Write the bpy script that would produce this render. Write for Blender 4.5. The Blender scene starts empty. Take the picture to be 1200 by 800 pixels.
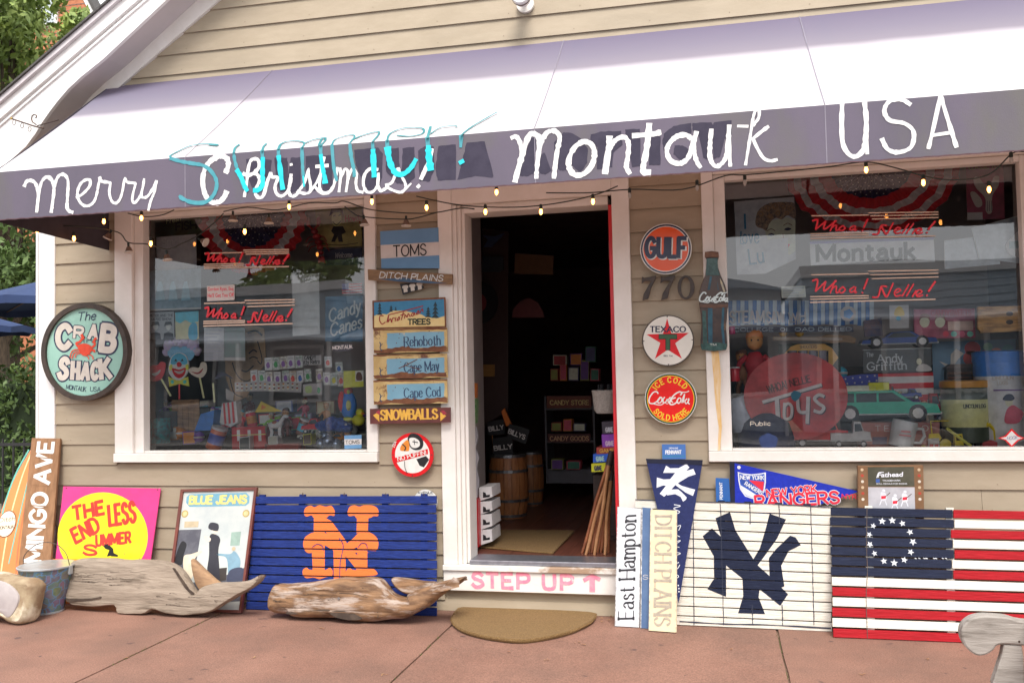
import bpy, bmesh, math, random
from mathutils import Vector, Matrix, noise
from mathutils.geometry import tessellate_polygon
SC = bpy.context.scene
COL = SC.collection
rnd = random.Random(7)
# ------------------------------------------------------------------ camera
CF, YAW, PITCH, ROLL = 1073.42, .217838, .042938, -.02071
CPOS = Vector((0, -5.05314, 1.28949))
_f = Vector((-math.sin(YAW)*math.cos(PITCH), math.cos(YAW)*math.cos(PITCH), math.sin(PITCH)))
_r0 = Vector((math.cos(YAW), math.sin(YAW), 0)); _u0 = _r0.cross(_f)
_r = _r0*math.cos(ROLL) + _u0*math.sin(ROLL); _u = -_r0*math.sin(ROLL) + _u0*math.cos(ROLL)
cd = bpy.data.cameras.new('camera'); cam = bpy.data.objects.new('camera', cd); COL.objects.link(cam)
cam.matrix_world = Matrix(((_r.x, _u.x, -_f.x, CPOS.x), (_r.y, _u.y, -_f.y, CPOS.y), (_r.z, _u.z, -_f.z, CPOS.z), (0, 0, 0, 1)))
cd.sensor_width = 36; cd.lens = CF/1200*36; cd.clip_start = .05; cd.clip_end = 600
SC.camera = cam
# ------------------------------------------------------------------ light
SUN_EL, SUN_AZ = math.radians(54), math.radians(163)   # hazy light, high and from the street side
wd = bpy.data.worlds.new('World'); SC.world = wd; wd.use_nodes = True
nt = wd.node_tree; bg = nt.nodes['Background']
sky = nt.nodes.new('ShaderNodeTexSky'); sky.sky_type = 'NISHITA'; sky.sun_disc = False
sky.sun_elevation = SUN_EL; sky.sun_rotation = SUN_AZ; sky.air_density = 1.0; sky.dust_density = 2; sky.ozone_density = 1
hs = nt.nodes.new('ShaderNodeHueSaturation'); hs.inputs['Saturation'].default_value = .2
nt.links.new(sky.outputs[0], hs.inputs['Color']); hz = nt.nodes.new('ShaderNodeMix'); hz.data_type = 'RGBA'; hz.inputs[0].default_value = .55; hz.inputs[7].default_value = (9.2, 9.3, 9.6, 1)   # even bright haze
nt.links.new(hs.outputs[0], hz.inputs[6]); nt.links.new(hz.outputs[2], bg.inputs[0]); bg.inputs[1].default_value = .135
sl = bpy.data.lights.new('sun', 'SUN'); sl.energy = 2.5; sl.angle = math.radians(26); sl.color = (1, .95, .88)
so = bpy.data.objects.new('sun', sl); COL.objects.link(so)
sd = Vector((math.sin(SUN_AZ)*math.cos(SUN_EL), math.cos(SUN_AZ)*math.cos(SUN_EL), math.sin(SUN_EL)))
so.rotation_euler = sd.to_track_quat('Z', 'Y').to_euler(); so.location = (0, -6, 12)
SC.view_settings.view_transform = 'Standard'; SC.view_settings.look = 'None'; SC.view_settings.gamma = 1
SC.view_settings.exposure = .8
SC.render.engine = 'CYCLES'
SC.cycles.max_bounces = 8; SC.cycles.transparent_max_bounces = 16
# ------------------------------------------------------------------ sight lines -> points of the place
def ray(px, py): return _f*CF + _r*(px-600) - _u*(py-400)
def W(px, py, Y=0.0):                    # point of the plane y = Y
    d = ray(px, py); return CPOS + d*((Y-CPOS.y)/d.y)
def G(px, py, z=0.0):                    # point of the plane z = z
    d = ray(px, py); return CPOS + d*((z-CPOS.z)/d.z)
def V(*a): return Vector(a)
# ------------------------------------------------------------------ materials
def hx(h):
    h = h.lstrip('#'); o = []
    for i in (0, 2, 4):
        c = int(h[i:i+2], 16)/255; o.append(c/12.92 if c <= .04045 else ((c+.055)/1.055)**2.4)
    return tuple(o)+(1,)
MATS = {}
def mat(key, c1, c2=None, rough=.6, scale=14, lo=.4, hi=.62, st=(1, 1, 1), bump=0, bscale=None, metal=0, c3=None, s3=3, lo3=.58, hi3=.7, obj=False, emit=0, spec=.5, rot=(0, 0, 0)):
    """noise-mixed principled material: c1/c2 fine variation, c3 patches of wear"""
    if key in MATS: return MATS[key]
    m = bpy.data.materials.new(key); m.use_nodes = True; MATS[key] = m
    n = m.node_tree.nodes; l = m.node_tree.links; b = n['Principled BSDF']
    a = hx(c1) if isinstance(c1, str) else tuple(c1)+(1,)
    if c2 is None: c2v = tuple(min(1, v*.86) for v in a[:3])+(1,)
    else: c2v = hx(c2) if isinstance(c2, str) else tuple(c2)+(1,)
    if obj:
        tc = n.new('ShaderNodeTexCoord'); src = tc.outputs['Object']
    else:
        g = n.new('ShaderNodeNewGeometry'); src = g.outputs['Position']
    mp = n.new('ShaderNodeMapping'); mp.inputs['Scale'].default_value = st; mp.inputs['Rotation'].default_value = rot; l.new(src, mp.inputs[0])
    def nz(sc, det=6):
        t = n.new('ShaderNodeTexNoise'); t.inputs['Scale'].default_value = sc; t.inputs['Detail'].default_value = det
        t.inputs['Roughness'].default_value = .62; l.new(mp.outputs[0], t.inputs['Vector']); return t
    def ramp(t, a0, a1):
        r = n.new('ShaderNodeMapRange'); r.inputs[1].default_value = a0; r.inputs[2].default_value = a1; l.new(t.outputs[0], r.inputs[0]); return r
    t1 = nz(scale); r1 = ramp(t1, lo, hi)
    mx = n.new('ShaderNodeMix'); mx.data_type = 'RGBA'; l.new(r1.outputs[0], mx.inputs[0]); mx.inputs[6].default_value = a; mx.inputs[7].default_value = c2v
    out = mx.outputs[2]
    if c3 is not None:
        t3 = nz(s3, 8); r3 = ramp(t3, lo3, hi3); m3 = n.new('ShaderNodeMix'); m3.data_type = 'RGBA'
        l.new(r3.outputs[0], m3.inputs[0]); l.new(out, m3.inputs[6]); m3.inputs[7].default_value = hx(c3) if isinstance(c3, str) else tuple(c3)+(1,)
        out = m3.outputs[2]
    l.new(out, b.inputs['Base Color'])
    b.inputs['Roughness'].default_value = rough; b.inputs['Metallic'].default_value = metal
    b.inputs['Specular IOR Level'].default_value = spec
    if bump:
        bp = n.new('ShaderNodeBump'); bp.inputs['Strength'].default_value = bump; bp.inputs['Distance'].default_value = .01
        tb = nz(bscale or scale, 8); l.new(tb.outputs[0], bp.inputs['Height']); l.new(bp.outputs[0], b.inputs['Normal'])
    if emit:
        b.inputs['Emission Color'].default_value = a; b.inputs['Emission Strength'].default_value = emit
    return m
def flat(c, rough=.55, metal=0): return mat('paint_'+c.strip('#')+('_m' if metal else '')+('_g' if rough < .3 else ''), c, rough=rough, metal=metal, scale=30)
# ------------------------------------------------------------------ mesh builder (local coordinates)
class MB:
    def __init__(s): s.v = []; s.f = []; s.sm = False
    def add(s, vs, fs):
        k = len(s.v); s.v += [tuple(p) for p in vs]; s.f += [tuple(i+k for i in f) for f in fs]; return s
    def box(s, x0, x1, y0, y1, z0, z1):
        return s.add([(x, y, z) for x in (x0, x1) for y in (y0, y1) for z in (z0, z1)],
                     [(0, 1, 3, 2), (4, 6, 7, 5), (0, 4, 5, 1), (2, 3, 7, 6), (0, 2, 6, 4), (1, 5, 7, 3)])
    def prism(s, pts, z0, z1, holes=()):
        loops = [[Vector((p[0], p[1], 0)) for p in L] for L in [pts]+list(holes)]
        tri = tessellate_polygon(loops); fl = [p for L in loops for p in L]; n = len(fl)
        vs = [(p.x, p.y, z0) for p in fl]+[(p.x, p.y, z1) for p in fl]; fs = []
        for t in tri:
            a, b, c = [fl[i] for i in t]
            if (b-a).cross(c-a).z < 0: t = (t[0], t[2], t[1])
            fs.append(tuple(i+n for i in t)); fs.append((t[0], t[2], t[1]))
        k = 0
        for L in loops:
            m = len(L); ar = sum(L[i].x*L[(i+1) % m].y-L[(i+1) % m].x*L[i].y for i in range(m))
            for i in range(m):
                a, b = k+i, k+(i+1) % m
                q = (a, b, b+n, a+n)
                if (ar < 0) == (L is loops[0]): q = q[::-1]
                fs.append(q)
            k += m
        return s.add(vs, fs)
    def disc(s, cx, cy, r, z0, z1, n=40, ry=None, hole=None):
        ry = ry or r; P = lambda k: [(cx+r*k*math.cos(2*math.pi*i/n), cy+ry*k*math.sin(2*math.pi*i/n)) for i in range(n)]
        return s.prism(P(1), z0, z1, [P(hole)] if hole else ())
    def ribbon(s, pts, w, z, closed=False, nib=None, taper=(1, 1), rough=0, th=.0006):
        """painted stroke: flat band along pts; nib=(wx, wy) broad pen"""
        n = len(pts)
        if n < 2: return s
        P = [Vector((p[0], p[1])) for p in pts]; vs = []; fs = []
        for i in range(n):
            if closed: a, b = P[(i-1) % n], P[(i+1) % n]
            else: a, b = P[max(0, i-1)], P[min(n-1, i+1)]
            d = b-a
            d = d.normalized() if d.length > 1e-9 else Vector((1, 0))
            nn = Vector((-d.y, d.x)); ww = w
            if nib: ww = math.sqrt((nib[0]*nn.x)**2+(nib[1]*nn.y)**2)
            t = i/(n-1); ww *= (taper[0]*(1-t)+taper[1]*t)
            if rough: ww *= 1+rough*noise.noise(Vector((P[i].x*90, P[i].y*90, 3.1)))
            zz = z+th*t
            q = P[i]
            if not closed and i == 0: q = q-d*ww*.3
            if not closed and i == n-1: q = q+d*ww*.3
            vs += [(q.x-nn.x*ww/2, q.y-nn.y*ww/2, zz), (q.x+nn.x*ww/2, q.y+nn.y*ww/2, zz)]
        m = n if closed else n-1
        for i in range(m):
            a, b = 2*i, 2*((i+1) % n); fs.append((a, b, b+1, a+1))
        return s.add(vs, fs)
    def tube(s, pts, r, n=8, cap=True):
        P = [Vector(p) for p in pts]; R = r if isinstance(r, (list, tuple)) else [r]*len(P)
        vs = []; up = None
        for i, p in enumerate(P):
            d = (P[min(i+1, len(P)-1)]-P[max(i-1, 0)]).normalized()
            if up is None: up = Vector((0, 0, 1)) if abs(d.z) < .9 else Vector((1, 0, 0))
            a = (up-d*up.dot(d)); a = a.normalized() if a.length > 1e-6 else d.orthogonal().normalized()
            up = a; b = d.cross(a)
            for k in range(n):
                t = 2*math.pi*k/n; vs.append(p+a*R[i]*math.cos(t)+b*R[i]*math.sin(t))
        fs = [(i*n+k, i*n+(k+1) % n, (i+1)*n+(k+1) % n, (i+1)*n+k) for i in range(len(P)-1) for k in range(n)]
        if cap: fs += [tuple(range(n))[::-1], tuple((len(P)-1)*n+k for k in range(n))]
        return s.add(vs, fs)
    def lathe(s, prof, n=20, c=(0, 0, 0), axis='y', sx=1, sz=1):
        """prof = [(radius, height)]; axis y is the local up of a sign frame"""
        vs = []
        for r, h in prof:
            for k in range(n):
                t = 2*math.pi*k/n; a, b = r*math.cos(t)*sx, r*math.sin(t)*sz
                q = (a, h, b) if axis == 'y' else ((a, b, h) if axis == 'z' else (h, a, b))
                vs.append((q[0]+c[0], q[1]+c[1], q[2]+c[2]))
        m = len(prof)
        fs = [(i*n+k, (i+1)*n+k, (i+1)*n+(k+1) % n, i*n+(k+1) % n) for i in range(m-1) for k in range(n)]
        fs += [tuple(range(n)), tuple((m-1)*n+k for k in range(n))[::-1]]
        return s.add(vs, fs)
    def blob(s, c, r, seg=14, amp=.0, freq=3, seed=0):
        rx, ry, rz = r if isinstance(r, (tuple, list)) else (r, r, r); vs = []; fs = []; m = seg//2
        for i in range(m+1):
            th = math.pi*i/m
            for k in range(seg):
                ph = 2*math.pi*k/seg; d = Vector((math.sin(th)*math.cos(ph), math.cos(th), math.sin(th)*math.sin(ph)))
                q = 1+amp*noise.noise(d*freq+Vector((seed*7.3, seed, 1)))
                vs.append((c[0]+rx*d.x*q, c[1]+ry*d.y*q, c[2]+rz*d.z*q))
        for i in range(m):
            for k in range(seg): fs.append((i*seg+k, i*seg+(k+1) % seg, (i+1)*seg+(k+1) % seg, (i+1)*seg+k))
        return s.add(vs, fs)
    def xf(s, M):
        s.v = [tuple(M @ Vector(p)) for p in s.v]; return s
    def build(s, name, material, parent=None, smooth=False, bevel=0, fix=True):
        me = bpy.data.meshes.new(name); me.from_pydata(s.v, [], s.f); me.materials.append(material)
        if bevel or fix:
            bm = bmesh.new(); bm.from_mesh(me)
            if smooth or bevel: bmesh.ops.remove_doubles(bm, verts=bm.verts, dist=1e-6)
            if bevel: bmesh.ops.bevel(bm, geom=list(bm.edges), offset=bevel, segments=1, affect='EDGES', clamp_overlap=True)
            bmesh.ops.recalc_face_normals(bm, faces=bm.faces)
            bm.to_mesh(me); bm.free()
        if smooth:
            for p in me.polygons: p.use_smooth = True
            try: me.set_sharp_from_angle(angle=math.radians(45))
            except Exception: pass
        me.update()
        o = bpy.data.objects.new(name, me); COL.objects.link(o)
        if parent is not None: o.parent = parent
        return o
def smoothpts(pts, sub=6, closed=False):
    P = [Vector(p) for p in pts]; n = len(P)
    if n < 3: return P
    out = []
    for i in range(n if closed else n-1):
        if closed: p0, p1, p2, p3 = P[(i-1) % n], P[i], P[(i+1) % n], P[(i+2) % n]
        else: p0, p1, p2, p3 = P[max(i-1, 0)], P[i], P[i+1], P[min(i+2, n-1)]
        for k in range(sub):
            t = k/sub
            out.append(.5*((2*p1)+(p2-p0)*t+(2*p0-5*p1+4*p2-p3)*t*t+(-p0+3*p1-3*p2+p3)*t**3))
    if not closed: out.append(P[-1])
    return out
# ------------------------------------------------------------------ stroke alphabet
GL = {
'A': (.8, '0,0 .4,1|.4,1 .8,0|.14,.33 .66,.33'), 'B': (.64, '0,0 0,1|~0,1 .35,1 .56,.9 .58,.72 .44,.56 0,.54|~0,.54 .42,.54 .63,.4 .64,.2 .48,.02 0,0'),
'C': (.74, '~.72,.8 .55,.97 .35,1 .1,.82 0,.5 .1,.18 .35,0 .55,.03 .73,.2'), 'D': (.72, '0,0 0,1|~0,1 .3,1 .6,.85 .72,.5 .6,.15 .3,0 0,0'),
'E': (.58, '0,0 0,1|0,1 .58,1|0,.52 .48,.52|0,0 .6,0'), 'F': (.56, '0,0 0,1|0,1 .56,1|0,.5 .46,.5'),
'G': (.78, '~.73,.8 .55,.97 .35,1 .1,.82 0,.5 .1,.18 .35,0 .6,.05 .74,.22 .74,.45|.45,.45 .76,.45'), 'H': (.72, '0,0 0,1|.72,0 .72,1|0,.5 .72,.5'),
'I': (.08, '.04,0 .04,1'), 'J': (.46, '~.46,1 .46,.25 .32,0 .12,.02 0,.22'), 'K': (.7, '0,0 0,1|.66,1 0,.38|.22,.58 .7,0'), 'L': (.52, '0,0 0,1|0,0 .54,0'),
'M': (.9, '0,0 0,1|0,1 .45,.15|.45,.15 .9,1|.9,1 .9,0'), 'N': (.72, '0,0 0,1|0,1 .72,0|.72,0 .72,1'), 'O': (.8, '~.4,1 .12,.86 0,.5 .12,.14 .4,0 .68,.14 .8,.5 .68,.86 .4,1'),
'P': (.6, '0,0 0,1|~0,1 .4,1 .58,.88 .58,.6 .4,.46 0,.46'), 'Q': (.8, '~.4,1 .12,.86 0,.5 .12,.14 .4,0 .68,.14 .8,.5 .68,.86 .4,1|.5,.25 .8,-.08'),
'R': (.64, '0,0 0,1|~0,1 .4,1 .58,.88 .58,.62 .4,.48 0,.48|.3,.48 .66,0'), 'S': (.6, '~.56,.82 .4,.98 .18,.98 .03,.8 .08,.62 .3,.52 .53,.4 .6,.2 .42,.02 .18,0 0,.18'),
'T': (.7, '.35,0 .35,1|0,1 .7,1'), 'U': (.68, '~0,1 0,.3 .1,.06 .34,0 .58,.06 .68,.3 .68,1'), 'V': (.74, '0,1 .37,0|.37,0 .74,1'), 'W': (1.05, '0,1 .26,0|.26,0 .52,.9|.52,.9 .78,0|.78,0 1.05,1'),
'X': (.7, '0,0 .7,1|0,1 .7,0'), 'Y': (.72, '0,1 .36,.48|.72,1 .36,.48|.36,.48 .36,0'), 'Z': (.62, '0,1 .62,1|.62,1 0,0|0,0 .62,0'),
'a': (.5, '~.07,.55 .25,.67 .42,.58 .45,.35 .45,.1 .54,.0|~.45,.4 .2,.36 .02,.24 .04,.06 .2,0 .36,.05 .45,.2'), 'b': (.5, '0,0 0,1|~0,.48 .15,.65 .35,.62 .48,.4 .45,.12 .28,0 .12,.03 0,.18'),
'c': (.44, '~.42,.52 .3,.66 .14,.62 .02,.4 .05,.12 .22,0 .42,.12'), 'd': (.48, '.48,0 .48,1|~.48,.5 .35,.66 .15,.62 .02,.4 .05,.12 .22,0 .38,.05 .48,.2'),
'e': (.46, '~.02,.36 .45,.37 .4,.58 .24,.67 .08,.58 0,.33 .08,.08 .26,0 .46,.12'), 'h': (.44, '0,0 0,1|~0,.42 .12,.62 .3,.66 .43,.52 .44,.3 .44,0'),
'i': (.06, '.03,0 .03,.66|.03,.86 .03,.9'), 'k': (.44, '0,0 0,1|.4,.64 0,.26|.14,.4 .46,0'), 'l': (.06, '.03,0 .03,1'), 'm': (.76, '0,0 0,.66|~0,.42 .1,.6 .24,.66 .36,.52 .37,.3 .37,0|~.37,.42 .48,.6 .62,.66 .74,.52 .75,.3 .75,0'),
'n': (.44, '0,0 0,.66|~0,.42 .12,.6 .3,.66 .43,.52 .44,.3 .44,0'), 'o': (.5, '~.25,.67 .06,.56 0,.33 .06,.1 .25,0 .44,.1 .5,.33 .44,.56 .25,.67'), 'p': (.5, '0,-.3 0,.66|~0,.48 .15,.65 .35,.62 .48,.4 .45,.12 .28,0 .12,.03 0,.18'),
'r': (.34, '0,0 0,.66|~0,.4 .12,.6 .34,.64'), 's': (.38, '~.36,.55 .2,.67 .05,.58 .08,.42 .25,.34 .38,.22 .32,.05 .15,0 0,.1'), 't': (.32, '~.13,.88 .13,.5 .14,.1 .24,0 .34,.06|0,.66 .32,.66'),
'u': (.44, '~0,.66 0,.25 .08,.04 .22,0 .36,.06 .44,.25|.44,.66 .44,0'), 'v': (.44, '0,.66 .22,0|.22,0 .44,.66'), 'w': (.66, '0,.66 .17,0|.17,0 .33,.6|.33,.6 .5,0|.5,0 .66,.66'), 'y': (.44, '0,.66 .22,.02|~.44,.66 .22,.0 .1,-.26 0,-.3'), 'g': (.48, '~.48,.5 .35,.66 .15,.62 .02,.4 .05,.12 .22,0 .38,.05 .48,.2|~.48,.66 .48,0 .4,-.26 .2,-.32 .02,-.2'),
'f': (.34, '~.36,.92 .24,1 .13,.85 .13,0|0,.62 .3,.62'), '0': (.6, '~.3,1 .08,.86 0,.5 .08,.14 .3,0 .52,.14 .6,.5 .52,.86 .3,1'), '7': (.6, '0,1 .6,1|~.6,1 .4,.6 .28,.3 .22,0'), '1': (.2, '.1,0 .1,1'),
'!': (.08, '.04,.32 .04,1|.04,0 .04,.05'), '.': (.06, '.03,0 .03,.05'), '-': (.3, '0,.4 .3,.4'), "'": (.06, '.03,.8 .03,1'), '/': (.4, '0,0 .4,1')}
def strokes(txt, gap=.2, space=.45):
    x = 0; out = []
    for ch in txt:
        if ch == ' ' or ch not in GL: x += space; continue
        w, d = GL[ch]
        for st in d.split('|'):
            sm = st[0] == '~'; P = [tuple(float(v) for v in q.split(',')) for q in st.lstrip('~').split()]
            P = [(p[0]+x, p[1]) for p in P]
            straight = not sm
            if sm: P = [tuple(q) for q in smoothpts(P, 5)]
            elif len(P) == 2: P = [P[0], ((P[0][0]+P[1][0])/2, (P[0][1]+P[1][1])/2), P[1]]
            out.append((P, straight))
        x += w+gap
    return out, x-gap
_tc = {}
def fonttext(txt, bold=0.0, gap=1.0):
    """outline text of Blender's own font as flat triangles, cap height 1"""
    k = (txt, bold, gap)
    if k in _tc: return _tc[k]
    c = bpy.data.curves.new('t', 'FONT'); c.body = txt; c.size = 1; c.resolution_u = 3; c.offset = bold; c.space_character = gap
    o = bpy.data.objects.new('t', c); COL.objects.link(o)
    dg = bpy.context.evaluated_depsgraph_get(); dg.update()
    me = bpy.data.meshes.new_from_object(o.evaluated_get(dg))
    vs = [(v.co.x, v.co.y) for v in me.vertices]; fs = [tuple(p.vertices) for p in me.polygons]
    bpy.data.objects.remove(o); bpy.data.curves.remove(c); bpy.data.meshes.remove(me)
    x0 = min(v[0] for v in vs); x1 = max(v[0] for v in vs)
    caph = .729
    vs = [((v[0]-x0)/(x1-x0), v[1]/caph) for v in vs]
    _tc[k] = (vs, fs); return _tc[k]
# ------------------------------------------------------------------ things
def props(o, label=None, cat=None, group=None, kind=None):
    if label: o['label'] = label
    if cat: o['category'] = cat
    if group: o['group'] = group
    if kind: o['kind'] = kind
    return o
class Thing:
    """an Empty with a local frame (x right, y up in the plane, z towards the street) and parts under it"""
    def __init__(s, name, label, cat, o, ex=V(1, 0, 0), ey=V(0, 0, 1), group=None, quad=None):
        ez = ex.cross(ey).normalized(); ex = ex.normalized(); ey = ez.cross(ex).normalized()
        s.o, s.ex, s.ey, s.ez = Vector(o), ex, ey, ez
        s.root = bpy.data.objects.new(name, None); COL.objects.link(s.root); s.root.empty_display_size = .05
        s.root.matrix_world = Matrix(((ex.x, ey.x, ez.x, s.o.x), (ex.y, ey.y, ez.y, s.o.y), (ex.z, ey.z, ez.z, s.o.z), (0, 0, 0, 1)))
        props(s.root, label, cat, group); s.q = quad; s.bl = {}
    def L(s, px, py, d=0.0):
        r = ray(px, py); o = s.o+s.ez*d; t = (o-CPOS).dot(s.ez)/r.dot(s.ez); p = CPOS+r*t-s.o
        return Vector((p.dot(s.ex), p.dot(s.ey)))
    def P(s, pts, d=0.0): return [s.L(p[0], p[1], d) for p in pts]
    def m(s, name, material, parent=None):
        k = (name, material.name, parent)
        if k not in s.bl: s.bl[k] = (MB(), name, material, parent)
        return s.bl[k][0]
    def done(s, smooth=(), bevel=None):
        objs = {}
        for k, (b, n, mt, par) in s.bl.items():
            if not b.v: continue
            pr = objs.get(par, s.root) if par else s.root
            ob = b.build(n, mt, pr, smooth=n in smooth, bevel=(bevel or {}).get(n, 0)); objs.setdefault(n, ob)
        s.bl = {}; s.objs = objs; return s.root
    # writing: from pixel (x0,y0) to (x1,y1) along the baseline, cap height hpx
    def text(s, part, material, txt, p0, p1, hpx, z, kind='font', bold=.01, w=.14, nib=None, serif=0, shear=0, arc=0, parent=None, rough=0, gap=1.0, sgap=.2, up=None):
        a = s.L(*p0); b = s.L(*p1); du = b-a
        if up is None:
            u = s.L(p0[0]+0, p0[1]-hpx)-a
            u = u.length*Vector((-du.y, du.x)).normalized() if not shear else u.length*Vector((-du.y, du.x)).normalized()
        else: u = s.L(p0[0]+up[0], p0[1]+up[1])-a
        h = u.length; mb = s.m(part, material, parent)
        def mp(x, y):            # x 0..1, y cap units
            q = a+du*x+u*y+du.normalized()*(shear*h*y)
            if arc:              # bend the baseline (sagitta as a share of the width)
                q = q+u.normalized()*(arc*du.length*(1-(2*x-1)**2)) + du.normalized()*(-(2*x-1)*4*arc*h*y*-1)*.5
            return q
        if kind == 'font':
            vs, fs = fonttext(txt, bold, gap); mb.add([(*mp(*v), z) for v in vs], fs)
        else:
            st, wd_ = strokes(txt, sgap)
            for k, (P, straight) in enumerate(st):
                Q = [mp(x/wd_, y) for x, y in P]; zz = z+.0002*(k % 7)
                mb.ribbon(Q, w*h, zz, nib=(nib[0]*h, nib[1]*h) if nib else None, rough=rough, th=.00015)
                if serif and straight and abs(P[0][1]-P[-1][1]) > .4:
                    for e in (P[0], P[-1]):
                        c0 = mp((e[0]-serif)/wd_, e[1]); c1 = mp((e[0]+serif)/wd_, e[1])
                        mb.ribbon([c0, c1], (nib[1] if nib else w*.5)*h*1.1, zz+.00005, th=.0)
    def stroke(s, part, material, pts, wpx, z, sub=5, closed=False, taper=(1, 1), rough=0, parent=None, smooth=True, nib=None):
        Q = s.P(pts)
        if smooth: Q = smoothpts(Q, sub, closed)
        sc = (s.L(pts[0][0]+1, pts[0][1])-s.L(*pts[0])).length
        s._k = getattr(s, '_k', 0)+1
        s.m(part, material, parent).ribbon(Q, wpx*sc, z+.00012*(s._k % 9), closed, taper=taper, rough=rough, nib=(nib[0]*sc, nib[1]*sc) if nib else None)
    def poly(s, part, material, pts, z0, z1, parent=None, smooth=False, holes=()):
        Q = s.P(pts)
        if smooth: Q = smoothpts(Q, 5, True)
        s.m(part, material, parent).prism(Q, z0, z1, [s.P(h) for h in holes])
def wallthing(name, label, cat, px, py, Y, group=None):
    return Thing(name, label, cat, W(px, py, Y), group=group)
def leanthing(name, label, cat, bl, br, tr, tl, topY=-.06, group=None, z=0.0):
    """a flat thing standing on the ground at two seen corners and leaning on the wall"""
    A, B = G(*bl, z), G(*br, z); C_, D = W(*tr, topY), W(*tl, topY)
    ex = (B-A).normalized(); v = ((D-A)+(C_-B))/2
    t = Thing(name, label, cat, A, ex, v, group); t.q = (bl, br, tr, tl); return t
def structure(o): o['kind'] = 'structure'; return o
# ================================================================== materials of the place
SIDING = mat('siding_paint', (.375, .305, .22), (.335, .27, .19), rough=.62, scale=3, st=(1, 1, 4), bump=.12, bscale=60, c3=(.30, .245, .175), s3=1.2, lo3=.5, hi3=.75)
TRIM = mat('trim_paint', (.78, .74, .70), (.72, .68, .63), rough=.5, scale=6, bump=.1, bscale=40, c3=(.62, .5, .36), s3=2.3, lo3=.66, hi3=.8)
TRIMC = mat('clean_trim_paint', (.82, .8, .79), (.77, .75, .74), rough=.5, scale=3, bump=.05, bscale=40)
SOFF = mat('soffit_paint', (.55, .5, .5), (.5, .46, .46), rough=.7, scale=3)
SHINGLE = mat('roof_shingle', (.06, .055, .055), (.1, .095, .09), rough=.9, scale=60, bump=.4)
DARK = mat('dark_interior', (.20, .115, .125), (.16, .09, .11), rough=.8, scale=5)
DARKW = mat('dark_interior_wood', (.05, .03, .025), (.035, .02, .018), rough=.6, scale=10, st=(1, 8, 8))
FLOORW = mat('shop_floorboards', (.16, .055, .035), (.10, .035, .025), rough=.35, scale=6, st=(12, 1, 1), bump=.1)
METAL = mat('dull_metal', (.36, .37, .42), (.28, .29, .34), rough=.38, metal=.8, scale=20)
BLK = mat('black_paint', (.012, .012, .014), rough=.5)
STEEL = mat('dark_iron', (.07, .06, .06), (.12, .07, .05), rough=.5, metal=.6, scale=40)
RED = mat('red_door_paint', (.62, .02, .03), (.52, .02, .03), rough=.35, scale=6)
def glassmat():
    m = bpy.data.materials.new('window_glass'); m.use_nodes = True; n = m.node_tree.nodes; l = m.node_tree.links
    n.remove(n['Principled BSDF']); o = n['Material Output']
    t = n.new('ShaderNodeBsdfTransparent'); t.inputs[0].default_value = (1, 1, 1, 1); g = n.new('ShaderNodeBsdfGlossy'); g.inputs['Roughness'].default_value = .0
    f = n.new('ShaderNodeFresnel'); f.inputs[0].default_value = 2.05
    ge = n.new('ShaderNodeNewGeometry'); no = n.new('ShaderNodeTexNoise'); no.inputs['Scale'].default_value = 1.6; no.inputs['Detail'].default_value = 1
    bp = n.new('ShaderNodeBump'); bp.inputs['Strength'].default_value = .05; bp.inputs['Distance'].default_value = .05
    l.new(ge.outputs['Position'], no.inputs['Vector']); l.new(no.outputs[0], bp.inputs['Height']); l.new(bp.outputs[0], g.inputs['Normal']); l.new(bp.outputs[0], f.inputs['Normal'])
    mx = n.new('ShaderNodeMixShader'); l.new(f.outputs[0], mx.inputs[0]); l.new(t.outputs[0], mx.inputs[1]); l.new(g.outputs[0], mx.inputs[2]); l.new(mx.outputs[0], o.inputs[0])
    return m
GLASS = glassmat()
# ================================================================== ground
def slabmat():
    m = mat('salmon_concrete', (.262, .137, .098), (.222, .113, .08), rough=.85, scale=2.2, bump=.35, bscale=120, c3=(.17, .095, .07), s3=1.6, lo3=.44, hi3=.70)
    n = m.node_tree.nodes; l = m.node_tree.links; b = n['Principled BSDF']
    src = b.inputs['Base Color'].links[0].from_socket
    t = n.new('ShaderNodeTexNoise'); t.inputs['Scale'].default_value = 150; t.inputs['Detail'].default_value = 3
    g = n.new('ShaderNodeNewGeometry'); l.new(g.outputs['Position'], t.inputs['Vector'])
    r = n.new('ShaderNodeMapRange'); r.inputs[1].default_value = .3; r.inputs[2].default_value = .7; r.inputs[3].default_value = .70; r.inputs[4].default_value = 1.28
    l.new(t.outputs[0], r.inputs[0]); mx = n.new('ShaderNodeMix'); mx.data_type = 'RGBA'; mx.blend_type = 'MULTIPLY'; mx.inputs[0].default_value = 1
    l.new(src, mx.inputs[6]); l.new(r.outputs[0], mx.inputs[7])
    s = n.new('ShaderNodeTexNoise'); s.inputs['Scale'].default_value = 11; s.inputs['Detail'].default_value = 2; l.new(g.outputs['Position'], s.inputs['Vector'])
    r2 = n.new('ShaderNodeMapRange'); r2.inputs[1].default_value = .70; r2.inputs[2].default_value = .735; l.new(s.outputs[0], r2.inputs[0])
    m2 = n.new('ShaderNodeMix'); m2.data_type = 'RGBA'; l.new(r2.outputs[0], m2.inputs[0]); l.new(mx.outputs[2], m2.inputs[6]); m2.inputs[7].default_value = (.11, .06, .05, 1)
    l.new(m2.outputs[2], b.inputs['Base Color']); return m
CONC = slabmat()
sw = MB(); sw.box(-14, 12, -4.2, 1.2, -.20, -.010); sidewalk = structure(sw.build('sidewalk', mat('joint_dirt', (.12, .075, .05), (.19, .12, .08), rough=.95, scale=30)))
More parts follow.
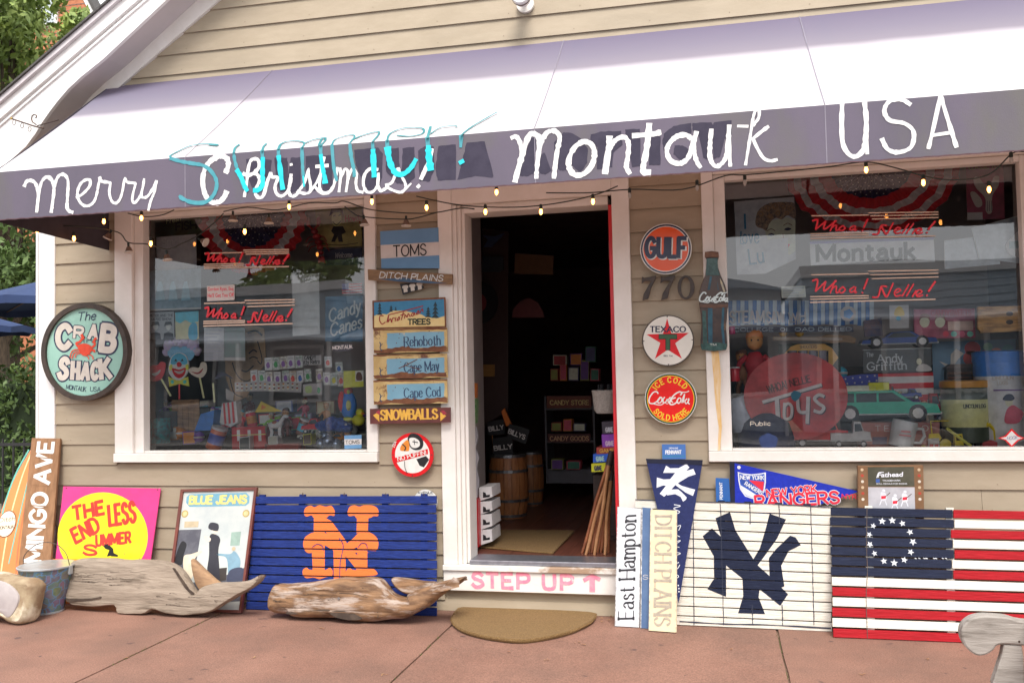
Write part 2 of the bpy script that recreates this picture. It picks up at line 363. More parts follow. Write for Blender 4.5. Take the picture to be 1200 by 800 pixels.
# joints fall on the three seen cracks: x = -2.8, -1.42, .27
xs = [-13.9, -11.2, -8.4, -5.6, -2.80, -1.41, .265, 1.95, 3.7, 5.5, 7.3, 9.1, 11.9]
for i in range(len(xs)-1):
    for (y0, y1) in ((-1.95, 1.1), (-4.19, -1.95)):
        b = MB(); g_ = .0045; x0, x1 = xs[i]+g_, xs[i+1]-g_; n_ = 14
        top = []; edge = lambda a, s_: a+.006*noise.noise(Vector((s_*7, a, 0)))
        pts = [(edge(x0, y0+k*(y1-y0)/n_), y0+g_+k*(y1-y0-2*g_)/n_) for k in range(n_, -1, -1)]+[(edge(x1, y0+k*(y1-y0)/n_+3), y0+g_+k*(y1-y0-2*g_)/n_) for k in range(n_+1)]
        b.prism(pts, -.0095, -.0012*((i*7) % 3)); ob = b.build('slab', CONC, sidewalk, bevel=0)
kb = MB(); kb.box(-40, 40, -4.36, -4.205, -.3, -.002); structure(kb.build('kerb', mat('kerb_concrete', (.42, .4, .37), (.36, .34, .31), rough=.85, scale=20)))
rd = MB(); rd.box(-60, 60, -13.2, -4.365, -.4, -.13); structure(rd.build('road', mat('asphalt', (.055, .055, .058), (.075, .075, .075), rough=.85, scale=60)))
gd = MB(); gd.box(-400, 400, -400, 400, -.9, -.42); structure(gd.build('ground', mat('earth', (.16, .14, .10), (.10, .12, .06), rough=.95, scale=.4)))
gl_ = MB(); gl_.box(-60, -14.01, 1.3, 40, -.4, -.05).box(-14, -4.25, 1.21, 40, -.4, -.02); structure(gl_.build('yard', mat('yard_gravel', (.24, .21, .17), (.16, .15, .1), rough=.95, scale=30)))
# litter on the slabs
GR = mat('joint_grass', (.09, .13, .03), (.15, .15, .05), rough=.9, scale=40)
gm = MB()
for xj, ya, yb, nn in ((-2.80, -1.95, -.2, 260), (-1.41, -1.95, -.35, 90), (.265, -1.6, -.25, 60)):
    for _ in range(nn):
        y = rnd.uniform(ya, yb); x = xj+rnd.gauss(0, .006); h = rnd.uniform(.003, .011); a = rnd.uniform(0, 6.3)
        if noise.noise(Vector((xj*3, y*3, 1))) < -.05: continue
        dx, dy = .006*math.cos(a), .006*math.sin(a)
        gm.add([(x-dx*.3, y-dy*.3, -.008), (x+dx*.3, y+dy*.3, -.008), (x+dx, y+dy, h)], [(0, 1, 2)])
props(gm.build('grass', GR, fix=False), 'thin grass and dirt growing in the sidewalk joints', 'grass', kind='stuff')
lf = MB()
for px, py in [(595, 763), (683, 755), (676, 752), (704, 724), (712, 726), (718, 722), (698, 722), (532, 760), (374, 735), (376, 737), (690, 722), (706, 728), (1090, 772), (450, 790), (640, 772), (860, 760), (300, 770), (150, 770), (1010, 790)]:
    p = G(px, py, .002)
    for _ in range(3):
        a = rnd.uniform(0, 6.3); q = p+V(rnd.uniform(-.015, .015), rnd.uniform(-.012, .012), rnd.uniform(0, .004)); u_ = V(math.cos(a), math.sin(a), .1)*rnd.uniform(.005, .012); w_ = V(-math.sin(a), math.cos(a), 0)*.004
        lf.add([q-u_, q+w_, q+u_, q-w_], [(0, 1, 2, 3)])
props(lf.build('dry_leaf_litter', mat('dry_leaf', (.25, .10, .05), (.4, .25, .12), rough=.9, scale=70), fix=False), 'scraps of dry leaf scattered on the pink sidewalk', 'leaf litter', kind='stuff')
# ================================================================== shop building
shop = bpy.data.objects.new('shop_building', None); COL.objects.link(shop); shop.location = (-1.2, 0, 0)
props(shop, 'beige clapboard shop front with white trim, an open doorway and two display windows', 'building')
bpy.context.view_layer.update()
class Sub:
    """collects meshes given in world coordinates under the building"""
    def __init__(s, parent, off): s.p, s.off = parent, Vector(off)
    def b(s, mb, name, m, par=None, bevel=0, smooth=False, label=None):
        mb.v = [tuple(Vector(v)-s.off) for v in mb.v]
        o = mb.build(name, m, par or s.p, bevel=bevel, smooth=smooth)
        if label: o['label'] = label
        return o
S = Sub(shop, (-1.2, 0, 0))
EXPO = .127; ZL = lambda n: (25.5-n)*EXPO
SL = .69; FR0 = (-2.898, 3.675)                       # frieze lower edge on the wall
frz = lambda z: FR0[0]+(z-FR0[1])/SL
OPEN = [(-3.642, -1.917, .835, 2.43), (-1.535, -.438, .118, 2.43), (-.048, 1.66, .845, 2.43)]
XL, XR = -4.082, 4.5
def board(x0, x1, z0, z1, slantL=None):
    """one lapped clapboard: thin top, thick butt"""
    b = MB(); tw = rnd.uniform(-.0008, .0008)
    xa = slantL(z0) if slantL else x0; xb = slantL(z1) if slantL else x0
    yb, yt = -.0155+tw, -.004
    b.add([(xa, yb, z0-.004), (x1, yb, z0-.004), (x1, yt, z1), (xb, yt, z1), (xa, .004, z0-.004), (x1, .004, z0-.004), (x1, .004, z1), (xb, .004, z1)],
          [(0, 1, 2, 3), (0, 4, 5, 1), (0, 3, 7, 4), (1, 5, 6, 2), (3, 2, 6, 7), (4, 7, 6, 5)])
    S.b(b, 'siding_board', SIDING)
for n in range(25, -20, -1):
    z0, z1 = ZL(n+1), ZL(n)
    if n == 25: z0 = .004
    if z0 >= 6: break
    segs = [(XL, XR)]
    for (a, c, lo, hi) in OPEN:
        if z1 > lo+.02 and z0 < hi-.02:
            ns = []
            for (p, q) in segs:
                if c <= p or a >= q: ns.append((p, q))
                else:
                    if a > p: ns.append((p, a))
                    if c < q: ns.append((c, q))
            segs = ns
    for (p, q) in segs:
        if q-p < .01: continue
        if z1 > 3.0 and p == XL:
            if frz(z0) > 1.6: continue
            board(None, q, z0, z1, slantL=lambda z: max(XL, frz(z)-.05))
        elif q-p > 3.2:
            m_ = p+(q-p)*(.35+.3*((n*37) % 10)/10); board(p, m_-.0008, z0, z1); board(m_+.0008, q, z0, z1)
        else: board(p, q, z0, z1)
nm_ = MB()
for n in range(25, -8, -1):
    z = ZL(n+1)+.022
    for k in range(15):
        x = XL+.1+k*.41+.02*math.sin(n*3+k)
        if any(a-.02 < x < c+.02 and lo-.05 < z < hi for a, c, lo, hi in OPEN) or (z > 3 and x < frz(z)+.05): continue
        nm_.add([(x-.0028, -.0158, z), (x, -.0158, z-.0028), (x+.0028, -.0158, z), (x, -.0158, z+.0028)], [(0, 1, 2, 3)])
S.b(nm_, 'nail_heads', mat('old_nail', (.2, .14, .1), rough=.8))['kind'] = 'stuff'
# solid wall behind the boards, with openings
wl = MB()
def wbox(x0, x1, z0, z1): wl.box(x0, x1, .0045, .14, z0, z1)
wbox(-4.195, -3.64, 0, 2.43); wbox(-1.92, -1.53, 0, 2.43); wbox(-.44, -.046, 0, 2.43); wbox(1.65, 4.5, 0, 2.43); wbox(-3.64, -1.92, 0, .84); wbox(-.046, 1.65, 0, .85); wbox(-1.53, -.44, 0, .12)
wbox(-4.195, 4.5, 2.4305, 3.0)
S.b(wl, 'wall', SIDING)
gw = MB(); gz = 6.3; gx = FR0[0]+(gz-FR0[1])/SL
gw.xf(Matrix()); gw.prism([(-4.195, 3.001), (4.5, 3.001), (4.5, 4.5), (gx, gz), (-3.92, 3.001+.02)], 0, .13)
gw.v = [(x, .0045+z, y) for x, y, z in gw.v]; S.b(gw, 'gable_wall', SIDING)
cb = MB(); cb.box(-4.203, -4.0815, -.022, .0, 0, 2.95).box(-4.22, -4.196, -.022, .12, 0, 2.95); S.b(cb, 'corner_board', TRIMC, bevel=.002)
rs = MB(); rs.box(-4.19, -4.1, .13, 7, 0, 2.9); S.b(rs, 'side_wall', SIDING)
# rake: frieze, soffit, fascia, shingles
def rakepoly(pts, y0, y1, name, m, bevel=0):
    b = MB(); b.prism(pts, 0, 1); b.v = [(x, y0+(y1-y0)*z, y) for x, y, z in b.v]; return S.b(b, name, m, bevel=bevel)
U = lambda x: FR0[1]+(x-FR0[0])*SL
rakepoly([(-4.05, U(-4.05)), (1.2, U(1.2)), (1.2, U(1.2)+.125), (-4.05, U(-4.05)+.125)], -.03, -.002, 'frieze_board', TRIM)
fb = lambda px, py: W(px, py, -.25)
low = [(195, 0), (150, 42), (120, 70), (95, 90), (80, 104), (68, 118), (58, 131), (49, 144), (42, 156), (30, 172), (10, 190)]
lw = [(fb(*p).x, fb(*p).z) for p in low]
s_ = (lw[0][1]-lw[1][1])/(lw[0][0]-lw[1][0])
far = (1.4, lw[0][1]+(1.4-lw[0][0])*s_)
t0, t1 = W(145, 0, -.25), W(0, 125, -.25); ts = (t0.z-t1.z)/(t0.x-t1.x)
TOPZ = lambda x: t1.z+(x-t1.x)*ts
bot = [far]+lw+[(-4.45, 2.60)]
rakepoly(bot+[(-4.45, TOPZ(-4.45)-.055), (1.4, TOPZ(1.4)-.055)], -.25, -.225, 'fascia', TRIMC)
rakepoly([(-4.55, TOPZ(-4.55)-.098), (1.4, TOPZ(1.4)-.098), (1.4, TOPZ(1.4)-.018), (-4.55, TOPZ(-4.55)-.018)], -.275, -.2505, 'fascia_moulding', TRIMC)
rakepoly([(-4.55, TOPZ(-4.55)-.13), (1.4, TOPZ(1.4)-.13), (1.4, TOPZ(1.4)-.118), (-4.55, TOPZ(-4.55)-.118)], -.262, -.2505, 'fascia_bead', TRIMC)
rakepoly([(-4.6, TOPZ(-4.6)-.017), (1.4, TOPZ(1.4)-.017), (1.4, TOPZ(1.4)+.016), (-4.6, TOPZ(-4.6)+.016)], -.30, -.2255, 'drip_edge', mat('drip_edge', (.6, .56, .58), rough=.5))
rakepoly([(-4.62, TOPZ(-4.62)+.017), (1.4, TOPZ(1.4)+.017), (1.4, TOPZ(1.4)+.03), (-4.62, TOPZ(-4.62)+.03)], -.315, 7.2, 'shingle_roof', SHINGLE)
sf = MB(); sb_ = bot[:-1]
for i in range(len(sb_)-1):
    (xa, za), (xb, zb) = sb_[i], sb_[i+1]; k = 4*i
    sf.add([(xa, -.226, za+.02), (xb, -.226, zb+.02), (xb, .0, zb+.03), (xa, .0, za+.03)], [(0, 1, 2, 3)])
    sf.add([(xa, -.226, za+.035), (xb, -.226, zb+.035), (xb, .0, zb+.045), (xa, .0, za+.045)], [(3, 2, 1, 0)])
S.b(sf, 'soffit', SOFF)
# ---- window and door trim
def casing(name, x0, x1, z0, z1, y0=-.035, y1=.003, m=TRIM, par=None, bevel=.003):
    b = MB(); b.box(x0, x1, y0, y1, z0, z1); return S.b(b, name, m, par, bevel)
WINS = []
def window(x0, x1, z0, gx0, gx1, gz0, gz1, ww):
    wf = MB(); wf.box(gx0-.012, gx1+.012, .058, .066, gz0-.01, gz1+.01)
    fr = casing('window', x0, gx0-.062, z0+.055, 2.43)
    if True:
        casing('window_frame', gx1+ww, x1, z0+.055, 2.43, par=fr) if x1-gx1-ww > .01 else None
        casing('window_frame', gx0-.0615, gx1+ww-.0005, gz1+.035, 2.43, par=fr)
        casing('window_stop', gx0-.0615, gx0, z0+.055, gz1+.034, -.012, .058, par=fr)
        casing('window_stop', gx1, gx1+ww-.0005, z0+.055, gz1+.034, -.012, .058, par=fr)
        casing('window_stop', gx0+.0005, gx1-.0005, gz1, gz1+.034, -.012, .057, par=fr)
        casing('window_stop', gx0+.0005, gx1-.0005, z0+.055, gz0, -.008, .057, par=fr)
        casing('window_sill', x0-.0, x1+.0, z0, z0+.0545, -.05, .05, par=fr)
        g = MB(); g.box(gx0-.004, gx1+.004, .0575, .0595, gz0-.004, gz1+.004)
        g = MB(); g.add([(gx0-.004, .052, gz0-.004), (gx1+.004, .052, gz0-.004), (gx1+.004, .052, gz1+.004), (gx0-.004, .052, gz1+.004)], [(0, 1, 2, 3)])
        S.b(g, 'pane', GLASS, fr)
    return fr
window(-3.642, -1.917, .838, -3.455, -1.995, .905, 2.345, .012)
window(-.048, 1.66, .838, .076, 1.53, .905, 2.345, .03)
# fix: the sub-parts above were given in world coordinates, like their parent's own mesh
DRO = (-1.535, -.438)
casing('door_casing', -1.535, -1.452, .262, 2.43, -.035, .003)
casing('door_casing', -.5335, -.438, .262, 2.43, -.035, .003)
casing('door_casing', -1.4515, -.534, 2.305, 2.43, -.034, .003)
casing('door_stop', -1.4515, -1.428, .262, 2.304, -.022, .10)
casing('door_stop', -1.4275, -1.405, .262, 2.303, -.008, .12)
casing('door_stop', -1.4045, -1.385, .262, 2.302, .006, .16)
casing('door_stop', -1.384, -.5565, 2.255, 2.304, -.010, .16)
casing('red_door_edge', -.5560, -.5345, .31, 2.254, -.004, .045, m=RED, bevel=.002)
casing('door_jamb', -.5560, -.5345, .262, .3095, -.004, .16)
hb = MB()
for z in (.75, 1.95): hb.box(-.5585, -.5563, .0, .035, z, z+.1)
S.b(hb, 'door_hinge', STEEL)
casing('threshold', -1.384, -.5565, .262, .288, -.03, .16, m=METAL, bevel=.004)
casing('door_sill', -1.535, -.438, .232, .2615, -.056, .003, m=mat('worn_sill_paint', (.76, .72, .68), (.70, .66, .6), rough=.6, scale=8, bump=.3, bscale=30, c3=(.36, .24, .16), s3=3.2, lo3=.5, hi3=.58))
stp = casing('step_board', -1.535, -.438, .118, .2315, -.04, .003)
# ---- shop interior: floor, walls, ceiling, display decks
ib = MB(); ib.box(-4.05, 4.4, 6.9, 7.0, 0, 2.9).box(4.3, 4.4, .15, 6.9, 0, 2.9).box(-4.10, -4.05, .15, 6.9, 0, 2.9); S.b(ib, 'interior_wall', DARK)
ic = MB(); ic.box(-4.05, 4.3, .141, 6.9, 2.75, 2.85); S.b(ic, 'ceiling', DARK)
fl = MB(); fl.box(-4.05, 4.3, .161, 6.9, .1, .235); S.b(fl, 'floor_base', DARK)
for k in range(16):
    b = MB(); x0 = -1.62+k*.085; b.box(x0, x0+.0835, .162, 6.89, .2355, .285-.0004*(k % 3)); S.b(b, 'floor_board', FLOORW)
dk = MB(); dk.box(-3.62, -1.62, .075, .80, .84, .885); dkL = S.b(dk, 'display_deck', mat('deck_white', (.78, .76, .72), rough=.6))
dk = MB(); dk.box(-.1, 1.66, .075, .80, .84, .885); S.b(dk, 'display_deck', MATS['deck_white'])
dk = MB(); dk.box(-3.62, -1.62, .15, .8, .29, .839).box(-.1, 1.66, .15, .8, .29, .839); S.b(dk, 'display_plinth', DARKW)
MIDW = mat('display_wall', (.5, .44, .42), (.42, .37, .36), rough=.8, scale=4)
pt = MB(); pt.box(-1.60, -1.57, .17, 1.1, .29, 2.74).box(-.14, -.115, .17, 1.1, .29, 2.74); S.b(pt, 'partition', MIDW)
bb = MB(); bb.box(-3.6, -1.62, 1.10, 1.13, .29, 2.6); S.b(bb, 'back_partition', MIDW)
bb = MB(); bb.box(-.1, 1.66, 1.10, 1.13, .29, 2.6); S.b(bb, 'back_partition', MIDW)
# lettering on the step board
def shopmark(name, m, fn):
    """print laid on a part of the building, drawn in the wall's own plane"""
    t = Thing('x', None, None, V(-1.2, -.0412, 0)); fn(t); mb = t.m('a', m); mb.v = [(x-0, -.0412-z, y) for x, y, z in mb.v]
    o = mb.build(name, m, None); bpy.data.objects.remove(t.root)
    o.parent = stp
    return o
PINK = mat('pink_paint', (.85, .22, .33), (.9, .34, .42), rough=.6, scale=25, c3=(.8, .6, .6), s3=22, lo3=.62, hi3=.72)
def stepup(t):
    A = lambda s, x0, x1: t.text('a', PINK, s, (x0, 687+(x0-550)*.03), (x1, 687+(x1-550)*.03), 16.5, .0005, kind='s', w=.25, rough=.4)
    A('S', 554, 566); A('T', 571, 583); A('E', 589, 600); A('P', 607, 620); A('U', 637, 650); A('P', 658, 671)
    t.stroke('a', PINK, [(694, 691), (694, 678)], 6.5, .001, rough=.4); t.stroke('a', PINK, [(685, 679), (694, 674), (702, 678)], 4.5, .0012, smooth=False)
shopmark('lettering', PINK, stepup)
# ================================================================== awning
def awnmat():
    m = mat('awning_canvas', (.125, .105, .145), (.105, .092, .125), rough=.85, scale=2.0, bump=.1, bscale=200, c3=(.125, .122, .10), s3=2.6, lo3=.5, hi3=.8, st=(1, 1, .45))
    return m
VAL = awnmat()
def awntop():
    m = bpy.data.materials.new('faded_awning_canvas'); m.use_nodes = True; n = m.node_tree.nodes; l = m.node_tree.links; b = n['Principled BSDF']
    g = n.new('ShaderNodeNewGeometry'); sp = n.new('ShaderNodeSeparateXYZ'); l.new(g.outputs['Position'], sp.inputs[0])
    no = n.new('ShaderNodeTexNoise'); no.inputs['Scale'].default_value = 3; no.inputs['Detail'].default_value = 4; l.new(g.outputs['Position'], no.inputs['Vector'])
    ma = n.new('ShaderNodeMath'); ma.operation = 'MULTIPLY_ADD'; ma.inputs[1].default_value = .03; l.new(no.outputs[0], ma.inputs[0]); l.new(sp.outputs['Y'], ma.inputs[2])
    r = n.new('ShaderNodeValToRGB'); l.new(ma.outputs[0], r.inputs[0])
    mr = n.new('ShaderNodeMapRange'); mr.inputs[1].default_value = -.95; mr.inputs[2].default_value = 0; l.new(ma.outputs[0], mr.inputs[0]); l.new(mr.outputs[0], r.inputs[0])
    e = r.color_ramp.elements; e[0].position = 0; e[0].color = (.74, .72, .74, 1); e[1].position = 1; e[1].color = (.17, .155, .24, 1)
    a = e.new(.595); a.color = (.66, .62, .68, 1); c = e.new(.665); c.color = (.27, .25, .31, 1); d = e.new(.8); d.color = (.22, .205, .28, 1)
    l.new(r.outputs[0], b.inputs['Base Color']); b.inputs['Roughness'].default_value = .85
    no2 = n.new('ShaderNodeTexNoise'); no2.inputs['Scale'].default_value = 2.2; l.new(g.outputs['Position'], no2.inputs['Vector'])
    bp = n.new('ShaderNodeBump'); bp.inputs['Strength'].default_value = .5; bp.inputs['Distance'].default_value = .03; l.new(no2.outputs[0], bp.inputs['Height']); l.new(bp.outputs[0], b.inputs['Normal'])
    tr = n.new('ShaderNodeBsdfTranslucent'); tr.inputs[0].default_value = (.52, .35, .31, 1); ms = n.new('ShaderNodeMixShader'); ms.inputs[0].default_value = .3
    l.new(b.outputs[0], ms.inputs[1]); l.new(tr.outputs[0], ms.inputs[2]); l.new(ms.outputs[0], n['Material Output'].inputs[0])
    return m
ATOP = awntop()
AX0, AX1, AY, AZ0, AZ1, AZW = -3.70, 2.3, -.95, 2.19, 2.447, 3.205
aw = Thing('awning', 'long faded navy canvas awning hand painted with holiday and town wording, over the shop front', 'awning', V(AX0, AY, AZ0))
seams = [W(345, 150, AY).x-.0, W(585, 150, AY).x, W(968, 150, AY).x]
seams = [AX0, W(217, 210, AY).x, W(627, 180, AY).x, W(968, 160, AY).x, AX1]
def aw_grid(x0, x1, nx, P, name, m, par=None):
    b = MB(); ny = 8
    vs = [tuple(P(x0+(x1-x0)*i/nx, j/ny)-V(AX0, AY, AZ0)) for i in range(nx+1) for j in range(ny+1)]
    b.v = [(x, z, -y) for x, y, z in vs]; b.f = [(i*(ny+1)+j, (i+1)*(ny+1)+j, (i+1)*(ny+1)+j+1, i*(ny+1)+j+1) for i in range(nx) for j in range(ny)]
    o = b.build(name, m, par or aw.root, smooth=True, fix=False)
    return o
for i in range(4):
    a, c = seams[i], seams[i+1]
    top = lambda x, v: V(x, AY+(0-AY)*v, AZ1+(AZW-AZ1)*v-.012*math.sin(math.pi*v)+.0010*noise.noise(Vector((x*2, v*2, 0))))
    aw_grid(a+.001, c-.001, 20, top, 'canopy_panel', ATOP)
    val = lambda x, v: V(x, AY+.0004*noise.noise(Vector((x*3, v, 5)))*(1-v), AZ0+(AZ1-AZ0)*v)
    aw_grid(a+.001, c-.001, 30, val, 'valance_panel', VAL)
sm_ = MB()
for x in seams[1:4]:
    X = x-AX0
    sm_.add([(X-.0022, 0, .0011), (X+.0022, 0, .0011), (X+.0022, AZ1-AZ0, .0011), (X-.0022, AZ1-AZ0, .0011)], [(0, 1, 2, 3)])
    for k in range(8):
        v0, v1 = k/8, (k+1)/8; f = lambda v: (AZ1-AZ0+(AZW-AZ1)*v-.012*math.sin(math.pi*v)+.005, AY*v)
        sm_.add([(X-.0022, f(v0)[0], f(v0)[1]), (X+.0022, f(v0)[0], f(v0)[1]), (X+.0022, f(v1)[0], f(v1)[1]), (X-.0022, f(v1)[0], f(v1)[1])], [(0, 1, 2, 3)])
sm_.build('seam', mat('seam_thread', (.24, .22, .27), rough=.9), aw.root, fix=False)
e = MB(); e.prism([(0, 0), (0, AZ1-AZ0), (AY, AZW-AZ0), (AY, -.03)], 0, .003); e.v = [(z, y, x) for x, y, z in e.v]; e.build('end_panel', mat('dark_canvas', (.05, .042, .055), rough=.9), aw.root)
und = MB(); und.prism([(0, 0), (0, AZ1-AZ0), (AY, AZW-AZ0), (AY, -.03)], AX1-AX0-.003, AX1-AX0); und.v = [(z, y, x) for x, y, z in und.v]; und.build('end_panel', MATS['dark_canvas'], aw.root)
# dark lining under the canvas and the pipe frame
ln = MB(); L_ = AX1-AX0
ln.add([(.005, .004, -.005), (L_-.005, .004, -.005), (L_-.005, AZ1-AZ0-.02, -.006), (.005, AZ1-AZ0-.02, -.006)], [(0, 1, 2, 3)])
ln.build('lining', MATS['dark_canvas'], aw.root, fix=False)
fr = MB(); fr.tube([(0, .012, -.014), (L_, .012, -.014)], .009); fr.tube([(0, AZ1-AZ0-.03, -.02), (L_, AZ1-AZ0-.03, -.02)], .012)
for x in (.02, 1.5, 3.0, 4.3, L_-.02): fr.tube([(x, AZ1-AZ0-.035, -.02), (x, AZW-AZ0-.05, AY+.03)], .009)
fr.build('pipe_frame', STEEL, aw.root)
hem = MB(); N_ = 260
hem.ribbon([(L_*i/N_, .002+.0014*math.sin(i*1.9)) for i in range(N_+1)], .005, .0022, th=0); hem.build('scalloped_hem', mat('hem_binding', (.10, .05, .06), rough=.9), aw.root, fix=False)
# ---- painting on the valance (traced brush strokes)
WB = mat('white_brush_paint', (.78, .77, .76), (.42, .40, .45), rough=.7, scale=26, st=(1, 1, .4), lo=.5, hi=.85)
TQ = mat('turquoise_brush_paint', (.0, .50, .62), (.02, .6, .7), rough=.6, scale=25)
TQD = mat('thin_turquoise_paint', (.05, .27, .32), (.07, .3, .36), rough=.7, scale=25)
TQL = mat('pale_turquoise_paint', (.02, .17, .19), (.04, .21, .23), rough=.7, scale=25)
PATCH = mat('unfaded_navy_canvas', (.03, .025, .048), (.04, .034, .06), rough=.85, scale=15)
def z1(x, y): return (190+x/6, 130+y/6)
def z2(x, y): return (370+x/5.4545, 120+y/5.4545)
def z3(x, y): return (590+x/6.665, 110+y/6.665)
def z4(x, y): return (750+x/6.665, 100+y/6.665)
def z5(x, y): return (10+x/6.3158, 180+y/6.3158)
def z6(x, y): return (900+x/4, y/4)
def bs(conv, pts, w, m=WB, z=.0013, t=(1, 1), name='painted_lettering', sm=True, rg=.5): aw.stroke(name, m, [conv(*p) for p in pts], w, z, taper=t, rough=rg, smooth=sm)
# unfaded patches of the old lettering
_pc = [0]
def pt_(conv, pts):
    _pc[0] += 1; aw.poly('unfaded_patch', PATCH, [conv(*p) for p in pts], .0004, .0007+.00005*(_pc[0] % 9)); aw.done()
def rag(pts, amp=3, sub=5):
    out = []
    for i in range(len(pts)):
        a, b = pts[i], pts[(i+1) % len(pts)]
        for k in range(sub): t = k/sub; out.append((a[0]+(b[0]-a[0])*t+rnd.uniform(-amp, amp)*(k > 0), a[1]+(b[1]-a[1])*t+rnd.uniform(-amp, amp)*(k > 0)))
    return out
def scal(pts, s=1): return rag(pts)
for pts in ([(590, 340), (640, 330), (770, 345), (765, 420), (690, 560), (640, 560), (600, 470)], [(790, 330), (880, 330), (885, 380), (880, 570), (830, 570), (800, 480)],
            [(905, 330), (975, 325), (975, 560), (900, 580), (870, 560)], [(1010, 320), (1110, 310), (1110, 560), (1010, 560)], [(1120, 320), (1200, 310), (1200, 560), (1130, 575)]):
    pt_(z1, scal(pts))
for pts in ([(245, 305), (400, 290), (430, 330), (425, 480), (400, 560), (330, 560), (300, 500), (255, 400)], [(450, 300), (530, 290), (535, 430), (550, 430), (555, 295), (630, 285), (635, 480), (590, 520), (520, 520), (450, 440)],
            [(655, 310), (700, 280), (755, 285), (760, 420), (730, 505), (665, 505)], [(785, 280), (895, 270), (895, 495), (780, 500), (765, 420)], [(965, 258), (1080, 250), (1135, 470), (1130, 482), (1020, 470), (905, 495), (930, 400)]):
    pt_(z2, scal(pts))
for pts in ([(215, 345), (250, 340), (262, 400), (240, 620), (190, 645), (120, 640), (150, 520)], [(395, 380), (470, 300), (540, 310), (620, 360), (620, 480), (500, 600), (440, 600), (400, 560)], [(290, 480), (320, 460), (375, 600), (330, 630), (280, 620)],
            [(535, 420), (620, 385), (660, 430), (655, 540), (600, 620), (540, 560)], [(680, 320), (760, 295), (920, 290), (930, 400), (860, 460), (850, 575), (730, 590), (735, 420), (680, 370)], [(950, 280), (1065, 275), (1075, 560), (1005, 575), (955, 330)]):
    pt_(z3, scal(pts))
for pts in ([(75, 410), (160, 390), (160, 620), (70, 625)], [(185, 380), (260, 320), (400, 295), (400, 380), (300, 400), (215, 470), (190, 520), (175, 440)], [(410, 295), (560, 290), (575, 330), (560, 400), (530, 580), (495, 570), (460, 400), (410, 350)],
            [(580, 290), (715, 275), (718, 390), (660, 420), (625, 560), (575, 575), (560, 330)], [(270, 470), (330, 470), (380, 500), (380, 570), (320, 590), (260, 540)]):
    pt_(z4, scal(pts))
aw.done()
# Merry
bs(z5, [(120, 238), (135, 208), (165, 200), (195, 215), (215, 255), (222, 310), (210, 430)], 3.6)
bs(z5, [(212, 420), (225, 300), (245, 215), (275, 178), (305, 180), (330, 215), (338, 280), (318, 430)], 3.6)
bs(z5, [(325, 400), (335, 290), (350, 210), (375, 165), (405, 155), (432, 175), (443, 220), (438, 330), (435, 395), (450, 425), (475, 435)], 3.5)
bs(z5, [(505, 325), (550, 300), (600, 245), (605, 200), (575, 195), (535, 225), (512, 290), (525, 350), (560, 385), (600, 385), (635, 355), (655, 300), (668, 230), (680, 180)], 3.0)
bs(z5, [(676, 180), (690, 205), (745, 215), (755, 225), (748, 290), (765, 350), (795, 368), (825, 340), (845, 280), (855, 220), (865, 182)], 2.9)
bs(z5, [(865, 182), (880, 212), (932, 220), (940, 232), (925, 290), (918, 345), (935, 365), (965, 335), (985, 300)], 2.9)
bs(z5, [(1005, 190), (998, 240), (985, 300), (995, 325), (1030, 318), (1070, 260), (1095, 205)], 2.9)
bs(z5, [(1097, 205), (1080, 290), (1055, 350), (1038, 418)], 3.0)
aw.done()
# Christmas!
bs(z1, [(450, 430), (465, 390), (462, 345), (430, 320), (385, 325), (330, 365), (295, 430), (287, 510), (305, 590), (345, 640), (395, 645), (435, 610), (452, 575)], 5.6)
bs(z1, [(572, 440), (600, 455), (640, 440), (680, 400), (678, 350), (655, 338), (625, 350), (608, 400), (598, 490), (580, 600)], 4.2, t=(1, .8))
bs(z1, [(640, 440), (672, 450), (685, 490), (665, 540), (658, 585), (685, 612), (715, 590), (740, 500), (765, 440)], 3.6)
bs(z1, [(765, 440), (775, 465), (815, 470), (795, 530), (805, 580), (840, 600), (880, 570), (905, 500), (908, 450)], 3.3)
bs(z1, [(908, 450), (895, 530), (895, 580), (920, 602), (960, 580)], 3.3)
bs(z1, [(908, 375), (909, 380)], 4.4)
bs(z1, [(950, 575), (1000, 510), (1030, 410), (1030, 440), (1045, 520), (1040, 570), (1000, 582), (955, 565)], 3.2)
bs(z1, [(1040, 570), (1090, 500), (1120, 430)], 2.8)
bs(z1, [(1140, 330), (1118, 430), (1108, 530), (1130, 575), (1175, 570), (1200, 540)], 3.4)
bs(z1, [(1085, 392), (1165, 385)], 4.0)
bs(z2, [(0, 545), (40, 580), (90, 575), (120, 520), (140, 420)], 3.4)
bs(z2, [(155, 425), (160, 470), (150, 570)], 3.0)
bs(z2, [(155, 500), (185, 430), (205, 440), (205, 500), (195, 570)], 3.0)
bs(z2, [(205, 500), (230, 430), (250, 430), (262, 460), (258, 520), (270, 565), (300, 575)], 3.1)
bs(z2, [(395, 430), (350, 425), (315, 460), (305, 520), (325, 570), (365, 572), (395, 530), (402, 450), (398, 520), (415, 565), (450, 550)], 3.3)
bs(z2, [(450, 530), (490, 510), (525, 425), (540, 460), (570, 510), (575, 550), (545, 575), (500, 565), (460, 545)], 3.1)
bs(z2, [(575, 555), (610, 520)], 3.0, t=(1, .5))
bs(z2, [(748, 300), (735, 350), (715, 400), (675, 488)], 4.6, t=(.7, 1.1))
bs(z2, [(655, 535), (660, 540)], 4.6)
aw.done()
